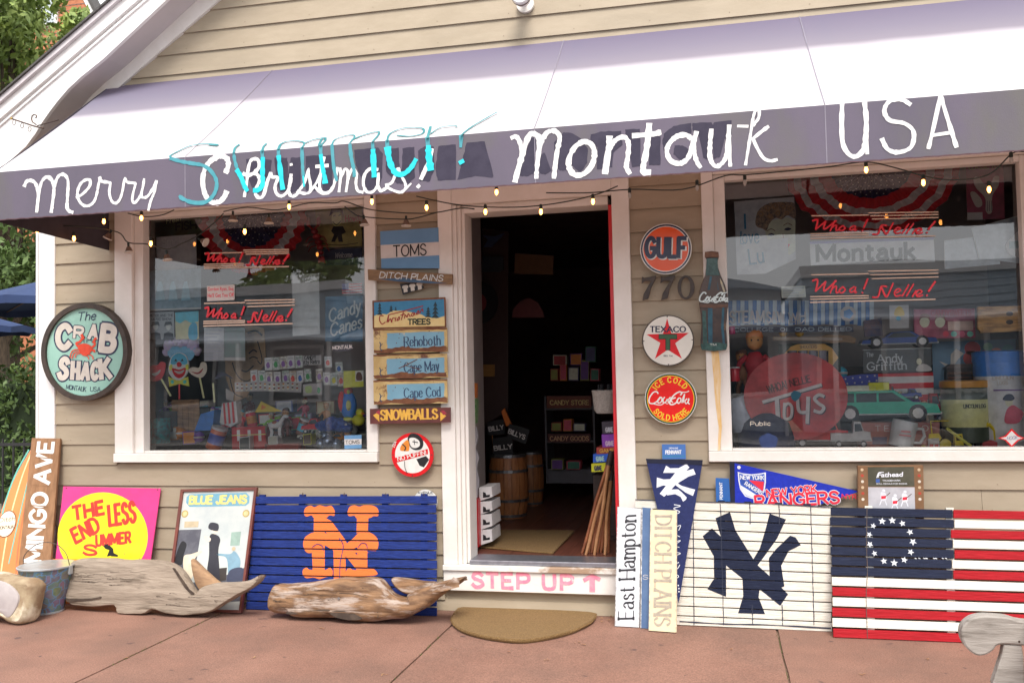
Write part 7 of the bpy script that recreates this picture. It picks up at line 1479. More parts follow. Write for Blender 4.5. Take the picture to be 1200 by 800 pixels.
stickitem('lips_prop', 'pink lips on a stick, right of the clown mask', 'party prop', [('lips', LIPP, [(285, 295), (305, 280), (335, 282), (345, 258), (368, 262), (370, 300), (345, 330), (305, 318)], .001, .006, True), ('teeth', flat('#7a3030'), [(300, 300), (330, 305), (355, 285), (345, 305), (325, 313)], .0061, .007, True)], .12, ((335, 325), (355, 425)))
stickitem('moustache_prop', 'grey moustache on a stick, right of the pink lips', 'party prop', [('moustache', flat('#2a2a3c'), [(408, 335), (425, 310), (450, 305), (480, 322), (492, 335), (465, 322), (445, 325), (425, 335)], .001, .006, True)], .13, ((398, 355), (405, 445)))
PUR = mat('lilac_fluff', (.63, .51, .78), (.55, .5, .58), rough=.9, scale=30, bump=.6)
t = stickitem('clown_mask', 'painted clown mask with lilac hair and a yellow bow tie on a red stick', 'mask', [('face', mat('mask_white', (.80, .80, .80), rough=.4), [(195, 300), (200, 255), (215, 225), (245, 212), (275, 225), (288, 260), (285, 300), (262, 335), (238, 342), (212, 330)], 0, .012, True), ('forehead_print', flat('#3f87a0'), [(205, 262), (215, 230), (245, 215), (275, 232), (283, 262), (262, 268), (245, 250), (225, 268)], .0121, .0126, True),
    ('mouth_print', REDE, [(212, 285), (245, 292), (275, 283), (270, 315), (245, 332), (222, 318)], .0121, .0128, True), ('teeth_print', SW, [(222, 296), (245, 300), (268, 293), (262, 306), (245, 312), (230, 306)], .0129, .0133, True), ('eye_print', BK, [(222, 252), (230, 240), (236, 254)], .0127, .0131, False), ('eye_print', BK, [(252, 252), (260, 240), (266, 252)], .0127, .0131, False), ('cheek_print', flat('#e8c23a'), [(198, 275), (212, 268), (210, 292), (200, 295)], .0121, .0127, True), ('cheek_print', flat('#e8c23a'), [(275, 272), (288, 268), (288, 292), (276, 290)], .0121, .0127, True), ('nose', REDE, [(238, 262), (248, 256), (256, 264), (254, 276), (242, 278)], .0121, .022, True),
    ('bow_tie', flat('#d8c83a'), [(192, 325), (238, 342), (285, 325), (290, 370), (245, 358), (198, 372)], .002, .010, False), ('tie_spot', flat('#3a9a90'), [(205, 345), (215, 340), (220, 352), (210, 358)], .0101, .0106, True), ('tie_spot', flat('#3a9a90'), [(262, 345), (274, 340), (278, 352), (266, 358)], .0101, .0106, True), ('hat', flat('#5a88b8'), [(180, 200), (200, 185), (300, 185), (318, 205), (290, 250), (245, 215), (205, 240)], -.004, .004, True)], .13, ((240, 345), (240, 430)), '#b02a30', 'party props on sticks')
for i, (x, y, r) in enumerate(((190, 180, .042), (225, 160, .03), (262, 160, .032), (300, 178, .044), (320, 205, .028), (175, 210, .026), (245, 172, .03))): b = MB(); p = t.L(*za(x, y)); b.blob((p.x, p.y, -.01), (r, r, .02), 14, .35, 5, i); b.build('hair_tuft', PUR, t.root, smooth=True)
# candy cards
CC = [mat('card_a', (.80, .80, .80), rough=.5, scale=30), mat('card_b', (.80, .80, .80), (.4, .5, .42), rough=.5, scale=60), mat('card_c', (.80, .80, .75), (.5, .4, .3), rough=.5, scale=60)]
rows = [('top', [(640, 237), (676, 234), (711, 231), (746, 228), (784, 226)], 34, 60), ('top right', [(920, 230), (972, 258)], 34, 52), ('middle', [(574, 296), (610, 296), (644, 302), (684, 302), (722, 298), (756, 300), (790, 298), (826, 290), (880, 290), (914, 304), (948, 308), (982, 310)], 32, 60)]
r_ = random.Random(11); inks = ['#b0382e', '#30508a', '#c89a30', '#3a7a4a', '#6a4a80']
for rn, row, w_, h_ in rows:
    for k, (x, y) in enumerate(row):
        sk = r_.uniform(-3, 3); q = CV(za, [(x, y), (x+w_, y-2+sk), (x+w_+3, y+h_-4+sk), (x+3, y+h_)])
        t = flatitem('candy_card', 'small white candy card, %s in the %s row of the left window' % (['first', 'second', 'third', 'fourth', 'fifth', 'sixth', 'seventh', 'eighth', 'ninth', 'tenth', 'eleventh', 'twelfth'][k], rn), 'card', q, .20+.006*(k % 3), CC[k % 3], th=.002, group='candy cards on the rack'); ink = flat(inks[r_.randrange(5)])
        t.poly('card_print', ink, CV(za, [(x+8, y+h_*.55), (x+14, y+h_*.35), (x+22, y+h_*.38), (x+26, y+h_*.7), (x+14, y+h_*.8)]), .0021, .0024, smooth=True); t.stroke('card_line', flat('#6a6a70'), CV(za, [(x+6, y+h_*.2), (x+w_-5, y+h_*.18)]), .6, .0022, smooth=False); t.done()
t = flatitem('face_sticker_strip', 'long white strip of cartoon face stickers below the candy cards', 'stickers', [za(500, 352), za(640, 346), za(815, 352), za(812, 398), za(640, 392), za(502, 395)], .19, WBX, th=.002)
for i in range(14):
    for j in range(2): p = t.L(*za(514+i*21.5, 364+j*18+3*math.sin(i))); t.m('face_print', flat('#d8a890')).disc(p.x, p.y, .0085, .0021, .0024, 9); t.m('hair_print', flat(['#7a2a22', '#2a2a30', '#a86a30', '#5a3a2a'][(i*3+j) % 4])).disc(p.x, p.y+.006, .008, .0025, .0028, 9, ry=.005)
t.done()
t = paper('white handwritten card about retro candy above the middle card row', [za(820, 228), za(905, 224), za(906, 268), za(822, 272)], .17, WBX, name='handwritten_card', cat='card'); t.text('lettering', BK, 'CANDY!', za(828, 245), za(880, 242), 4, .002, kind='s', w=.16); t.text('lettering', BK, 'itty Retro', za(824, 266), za(900, 262), 4.4, .002, kind='s', w=.16); t.done()
t = paper('white twin picture card at the right end of the sticker strip', [za(820, 362), za(910, 352), za(912, 408), za(822, 415)], .17, WBX, name='picture_card', cat='card'); t.poly('card_print', flat('#8a9a6a'), CV(za, [(832, 372), (860, 370), (860, 398), (836, 400)]), .0016, .002, smooth=True); t.poly('card_print', flat('#2f7a50'), CV(za, [(890, 375), (902, 382), (898, 402), (888, 398)]), .0016, .002, smooth=True); t.done()
t = flatitem('yellow_card', 'bright yellow card with a small portrait at the right side of the left window', 'card', [za(1010, 298), za(1104, 296), za(1104, 372), za(1010, 378)], .10, flat('#d8d83a'), th=.001); t.poly('portrait_print', flat('#cfc6b8'), CV(za, [(1066, 298), (1104, 296), (1104, 345), (1066, 348)]), .0011, .0014); t.poly('portrait_print', flat('#4a2a22'), CV(za, [(1072, 340), (1072, 310), (1086, 303), (1096, 315), (1098, 340)]), .0015, .0018, smooth=True); t.done()
t = flatitem('lettered_slat', 'thin wooden slat with pale green shop name and street lettering along the left sill', 'sign', [za(165, 680), za(1030, 663), za(1028, 690), za(168, 700)], .062, mat('slat_wood', (.54, .33, .21), (.26, .16, .1), rough=.7, scale=10), th=.006, part='slat'); gl2 = flat('#a8c8a0')
for s, a, b_ in (('WHOA', 195, 270), ('NELLIE', 315, 420), ('MAIN', 455, 540), ('STREET', 560, 680), ('MONTAUK', 750, 935)): t.text('lettering', gl2, s, za(a, 696-(a-165)*.014), za(b_, 696-(b_-165)*.014), 4.2, .0065, kind='s', w=.14)
t.done()
# ---------------------------------------------------------------- toys: small builders
DZ = .886
def at3(conv, x, y, Y): return W(*conv(x, y), Y)
def scale_at(Y): return (W(301, 500, Y)-W(300, 500, Y)).length
def tinitem(name, label, cat, px, pyb, wpx, hpx, Y, m, lid=None, band=None, group=None, tilt=0):
    s_ = scale_at(Y)*1.0; p = W(px, pyb, Y); t = Thing(name, label, cat, p, V(math.cos(tilt), 0, math.sin(tilt)), V(-math.sin(tilt), 0, math.cos(tilt)), group=group); r = wpx*s_/2; h = hpx*s_
    t.m('tin_body', m).lathe([(r*.96, 0), (r, .004), (r, h*.9), (r*.98, h*.91)], 28)
    if lid: t.m('lid', lid).lathe([(r*1.03, h*.88), (r*1.04, h*.9), (r*1.03, h*.985), (r*.9, h)], 28)
    if band: t.m('label_band', band).lathe([(r*1.005, h*.25), (r*1.008, h*.26), (r*1.008, h*.68), (r*1.005, h*.69)], 28)
    t.r, t.h = r, h; t.sm = ('tin_body', 'lid', 'label_band'); return t
def toycar(name, label, px0, px1, pyb, Y, col, kind='sedan', group=None, hpx=None, col2=None, tilt=0):
    s_ = scale_at(Y); L_ = (px1-px0)*s_; p = W(px0, pyb, Y); t = Thing(name, label, 'toy', p, V(math.cos(tilt), 0, math.sin(tilt)), V(-math.sin(tilt), 0, math.cos(tilt)), group=group); H = (hpx or (px1-px0)*.32)*s_; m = flat(col, .2)
    side = {'sedan': [(0, .25), (.02, .5), (.28, .56), (.4, .95), (.66, 1), (.8, .6), (.98, .55), (1, .25)], 'wagon': [(0, .25), (.01, .6), (.12, .98), (.6, 1), (.76, .62), (.97, .55), (1, .25)], 'truck': [(0, .25), (0, .55), (.55, .55), (.57, 1), (.75, 1), (.82, .62), (.98, .58), (1, .25)], 'box': [(0, .2), (0, 1), (1, 1), (1, .2)]}[kind]
    slab(t.m('body', m), [Vector((x*L_, y*H)) for x, y in side], [(-L_*.36, .003), (-L_*.34, 0), (-.004, 0), (0, .003)])
    if kind != 'box':
        wp = {'sedan': [(.33, .6), (.43, .88), (.63, .92), (.74, .62)], 'wagon': [(.06, .62), (.14, .9), (.58, .92), (.70, .64)], 'truck': [(.6, .6), (.6, .9), (.74, .9), (.79, .62)]}[kind]
        t.m('side_window', flat('#182028', .2)).prism([(x*L_, y*H) for x, y in wp], .0002, .0012)
        if kind == 'wagon':
            for x in (.24, .44): t.m('window_post', m).box(x*L_, (x+.02)*L_, .6*H, .93*H, .0013, .002)
        t.m('bumper', flat('#c0c0c0', .25)).box(-.01*L_, 1.01*L_, .22*H, .30*H, -L_*.33, -.004)
    for cx in (.2, .8):
        for zz in (-.012, -L_*.33): b = MB(); b.lathe([(.11*L_*.6, 0), (.13*L_*.6+.002, .002), (.13*L_*.6+.002, .012), (.1*L_*.6, .014)], 14, (cx*L_, .13*L_*.6, zz), 'z'); w_ = b.build('wheel', flat('#15151a'), t.root, smooth=True); b = MB(); b.disc(cx*L_, .13*L_*.6, .05*L_, zz+.0145, zz+.0155, 10); b.build('hub', flat('#c0c0c0'), w_)
    t.done(smooth=('body',)); return t
def doll(name, label, px, pyb, hpx, Y, skin, cloth, hair, cat='doll', arms=1, group=None, furry=False):
    s_ = scale_at(Y); h = hpx*s_; t = Thing(name, label, cat, W(px, pyb, Y), group=group); fm = flat(cloth)
    b = t.m('body', fm); b.blob((0, h*.42, 0), (h*.15, h*.2, h*.1), 12, .1, 3, px); t.done(smooth=('body',))
    for sx in (-1, 1): t.m('leg', fm).tube([(sx*h*.05, h*.3, 0), (sx*h*.09, h*.14, .01), (sx*h*.09, 0, .0)], [h*.06, h*.05, h*.045], 8); t.done(smooth=('leg',))
    for sx in (-1, 1): t.m('arm', fm if not furry else flat(skin)).tube([(sx*h*.12, h*.54, 0), (sx*h*.22, h*.45, .01), (sx*h*.25, h*.34, .03)], [h*.045, h*.04, h*.035], 8); t.done(smooth=('arm',))
    t.m('head', flat(skin)).blob((0, h*.76, 0), (h*.12, h*.135, h*.11), 14, .05); t.m('hair', flat(hair)).blob((0, h*.83, -h*.02), (h*.13, h*.10, h*.11), 12, .25, 4, 3)
    for sx in (-1, 1): t.m('eye', BK).blob((sx*h*.045, h*.77, h*.105), h*.014, 6); 
    if furry:
        for sx in (-1, 1): t.m('ear', flat(skin)).blob((sx*h*.10, h*.88, 0), h*.04, 8); t.done(smooth=('ear',))
    t.done(smooth=('head', 'hair')); return t
def ball(name, label, cat, px, py, r, Y, m, group=None):
    s_ = scale_at(Y); t = Thing(name, label, cat, W(px, py+r, Y), group=group); b = t.m('shell', m); b.blob((0, r*s_, 0), r*s_, 18, .06, 3, px); t.m('cap', METAL).lathe([(r*s_*.2, r*s_*1.93), (r*s_*.2, r*s_*2.1), (r*s_*.1, r*s_*2.15)], 10); t.done(smooth=('shell',)); return t
# risers the toys stand on
def riser(label, x0, x1, zt, Y0, Y1): t = Thing('display_riser', label, 'riser', V(x0, Y1, DZ), V(1, 0, 0), V(0, 0, 1)); t.m('top_board', DARKW).box(0, x1-x0, zt-DZ-.012, zt-DZ, 0, Y1-Y0); t.m('front_board', DARKW).box(.004, x1-x0-.004, .001, zt-DZ-.0125, Y1-Y0-.012, Y1-Y0-.004); t.done()
riser('low dark display step behind the front toys of the left window', -3.45, -1.98, .99, .36, .52); riser('higher dark display step at the back of the left window', -3.45, -1.98, 1.10, .54, .74)
WD = mat('crate_wood', (.51, .30, .15), (.25, .14, .07), rough=.7, scale=8, st=(1, 1, 6), bump=.2)
t = Thing('wooden_crate', 'small slatted wooden crate behind the jars, lower left of the left window', 'crate', W(*za(205, 622), .30)); s_ = scale_at(.3); w_, h_ = 34*s_, 44*s_
for k in range(5): b = MB(); b.box(k*w_/5+.002, (k+1)*w_/5-.002, 0, h_, -.006, 0); b.build('crate_slat', WD, t.root)
t.m('crate_rail', WD).box(0, w_, .01, .03, .0005, .006); t.done(); t.m('crate_rail', WD).box(0, w_, h_-.03, h_-.01, .0005, .006); t.done(); t.m('crate_inside', DARKW).box(.002, w_-.002, 0, h_*.8, -.15, -.0065); t.done()
t = boxitem('blue_box', 'blue slanted box beside the wooden crate', 'box', CV(za, [(340, 500), (405, 480), (395, 575), (310, 580)]), .26, .09, flat('#2a5fb0')); t.done(bevel=t.bv)
t = boxitem('striped_box', 'red and white striped box lid next to the blue slanted box', 'box', CV(za, [(440, 450), (505, 440), (515, 540), (480, 560), (430, 540)]), .3, .07, flat('#c0a8a0'))
for k in range(3): t.poly('stripe_print', flat('#b03030'), CV(za, [(445+k*20, 450-k*3), (454+k*20, 448-k*3), (462+k*20, 545-k*3), (452+k*20, 548-k*3)]), .0003, .0007)
t.done()
t = tinitem('spice_can', 'orange brown can lying tilted in front of the red case', 'can', za(400, 662)[0], za(400, 662)[1], 17, 25, .17, flat('#a8502c', .3), lid=flat('#d0d0d0', .25), band=flat('#3a4a90', .3), tilt=-.35); t.done(smooth=t.sm)
t = boxitem('red_case', 'bright red toy case with white panels, bottom centre of the left window', 'toy case', CV(za, [(485, 562), (640, 556), (650, 660), (488, 665)]), .22, .10, mat('red_case_paint', (.63, .03, .04), rough=.3))
for k in range(3): t.poly('panel_print', flat('#d8c8c0'), CV(za, [(510+k*50, 575), (524+k*50, 574), (526+k*50, 625), (512+k*50, 626)]), .0003, .0008)
t.stroke('case_trim', flat('#d0b060'), CV(za, [(488, 600), (645, 594)]), 1, .0012, smooth=False); t.done(bevel=t.bv)
t = flatitem('yellow_pennant', 'small yellow felt pennant lying over the toys', 'pennant', CV(za, [(625, 440), (725, 488), (595, 492)]), .16, mat('yellow_felt', (.80, .63, .06), rough=.9), th=.003); t.poly('pennant_print', flat('#a05a20'), CV(za, [(628, 455), (650, 468), (625, 480)]), .0031, .0036); t.done()
t = tinitem('teal_jar', 'teal glass jar at the lower left of the left window', 'jar', za(150, 635)[0], za(150, 635)[1], 22, 30, .2, mat('teal_jar', (.08, .45, .45), (.12, .2, .2), rough=.15, scale=40)); t.done(smooth=t.sm)
t = tinitem('dark_jar', 'dark squat jar behind the teal jar', 'jar', za(190, 580)[0], za(190, 580)[1], 26, 24, .32, mat('dark_jar', (.08, .08, .09), (.1, .07, .06), rough=.2, scale=40)); t.done(smooth=t.sm)
# toy horse
t = Thing('toy_horse', 'small white toy horse in the middle of the left window display', 'toy', W(*za(690, 610), .2)); s_ = scale_at(.2); HW = flat('#cfc8bc'); h = 24*s_
t.m('body', HW).blob((0, h*.55, 0), (h*.36, h*.17, h*.14), 14); t.m('body', HW).tube([(h*.25, h*.6, 0), (h*.42, h*.9, 0)], [h*.13, h*.07], 10); t.m('body', HW).blob((h*.5, h*.93, 0), (h*.16, h*.08, h*.06), 10)
for sx in (-.24, -.17, .2, .27): t.m('leg', HW).tube([(sx*h, h*.5, 0), (sx*h+.002, h*.25, .01*(1 if sx > 0 else -1)), (sx*h, 0, 0)], [h*.06, h*.04, h*.045], 6); t.done(smooth=('leg', 'body'))
t.m('saddle', flat('#7a3a22')).blob((0, h*.66, 0), (h*.14, h*.09, h*.16), 10); t.m('tail', flat('#5a4a3a')).tube([(-h*.34, h*.6, 0), (-h*.45, h*.4, 0), (-h*.43, h*.2, 0)], [h*.04, h*.05, h*.02], 6); t.m('mane', flat('#5a4a3a')).tube([(h*.22, h*.75, 0), (h*.38, h*1.02, 0)], h*.04, 6); t.done(smooth=('saddle',))
doll('rider_doll', 'brown cowboy doll beside the toy horse', za(740, 600)[0], za(740, 600)[1], 32, .26, '#b07850', '#5a2a1e', '#3a2018')
doll('rag_doll', 'small doll in dark red behind the yellow pennant', za(570, 520)[0], za(570, 520)[1], 30, .5, '#c09070', '#5a2020', '#2a1a18')
doll('teddy_bear', 'tan teddy bear sitting in the right half of the left window display', za(930, 545)[0], za(930, 545)[1], 24, .42, '#a87850', '#a07048', '#a07048', 'teddy bear', furry=True)
doll('pink_doll', 'pink faced doll beside the teddy bear', za(830, 520)[0], za(830, 520)[1], 24, .45, '#d0a090', '#9a4a5a', '#6a4030')
toycar('toy_sports_car', 'shiny red toy car right of the toy horse', za(810, 0)[0], za(918, 0)[0], za(0, 590)[1], .22, '#b01a20', 'sedan', hpx=16)
BLUP = mat('blue_plush', (.04, .11, .54), (.02, .04, .24), rough=.9, scale=60, bump=.8)
t = Thing('blue_plush_fish', 'royal blue plush toy spread right of the red toy car', 'plush toy', W(*za(970, 590), .2)); s_ = scale_at(.2)
for i, (x, y, a, b_) in enumerate(((-12, 8, 10, 6), (-3, 10, 9, 8), (7, 9, 9, 7), (15, 6, 7, 5))): q = MB(); q.blob((x*s_, y*s_, .01*i), (a*s_, b_*s_, 6*s_), 14, .2, 4, i); q.build('plush_lobe', BLUP, t.root, smooth=True)
t.m('eye', SW).blob((16*s_, 9*s_, .05), 1.6*s_, 8); t.done()
SIL = mat('silver_blue_glass', (.52, .63, .78), (.2, .25, .4), rough=.12, metal=.6, scale=20)
for i, (x, y, r, lb) in enumerate(((905, 640, 5.5, 'silver blue glass bauble, leftmost of the cluster by the sill'), (940, 630, 7, 'largest silver blue glass bauble in the cluster by the sill'), (978, 642, 5.5, 'silver blue glass bauble, rightmost of the cluster by the sill'), (925, 606, 5, 'silver blue glass bauble, topmost of the cluster by the sill'))): ball('glass_bauble', lb, 'bauble', *za(x, y), r, .16+.02*i, SIL, 'silver blue baubles')
# parrot toy
t = Thing('toy_parrot', 'blue and red toy parrot with a yellow foot, right side of left window', 'toy', W(*za(1035, 530), .2)); s_ = scale_at(.2)
t.m('body', flat('#1f5aa8')).blob((0, 16*s_, 0), (9*s_, 15*s_, 6*s_), 16); t.m('wing', flat('#b02a2a')).blob((-7*s_, 20*s_, 2*s_), (4*s_, 11*s_, 4*s_), 12); t.m('chest', flat('#d8c860')).blob((2*s_, 16*s_, 4.4*s_), (3*s_, 6*s_, 3*s_), 12); t.m('head', flat('#c03030')).blob((0, 31*s_, 0), 5*s_, 12); t.m('beak', flat('#e0c040')).blob((2*s_, 30*s_, 5*s_), (1.6*s_, 2.6*s_, 2*s_), 8); t.m('foot', flat('#d8a820')).blob((0, 1.5*s_, 2*s_), (6*s_, 2.5*s_, 4*s_), 10); t.done(smooth=('body', 'wing', 'chest', 'head', 'foot'))
t = Thing('yellow_duck', 'yellow toy duck in the right corner of the left window', 'toy', W(*za(1080, 560), .2)); t.m('body', flat('#d8b020')).blob((0, 7*s_, 0), (7*s_, 6*s_, 6*s_), 14); t.m('head', flat('#d8b020')).blob((2*s_, 15*s_, 0), 4.4*s_, 12); t.m('bill', flat('#d05a20')).blob((6*s_, 14*s_, 2*s_), (2.6*s_, 1*s_, 2*s_), 8); t.done(smooth=('body', 'head'))
for i, (x, y, w_, h_, c1, c2, lb) in enumerate(((520, 608, 50, 56, '#cfcfc4', '#2a3030', 'white card box with a black print at the foot of the red case'), (655, 605, 45, 40, '#c8c0a8', '#8a8a80', 'pale card box beside the toy horse'), (820, 595, 38, 48, '#caa020', '#3a2a20', 'small yellow box by the blue plush toy'), (640, 640, 170, 26, '#5a1a1a', '#7a2a22', 'long flat dark red box along the sill'), (300, 440, 80, 40, '#8a8078', '#b0a090', 'grey cardboard box behind the moustache stick'), (150, 470, 60, 60, '#7a6a6a', '#4a4a4a', 'brownish box under the dark red lips'), (780, 500, 80, 50, '#6a5a78', '#8a9ab0', 'lilac toy box in the middle of the left display'), (1000, 560, 60, 40, '#4a3a5a', '#7a90b0', 'violet packet beside the blue plush toy'), (690, 440, 80, 50, '#4a5a8a', '#9098b0', 'blue grey toy box below the sticker strip'), (880, 440, 90, 60, '#6a4a3a', '#b09a80', 'brown toy box behind the teddy bear'))):
    t = boxitem('toy_box', lb, 'box', CV(za, [(x, y), (x+w_, y-5), (x+w_+2, y+h_), (x+2, y+h_+2)]), .17 if y > 590 else .46, .07, flat(c1), face=flat(c2), group='toy boxes in the left window'); t.done(bevel=t.bv)
TINS = mat('silver_tinsel', (.80, .80, .80), (.35, .3, .28), rough=.25, metal=.8, scale=60)
t = Thing('tinsel_bundle', 'small bundle of silver tinsel among the toys of the left window', 'tinsel', W(*za(570, 490), .24)); r_ = random.Random(2); b = MB()
for k in range(240): a = Vector((r_.gauss(0, .025), r_.gauss(.03, .05), r_.gauss(0, .015))); d = Vector((r_.gauss(0, 1), r_.gauss(0, 1), r_.gauss(0, 1))).normalized()*.014; e = d.orthogonal().normalized()*.0012; b.add([a-e, a+e, a+d], [(0, 1, 2)])
o = b.build('tinsel_strands', TINS, t.root, fix=False); o['kind'] = 'stuff'
# ================================================================== right window
c = ZC(840, 180, 4.211); k7 = ZC(1020, 180, 4.211); ka = ZC(840, 360, 4.444); kb_ = ZC(1010, 360, 4.444)
bunting('larger red white and navy fan bunting hanging in the right window', 1021, 197, 102, 84, .22, [(0.5, 48, NAVC), (48, 64, REDC), (64, 74, WHC), (74, 85, REDC), (85, 94, WHC), (94, 102, REDC)])
def rmap(yc, ys, x0=952, xs=.3515): return lambda x, y: (x0+(x-358)*xs-1, yc+(y-668)*ys)
decal('lower red script decal with tan lines in the right window', rmap(336, .305), LNS)
decal('upper red script decal across the larger bunting in the right window', rmap(264.5, .25), LNS)
t = flatitem('town_plate', 'white plate with bold dark town name hanging between the two right decals', 'sign', [(949, 285), (1094, 280), (1095.5, 307), (950, 311.5)], .10, mat('plate_white', (.80, .80, .80), rough=.4), th=.004, part='plate')
t.text('lettering', BK, 'Montauk', (958, 306), (1071, 303), 18, .0045, kind='s', w=.23, sgap=.26); t.poly('top_edge', flat('#3a2a80'), [(949, 283), (1094, 278), (1094, 281), (949, 286)], .0001, .0046); t.done()
# woman portrait poster
t = flatitem('portrait_poster', 'white poster with a curly haired woman and blue lettering, left side of the right window', 'poster', [c(85, 238), c(382, 214), c(390, 520), c(240, 592), c(100, 597)], .12, mat('poster_pale', (.80, .80, .80), (.5, .49, .52), rough=.5, scale=6), th=.0015)
SK = flat('#b8a08c'); HR = mat('curly_hair_print', (.51, .33, .20), (.12, .09, .09), rough=.6, scale=60)
t.poly('face_print', SK, CV(c, [(235, 370), (245, 340), (290, 325), (350, 315), (388, 330), (388, 480), (360, 500), (320, 480), (270, 450), (245, 410)]), .0016, .002, smooth=False)
t.poly('hair_print', HR, CV(c, [(190, 340), (200, 290), (225, 262), (260, 245), (300, 240), (350, 240), (384, 250), (386, 320), (350, 305), (320, 325), (290, 318), (260, 345), (245, 380), (225, 370), (200, 362)]), .0021, .0024, smooth=True)
for x, y, r in ((215, 300, 14), (250, 272, 14), (285, 262, 15), (325, 262, 14), (362, 272, 14), (262, 312, 12), (300, 296, 12), (345, 296, 10)): t.stroke('curl_print', flat('#7a5a38'), CV(c, [(x-r, y), (x, y-r), (x+r, y), (x, y+r*.7), (x-r*.5, y)]), 1, .0025)
for x, y in ((268, 400), (350, 372)): t.poly('eye_print', BL, CV(c, [(x-18, y+3), (x, y-7), (x+18, y), (x, y+8)]), .0021, .0024, smooth=True); t.stroke('brow_print', flat('#5a3a28'), CV(c, [(x-22, y-16), (x, y-28), (x+20, y-18)]), .8, .0022)
t.poly('lip_print', flat('#a03a3a'), CV(c, [(318, 452), (340, 446), (362, 448), (345, 466)]), .0021, .0024, smooth=True); t.stroke('nose_print', flat('#8a6a5a'), CV(c, [(325, 395), (330, 425), (318, 430)]), .7, .0022)
LBU = flat('#1c5a78')
t.stroke('lettering', LBU, CV(c, [(138, 300), (140, 370)]), 2.4, .0022, smooth=False); t.text('lettering', LBU, 'L', c(118, 445), c(130, 445), 14, .0022, kind='s', w=.12); t.text('lettering', LBU, 'ove', c(128, 443), c(207, 440), 15, .0022, kind='s', w=.12); t.text('lettering', LBU, 'Lu', c(164, 545), c(232, 536), 17, .0022, kind='s', w=.12)
t.poly('torn_patch', PAP, CV(c, [(250, 425), (352, 415), (350, 530), (245, 585)]), .0026, .003); t.done()
t = flatitem('toy_card', 'maroon carded toy with pale cut-outs, upper right of the right window', 'toy', [k7(470, 48), k7(655, 40), k7(662, 322), k7(478, 328)], .15, mat('maroon_card', (.39, .03, .09), (.2, .015, .045), rough=.4, scale=8), th=.003)
t.poly('pale_print', OW, CV(k7, [(508, 125), (530, 118), (560, 150), (590, 150), (610, 115), (632, 115), (630, 160), (600, 210), (600, 280), (585, 300), (568, 280), (565, 220), (520, 170)]), .0031, .006, smooth=True); t.poly('pale_print', OW, CV(k7, [(492, 200), (512, 190), (545, 225), (548, 258), (520, 262)]), .0031, .006, smooth=True)
for x in (575, 585, 596): t.stroke('fork_print', flat('#403038'), CV(k7, [(x, 235), (x+1, 285)]), .7, .0065, smooth=False)
t.poly('card_foot', SW, CV(k7, [(477, 292), (552, 290), (553, 326), (478, 328)]), .0031, .0035); t.text('lettering', flat('#6a5a20'), 'CLASSIC TOY', k7(485, 80), k7(645, 72), 5, .0035, kind='s', w=.18); t.done()
CEL = mat('clear_sleeve', (.51, .57, .63), (.24, .28, .32), rough=.15, scale=5)
for i, (q, lb) in enumerate((([k7(365, 430), k7(620, 400), k7(640, 545), k7(368, 570)], 'greyish clear sleeve, left of the two in the right window'), ([k7(500, 370), k7(760, 300), k7(760, 545), k7(640, 530), k7(535, 515)], 'greyish clear sleeve with a pale object, right of the two'))):
    t = flatitem('clear_sleeve', lb, 'sleeve', q, .13-.01*i, CEL, th=.001, group='clear sleeves in the right window'); t.stroke('sleeve_edge', flat('#a8b4bc'), [q[0], q[1]], .7, .0013, smooth=False); t.stroke('sleeve_edge', flat('#a8b4bc'), [q[0], q[-1]], .7, .0013, smooth=False)
    if i: t.poly('pale_object', flat('#c0c4c8'), CV(k7, [(665, 460), (690, 420), (758, 370), (758, 500), (690, 500)]), .0012, .01, smooth=True); t.poly('inner_card', flat('#6f8a8c'), CV(k7, [(680, 435), (758, 430), (758, 465), (682, 470)]), .0101, .0105)
    t.done()
t = paper('small cream handwritten note in the left half of the right window', [c(318, 656), c(436, 652), c(440, 708), c(320, 712)], .10, mat('note_cream', (.80, .80, .68), rough=.6), lines=4, name='handwritten_note', cat='note'); t.done()
# curtain with stripes
t = Thing('striped_pennant_row', 'blue and white striped cloth with reversed lettering hanging in the right window', 'cloth', W(*ka(60, 100), .3)); WB2 = mat('cloth_pale', (.60, .72, .80), rough=.8)
for i in range(36):
    x0 = 60+i*21; x1 = x0+21; b = MB(); q = t.P([ka(x0, -35), ka(x1, -35), ka(x1, 92+4*math.sin(i)), ka(x0, 92+4*math.sin(i))], 0); zz = .012*math.sin(i*1.3)
    b.prism(q, zz, zz+.002); b.build('cloth_stripe', [mat('cloth_blue', (.04, .18, .51), rough=.8), WB2][i % 2], t.root)
for s, a, b_, y, h in (('STEAM', 70, 245, 82, 13), ('SAW', 262, 350, 80, 12), ('WH', 375, 460, 70, 9), ('HM', 375, 460, 92, 6)): t.text('lettering', SW, s, ka(a, y), ka(b_, y-4), h, .016, kind='s', w=.17)
p = t.L(*ka(682, 35)); t.m('crest', SW).disc(p.x, p.y, .042, .0155, .017, 24); t.m('crest_print', flat('#2a68a8')).disc(p.x, p.y, .028, .0171, .018, 5); t.done()
t = flatitem('coupon_strip', 'dark blue strip with reversed white print below the striped cloth', 'strip', CV(ka, [(70, 100), (710, 98), (712, 128), (72, 132)]), .29, flat('#151c34'), th=.003); t.text('lettering', flat('#8f9ab0'), 'COLLEGE 2015 OAD DELLED', ka(90, 126), ka(700, 122), 4, .0035, kind='s', w=.14); t.done()
doll('red_nutcracker', 'tall red wooden doll at the left side of the right window', ka(205, 450)[0], ka(205, 450)[1], 66, .30, '#b07040', '#8a1420', '#a05a20')
doll('brown_doll', 'small brown jointed doll left of the red wooden doll', ka(135, 450)[0], ka(135, 450)[1], 46, .34, '#8a5a30', '#6a4020', '#4a2a18')
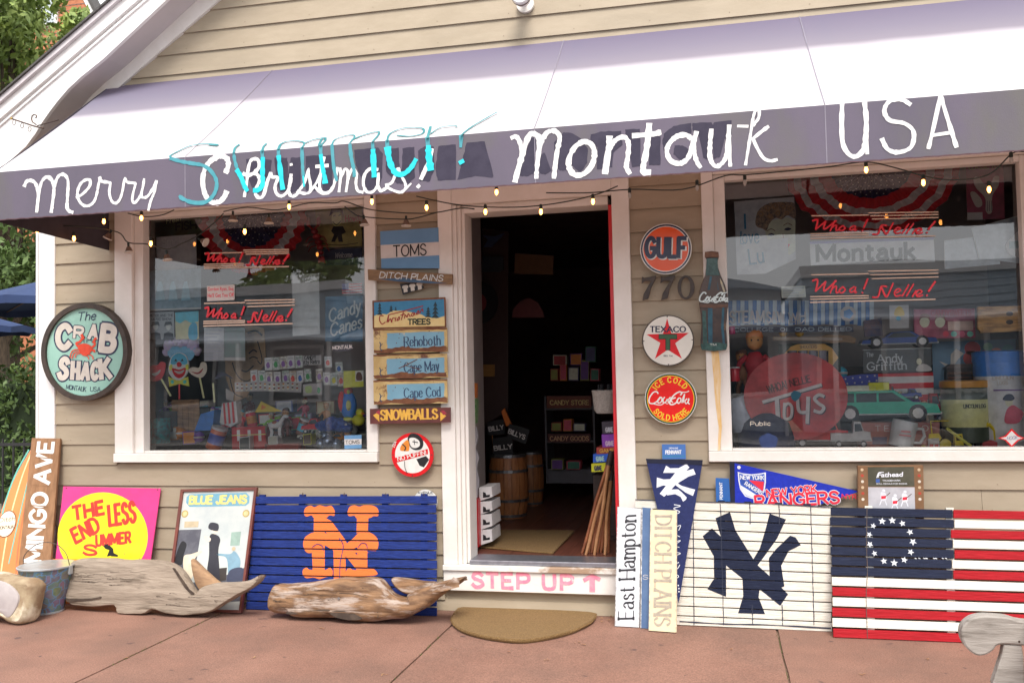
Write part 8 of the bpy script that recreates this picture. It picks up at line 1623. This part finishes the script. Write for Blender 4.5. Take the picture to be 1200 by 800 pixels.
t = flatitem('glassware_frame', 'dark frame with a tan hexagon of four tumblers behind the red round sign', 'display', CV(ka, [(320, 190), (640, 185), (645, 335), (322, 338)]), .36, flat('#1c2420'), th=.008, part='frame_board'); TNB = flat('#b07a3a')
t.poly('tan_mount', TNB, CV(ka, [(330, 265), (385, 205), (420, 192), (560, 190), (598, 212), (632, 262), (580, 332), (385, 335)]), .0081, .012)
for k in range(4): t.poly('recess', flat('#140f16'), CV(ka, [(366+k*56, 228), (418+k*54, 226), (418+k*54, 300), (366+k*56, 302)]), .0121, .0125)
for k in range(4): b = MB(); p = t.L(*ka(395+k*52, 296)); b.lathe([(.016, 0), (.019, .01), (.021, .075), (.019, .076)], 14, (p.x, p.y, .034)); b.build('tumbler', mat('tumbler_glass', (.38, .36, .42), rough=.05), t.root, smooth=True)
t.text('lettering', flat('#4a2a14'), 'SHOOTERS', ka(432, 214), ka(520, 212), 3.4, .0125, kind='s', w=.16); t.done()
t = Thing('toy_guitar', 'long brown toy guitar lying across the top of the glassware frame', 'guitar', W(*ka(290, 170), .32)); g_ = t.P(CV(ka, [(292, 152), (540, 155), (570, 142), (640, 145), (690, 148), (722, 165), (718, 188), (660, 182), (600, 188), (545, 176), (292, 172)])); t.m('guitar_body', mat('guitar_wood', (.30, .18, .09), rough=.5)).prism(g_, 0, .02)
for y in (158, 163, 168): t.stroke('string', OW, [ka(295, y), ka(650, y+3)], .5, .022, smooth=False)
t.done()
for i, x in enumerate((345, 432)): ball('orange_bauble', 'small orange ball, %s of the pair above the toy guitar' % ('left' if i == 0 else 'right'), 'ball', *ka(x, 135), 4.2, .33, flat('#c87a20', .25), 'orange balls above the guitar')
t = flatitem('cross_sign', 'white card with a gold figure hanging under the lower right decal', 'card', [kb_(142, -10), kb_(243, -12), kb_(245, 108), kb_(145, 112)], .11, WBX, th=.002)
t.poly('figure_print', flat('#b88a3a'), CV(kb_, [(175, 10), (195, -5), (212, 8), (222, 40), (195, 46), (168, 40)]), .0021, .0024, smooth=True); p = t.L(*kb_(190, 58)); t.m('badge_print', flat('#4a88b8')).disc(p.x, p.y, .012, .0021, .0026, 12); t.done()
toycar('toy_convertible', 'glossy blue toy sedan on the shelf of the right window', 1010, 1076, 408, .26, '#12306e', 'sedan', hpx=15)
t = flatitem('show_plaque', 'dark plaque with silver show lettering and a man in a white shirt', 'sign', CV(kb_, [(5, 222), (360, 212), (362, 330), (8, 342)]), .32, mat('plaque_dark', (.06, .07, .08), (.07, .07, .07), rough=.4, scale=20), th=.006)
SLV = mat('silver_letter', (.60, .63, .66), rough=.3)
t.text('lettering', SLV, 'The', kb_(22, 258), kb_(58, 256), 5, .0065, kind='s', w=.14, serif=.08); t.text('lettering', SLV, 'Andy', kb_(80, 288), kb_(210, 282), 9, .0065, kind='s', w=.16, serif=.1); t.text('lettering', SLV, 'Griffith', kb_(28, 328), kb_(230, 322), 9, .0065, kind='s', w=.16, serif=.08)
t.poly('shirt_print', SW, CV(kb_, [(285, 332), (288, 308), (305, 296), (330, 296), (355, 310), (358, 330)]), .0061, .0066, smooth=True); p = t.L(*kb_(297, 282)); t.m('face_print', SK).disc(p.x, p.y, .014, .0061, .0067, 12, ry=.018); t.stroke('plaque_edge', flat('#9aa4a8'), CV(kb_, [(5, 222), (360, 212)]), .8, .0065, smooth=False); t.done()
# red round shop sign
e0 = ka(408, 462); t = Thing('red_round_sign', 'faded red round sign with big pale toy lettering in the right window', 'sign', W(*e0, .14)); s_ = scale_at(.14)
RRS = mat('faded_red_disc', (.78, .08, .09), (.44, .045, .05), rough=.45, scale=6); t.m('disc', RRS).disc(0, 0, 47*s_, 0, .006, 48, ry=41*s_)
ck = flat('#3a1418'); t.text('small_lettering', ck, 'WHOA!', ka(270, 448), ka(368, 420), 9, .0065, kind='s', w=.15); t.text('small_lettering', ck, 'NELLIE', ka(385, 412), ka(490, 388), 8, .0065, kind='s', w=.15)
TW = flat('#d8c8b8'); TD = flat('#22303a')
for col, dx, dy, zz in ((TD, 1.1, 1.1, .0066), (TW, 0, 0, .0080)):
    f = lambda x, y: (ka(x, y)[0]+dx, ka(x, y)[1]+dy)
    S_ = lambda p, w: t.stroke('lettering' if col is TW else 'lettering_shadow', col, [f(*q) for q in p], w, zz)
    S_([(242, 492), (540, 404)], 3.8); S_([(312, 480), (318, 578)], 5); S_([(352, 500), (352, 575), (385, 570), (390, 520), (372, 500), (352, 512)], 3.4); S_([(420, 480), (428, 540), (470, 545)], 4); S_([(475, 470), (470, 600)], 4.4); S_([(555, 462), (530, 455), (508, 475), (530, 500), (556, 520), (540, 545), (508, 538)], 4)
t.poly('boot_print', flat('#2a6a80'), CV(ka, [(385, 450), (402, 432), (430, 440), (440, 452), (428, 475), (405, 490), (388, 475)]), .0095, .0105); t.done()
t = flatitem('tin_flag', 'tin flag sign with stars and stripes behind the green toy wagon', 'flag', CV(kb_, [(-235, 385), (-100, 360), (0, 348), (370, 338), (375, 490), (0, 500), (-220, 540)]), .34, REDC, th=.004)
for k in range(3): t.poly('white_stripe', WHC, CV(kb_, [(84, 362+k*66), (372, 356+k*62), (373, 390+k*62), (84, 398+k*62)]), .0041, .0046)
t.poly('canton', flat('#28307a'), CV(kb_, [(-235, 385), (-100, 360), (0, 348), (84, 346), (84, 410), (0, 412), (-150, 450), (-225, 455)]), .0047, .0052)
for x in range(-200, 70, 38):
    for j, yy in enumerate((385, 410, 435)):
        if yy < 440-abs(x)*.1 or x < -60: p = t.L(*kb_(x+j*10, yy-(x+200)*.11)); t.m('star_print', SW).disc(p.x, p.y, .0055, .0053, .0057, 5)
t.done()
toycar('green_toy_wagon', 'green toy station wagon carrying toy trucks on its roof', kb_(-175, 0)[0], kb_(262, 0)[0], kb_(0, 598)[1], .20, '#1f8a72', 'wagon', hpx=29)
toycar('yellow_toy_truck', 'tiny yellow box truck on the roof of the green wagon', kb_(38, 0)[0], kb_(118, 0)[0], kb_(0, 470)[1], .22, '#d8b020', 'box', hpx=14)
toycar('red_toy_truck', 'tiny red truck cab on the roof of the green wagon', kb_(118, 0)[0], kb_(165, 0)[0], kb_(0, 470)[1], .22, '#a02a22', 'truck', hpx=11); toycar('blue_toy_truck', 'tiny blue flatbed truck on the roof of the green wagon', kb_(165, 0)[0], kb_(275, 0)[0], kb_(0, 480)[1], .24, '#2a3a7a', 'truck', hpx=10); toycar('cream_toy_truck', 'tiny cream and blue truck at the left end of the wagon roof', kb_(-85, 0)[0], kb_(35, 0)[0], kb_(0, 475)[1], .22, '#b8b090', 'box', hpx=12)
toycar('red_toy_pickup', 'red toy pickup right behind the green wagon', kb_(255, 0)[0], kb_(395, 0)[0], kb_(0, 592)[1], .27, '#8e2228', 'truck', hpx=25)
t = boxitem('toy_truck_box', 'long faded red box with spaced white capitals under the green wagon', 'box', CV(kb_, [(-5, 600), (405, 598), (405, 730), (-5, 732)]), .17, .14, mat('faded_red_box', (.54, .20, .15), (.30, .10, .08), rough=.6, scale=6))
t.text('lettering', OW, 'TEXACO', kb_(70, 645), kb_(345, 643), 6.5, .0006, kind='s', w=.13, sgap=.55); t.poly('window_print', flat('#3a3048'), CV(kb_, [(55, 675), (130, 674), (130, 712), (55, 714)]), .0003, .0007); t.done(bevel=t.bv)
s_ = scale_at(.12); t = Thing('white_mug', 'white printed mug tipped against the long red box', 'mug', W(*kb_(200, 725), .12), V(math.cos(-.22), 0, math.sin(-.22)), V(math.sin(.22), 0, math.cos(.22))); MG = mat('mug_ceramic', (.80, .80, .80), rough=.2); t.m('mug_body', MG).lathe([(9.5*s_, 0), (10.5*s_, .003), (11*s_, 24*s_), (10.4*s_, 24.4*s_), (9.6*s_, 23*s_), (9*s_, 2*s_)], 26)
t.m('handle', MG).tube([(10.5*s_, 19*s_, 0), (16*s_, 20*s_, 0), (18.5*s_, 14*s_, 0), (16*s_, 7*s_, 0), (10.5*s_, 6*s_, 0)], 1.5*s_, 8); t.m('mug_print', flat('#a86a6a')).prism([(-5*s_, 10*s_), (5*s_, 11*s_), (5*s_, 12.4*s_), (-5*s_, 11.4*s_)], 11.0*s_, 11.2*s_); t.m('mug_print', flat('#a86a6a')).prism([(-4*s_, 13.5*s_), (4*s_, 14.5*s_), (4*s_, 16*s_), (-4*s_, 15*s_)], 11.0*s_, 11.2*s_); t.done(smooth=('mug_body', 'handle'))
# excavator and tractor
YP = flat('#d89018', .3)
t = Thing('toy_excavator', 'yellow toy excavator with a raised arm beside the white mug', 'toy', W(*kb_(530, 728), .14)); lx = lambda x, y, z=0: (*t.L(*kb_(x, y)), z)
t.m('boom', YP).tube([lx(545, 690), lx(600, 655), lx(640, 620), lx(660, 605)], .010, 6); t.m('dipper', YP).tube([lx(660, 605), lx(690, 640), lx(695, 690)], .009, 6); t.poly('bucket', flat('#8a1c20', .3), CV(kb_, [(625, 700), (670, 690), (700, 700), (700, 735), (650, 738), (620, 725)]), -.02, .02); t.poly('cab', YP, CV(kb_, [(475, 660), (515, 655), (525, 725), (478, 728)]), -.03, .03); t.poly('cab_window', flat('#2a2420', .2), CV(kb_, [(482, 668), (508, 665), (512, 690), (484, 692)]), .0302, .031)
t.m('track', flat('#2a2622')).box(*sorted((lx(470, 720)[0], lx(570, 720)[0])), lx(0, 738)[1], lx(0, 718)[1], -.03, .034); t.m('hydraulic', METAL).tube([lx(560, 665, .01), lx(620, 650, .01)], .004, 6); t.done()
t = Thing('toy_tractor', 'yellow toy tractor with an open roll frame and big yellow wheel beside the mug', 'toy', W(*kb_(410, 735), .16)); lx = lambda x, y, z=0: (*t.L(*kb_(x, y)), z)
t.m('roll_frame', YP).tube([lx(365, 665), lx(358, 592), lx(468, 590), lx(466, 660)], .0045, 6); p = lx(432, 712); b = MB(); b.lathe([(.01, 0), (.028, .002), (.028, .018), (.02, .02)], 20, p, 'z'); b.build('wheel', YP, t.root, smooth=True); p = lx(320, 728); b = MB(); b.lathe([(.004, 0), (.012, .002), (.012, .014), (.008, .015)], 16, p, 'z'); b.build('wheel', YP, t.root, smooth=True)
t.poly('tractor_body', YP, CV(kb_, [(350, 660), (400, 655), (415, 680), (400, 700), (345, 690)]), -.015, .004); t.poly('grille', SW, CV(kb_, [(342, 682), (400, 680), (402, 733), (345, 735)]), .0042, .012)
for k in range(2): t.poly('grille_print', flat('#a03030'), CV(kb_, [(350+k*26, 712), (370+k*26, 711), (370+k*26, 728), (350+k*26, 729)]), .0122, .0127)
t.done()
t = Thing('yellow_crane_arm', 'loose orange yellow toy crane arm lying across the excavator', 'toy', W(*kb_(560, 725), .11)); a, b_ = t.L(*kb_(440, 628)), t.L(*kb_(568, 722)); t.m('crane_beam', flat('#d8a050', .3)).tube([(a.x, a.y, 0), (b_.x, b_.y, 0)], .008, 6); t.m('crane_hook', METAL).tube([(b_.x, b_.y, 0), (b_.x+.012, b_.y+.004, 0), (b_.x+.012, b_.y+.018, 0)], .003, 6); t.done()
# tins of building logs
t = tinitem('green_tin_drum', 'dark green tin drum with an orange lid and a cream label', 'tin', kb_(545, 700)[0], kb_(545, 700)[1], 40, 56, .22, flat('#2a3428', .3), lid=flat('#c0702a', .3), band=flat('#b8a870', .3)); t.text('lettering', flat('#2a3020'), 'LINCOLN LOG', kb_(500, 520), kb_(612, 518), 4, t.r*1.012, kind='s', w=.2); t.done(smooth=t.sm)
t = tinitem('tall_white_tin', 'tall white tin drum with a blue top band and a child print', 'tin', kb_(735, 735)[0], kb_(735, 735)[1], 43, 88, .24, flat('#b0aca0', .3), lid=flat('#1a5aa0', .3), band=flat('#b8b4aa', .3)); p = t.L(*kb_(735, 380)); t.m('blue_band', flat('#1a5aa0', .3)).lathe([(t.r*1.005, t.h*.74), (t.r*1.008, t.h*.75), (t.r*1.008, t.h*.88), (t.r*1.005, t.h*.885)], 28)
t.text('lettering', OW, 'LINCOLN', kb_(645, 378), kb_(748, 374), 4.2, t.r*1.012, kind='s', w=.22, serif=.08); t.text('lettering', OW, 'LOGS', kb_(668, 402), kb_(720, 400), 4, t.r*1.012, kind='s', w=.22, serif=.08)
t.poly('child_print', flat('#a04858'), CV(kb_, [(705, 590), (715, 530), (745, 505), (775, 520), (800, 545), (780, 590), (740, 600)]), t.r*1.012, t.r*1.016, smooth=True); t.poly('child_print', SK, CV(kb_, [(705, 480), (720, 470), (745, 475), (742, 505), (718, 510)]), t.r*1.012, t.r*1.015, smooth=True); t.poly('child_print', flat('#222a38'), CV(kb_, [(695, 475), (712, 452), (740, 450), (755, 470), (740, 482), (715, 482)]), t.r*1.017, t.r*1.02, smooth=True); t.stroke('log_print', flat('#5a3a6a'), CV(kb_, [(650, 430), (800, 428)]), 1.6, t.r*1.012, smooth=False); t.done(smooth=t.sm+('blue_band',))
t = flatitem('board_game_box', 'pink board game box with two smiling faces on the upper shelf', 'game', CV(kb_, [(265, 12), (580, 8), (585, 160), (268, 165)]), .30, mat('pink_box_print', (.54, .12, .20), (.28, .06, .1), rough=.5, scale=10), th=.03); 
for x in (320, 400): p = t.L(*kb_(x, 75)); t.m('face_print', SK).disc(p.x, p.y, .026, .0301, .0306, 14, ry=.034); t.poly('hair_print', flat('#5a2a1a'), CV(kb_, [(x-28, 75), (x-20, 42), (x, 34), (x+22, 42), (x+28, 72), (x+15, 58), (x-15, 58)]), .0307, .031, smooth=True)
t.text('lettering', flat('#7a2030'), 'CANDYSWEETS', kb_(355, 46), kb_(560, 42), 6, .0306, kind='s', w=.2); t.poly('panel_print', flat('#b08a80'), CV(kb_, [(440, 75), (570, 72), (572, 120), (442, 122)]), .0301, .0306)
for k in range(4): p = t.L(*kb_(430+k*42, 140)); t.m('sweet_print', flat(['#a03040', '#4a8a80', '#a04a60', '#5a9a8a'][k])).disc(p.x, p.y, .016, .0301, .0307, 12)
t.done(bevel={'sheet': .002})
t = flatitem('hanging_plank', 'amber wooden plank with two dark knots at the right end of the right window', 'plank', CV(kb_, [(597, -2), (900, -8), (900, 122), (615, 135), (598, 110)]), .12, mat('amber_wood', (.69, .38, .12), (.34, .17, .05), rough=.5, scale=7, st=(1.5, 1, 8)), th=.02, part='plank')
for y in (35, 78): p = t.L(*kb_(763, y)); t.m('knot', flat('#2a1608')).disc(p.x, p.y, .017, .0201, .0215, 16, ry=.012)
t.done(bevel={'plank': .002})
t = flatitem('flower_poster', 'blue poster with red blossoms and a white bird shape, right half of the right window', 'poster', CV(kb_, [(365, 180), (800, 165), (800, 510), (372, 520)]), .42, mat('poster_mid_blue', (.14, .27, .42), (.12, .22, .30), rough=.5, scale=5), th=.003)
for x, y, r, col in ((575, 215, 34, '#8a2a2e'), (570, 265, 36, '#92302e'), (640, 250, 24, '#8a3030'), (700, 240, 26, '#a05a34'), (655, 205, 20, '#5a8a70'), (760, 220, 24, '#3a6a70'), (600, 300, 24, '#7a2a28')): p = t.L(*kb_(x, y)); t.m('blossom_print', flat(col)).disc(p.x, p.y, r*.0012, .0031, .0034+.0003*((x//10) % 4), 14)
t.poly('bird_print', OW, CV(kb_, [(400, 280), (430, 290), (460, 300), (462, 245), (490, 215), (530, 240), (500, 270), (480, 300), (440, 312)]), .0046, .005); t.done()
t = boxitem('log_house', 'dark toy log house on the upper level behind the tin drums', 'toy house', CV(kb_, [(440, 350), (445, 310), (630, 305), (632, 440), (445, 445)]), .36, .12, flat('#2a1a14'))
for k in range(5): t.m('log', flat('#4a2c1a')).tube([(*t.L(*kb_(448, 440-k*24)), .004), (*t.L(*kb_(628, 437-k*24)), .004)], .008, 8); t.done()
t.poly('house_door', flat('#7a5030'), CV(kb_, [(500, 380), (535, 379), (535, 440), (500, 441)]), .012, .016); t.poly('roof', flat('#3a2a26'), CV(kb_, [(430, 318), (460, 296), (620, 292), (640, 312)]), -.12, .02); t.done()
t = flatitem('diamond_sticker', 'white diamond shaped sticker with a red border at the lower right of the right pane', 'sticker', CV(kb_, [(710, 680), (745, 668), (780, 630), (815, 665), (848, 680), (815, 695), (780, 730), (745, 692)]), .047, REDE, th=.0006); t.poly('sticker_face', SW, CV(kb_, [(722, 680), (750, 674), (780, 642), (810, 672), (836, 680), (810, 690), (780, 718), (750, 688)]), .0007, .001); t.text('lettering', flat('#5a5a70'), 'HOOK', kb_(755, 690), kb_(808, 686), 4, .0014, kind='s', w=.12, shear=.3); t.done()
toycar('red_toy_fire_truck', 'red toy truck in front of the red round sign', ka(385, 0)[0], ka(620, 0)[0], ka(0, 728)[1], .18, '#a01c20', 'truck', hpx=26)
t = toycar('white_toy_loader', 'white toy loader with a big wheel between the red truck and the long box', ka(595, 0)[0], ka(755, 0)[0], ka(0, 728)[1], .16, '#c8c4bc', 'truck', hpx=24)
t = Thing('baseball_cap', 'navy blue cap standing on the deck at the left of the right window', 'cap', W(*ka(262, 730), .2)); s_ = scale_at(.2); CAPM = mat('navy_cap_cloth', (.03, .05, .14), rough=.9, scale=40); t.m('crown', CAPM).lathe([(26*s_, 0), (27*s_, 10*s_), (23*s_, 24*s_), (12*s_, 33*s_), (1*s_, 35*s_)], 24); t.m('button', CAPM).blob((0, 35.5*s_, 0), 1.6*s_, 8); t.m('brim', CAPM).disc(0, 0, 24*s_, 0, .003, 24, ry=12*s_); bm_ = t.m('brim', CAPM); bm_.v = [(x, zz+.001, 22*s_+y) for x, y, zz in bm_.v]; t.text('lettering', OW, 'Public', ka(170, 608), ka(270, 606), 4.5, 27.5*s_, kind='s', w=.16); t.done(smooth=('crown',))
t = flatitem('stamp_card', 'small grey picture card of a man leaning on the navy cap', 'card', CV(ka, [(228, 622), (320, 620), (326, 730), (230, 732)]), .10, mat('card_grey', (.45, .45, .42), (.4, .4, .36), rough=.5, scale=40), th=.002); t.poly('man_print', flat('#3a2a22'), CV(ka, [(250, 700), (255, 665), (262, 645), (285, 640), (298, 660), (305, 700), (290, 715), (262, 715)]), .0021, .0024, smooth=True); p = t.L(*ka(272, 658)); t.m('face_print', flat('#b08a60')).disc(p.x, p.y, .010, .0025, .0028, 10); t.done()
t = tinitem('pale_cup', 'pale blue grey cup tilted at the left of the right window', 'cup', ka(155, 640)[0], ka(155, 640)[1], 27, 36, .22, flat('#8a94a4', .25), tilt=.2); t.done(smooth=t.sm)
t = tinitem('tiny_red_can', 'tiny red drink can at the left edge of the right pane', 'can', ka(95, 385)[0], ka(95, 385)[1], 9, 14, .14, flat('#b8202c', .2), lid=flat('#c0c0c0', .2)); t.done(smooth=t.sm)
t = tinitem('purple_can', 'tiny pink bottle cap toy above the red can at the left edge', 'can', ka(80, 140)[0], ka(80, 140)[1], 6, 8, .14, flat('#b83060', .2)); t.done(smooth=t.sm)
riser('low dark display step behind the front toys of the right window', .09, 1.5, .975, .30, .50); riser('high dark display step at the back of the right window', .09, 1.5, 1.33, .55, .74)
t = flatitem('photo_box', 'small dark picture box above the blue toy sedan', 'box', CV(ka, [(762, 72), (855, 55), (862, 150), (768, 155)]), .3, mat('dark_photo_print', (.15, .09, .12), (.05, .07, .16), rough=.5, scale=30), th=.02); t.done()
# ---------------------------------------------------------------- smaller clutter
r_ = random.Random(31); CN = [('orange', '#c8641e'), ('lime green', '#6a9a2a'), ('sky blue', '#3a8ac0'), ('cream', '#c8bc98'), ('crimson', '#a01c2c'), ('purple', '#5a2a7a'), ('brown', '#5a3420'), ('white', '#c8c8c8')]
def clutter(x0, x1, y0, y1, n, side, seed):
    r_ = random.Random(seed); kinds = ['ball', 'block', 'can', 'doll', 'car']
    for k in range(n):
        cn, cc_ = CN[k % 8]; kd = kinds[(k//8) % 5]; x = x0+(x1-x0)*((k*.618+.13) % 1); v = ((k*.37+.2) % 1); y = y1-(y1-y0)*v; Y = .24+.22*v; lb = 'small %s toy %s in the heap of the %s window' % (cn, kd, side); g = 'small toys heaped in the %s window' % side
        if kd == 'ball': t = Thing('toy_ball', lb, 'ball', W(x, y, Y), group=g); s_ = scale_at(Y); b = t.m('shell', flat(cc_, .25)); b.blob((0, 6*s_, 0), 6*s_, 14); t.m('stripe', SW).lathe([(5.9*s_, 5*s_), (6.12*s_, 5.4*s_), (6.12*s_, 6.6*s_), (5.9*s_, 7*s_)], 18); t.done(smooth=('shell', 'stripe'))
        elif kd == 'block': t = boxitem('toy_block', lb, 'block', [(x-7, y-14), (x+8, y-15), (x+9, y), (x-6, y+1)], Y, .05, flat(cc_), face=flat(CN[(k+3) % 8][1]), group=g); t.done(bevel=t.bv)
        elif kd == 'can': t = tinitem('toy_can', lb, 'can', x, y, 11, 18, Y, flat(cc_, .25), lid=flat('#b0b0b0', .2), band=flat(CN[(k+4) % 8][1]), group=g, tilt=r_.uniform(-.4, .4)); t.done(smooth=t.sm)
        elif kd == 'doll': doll('toy_figure', lb, x, y, 22, Y, '#b88868', cc_, CN[(k+6) % 8][1], 'toy', group=g)
        else: toycar('toy_car', lb, x-12, x+12, y, Y, cc_, 'sedan', group=g, hpx=10)
clutter(182, 416, 488, 520, 40, 'left', 5); clutter(868, 1190, 440, 516, 32, 'right', 6)
bpy.context.view_layer.update()
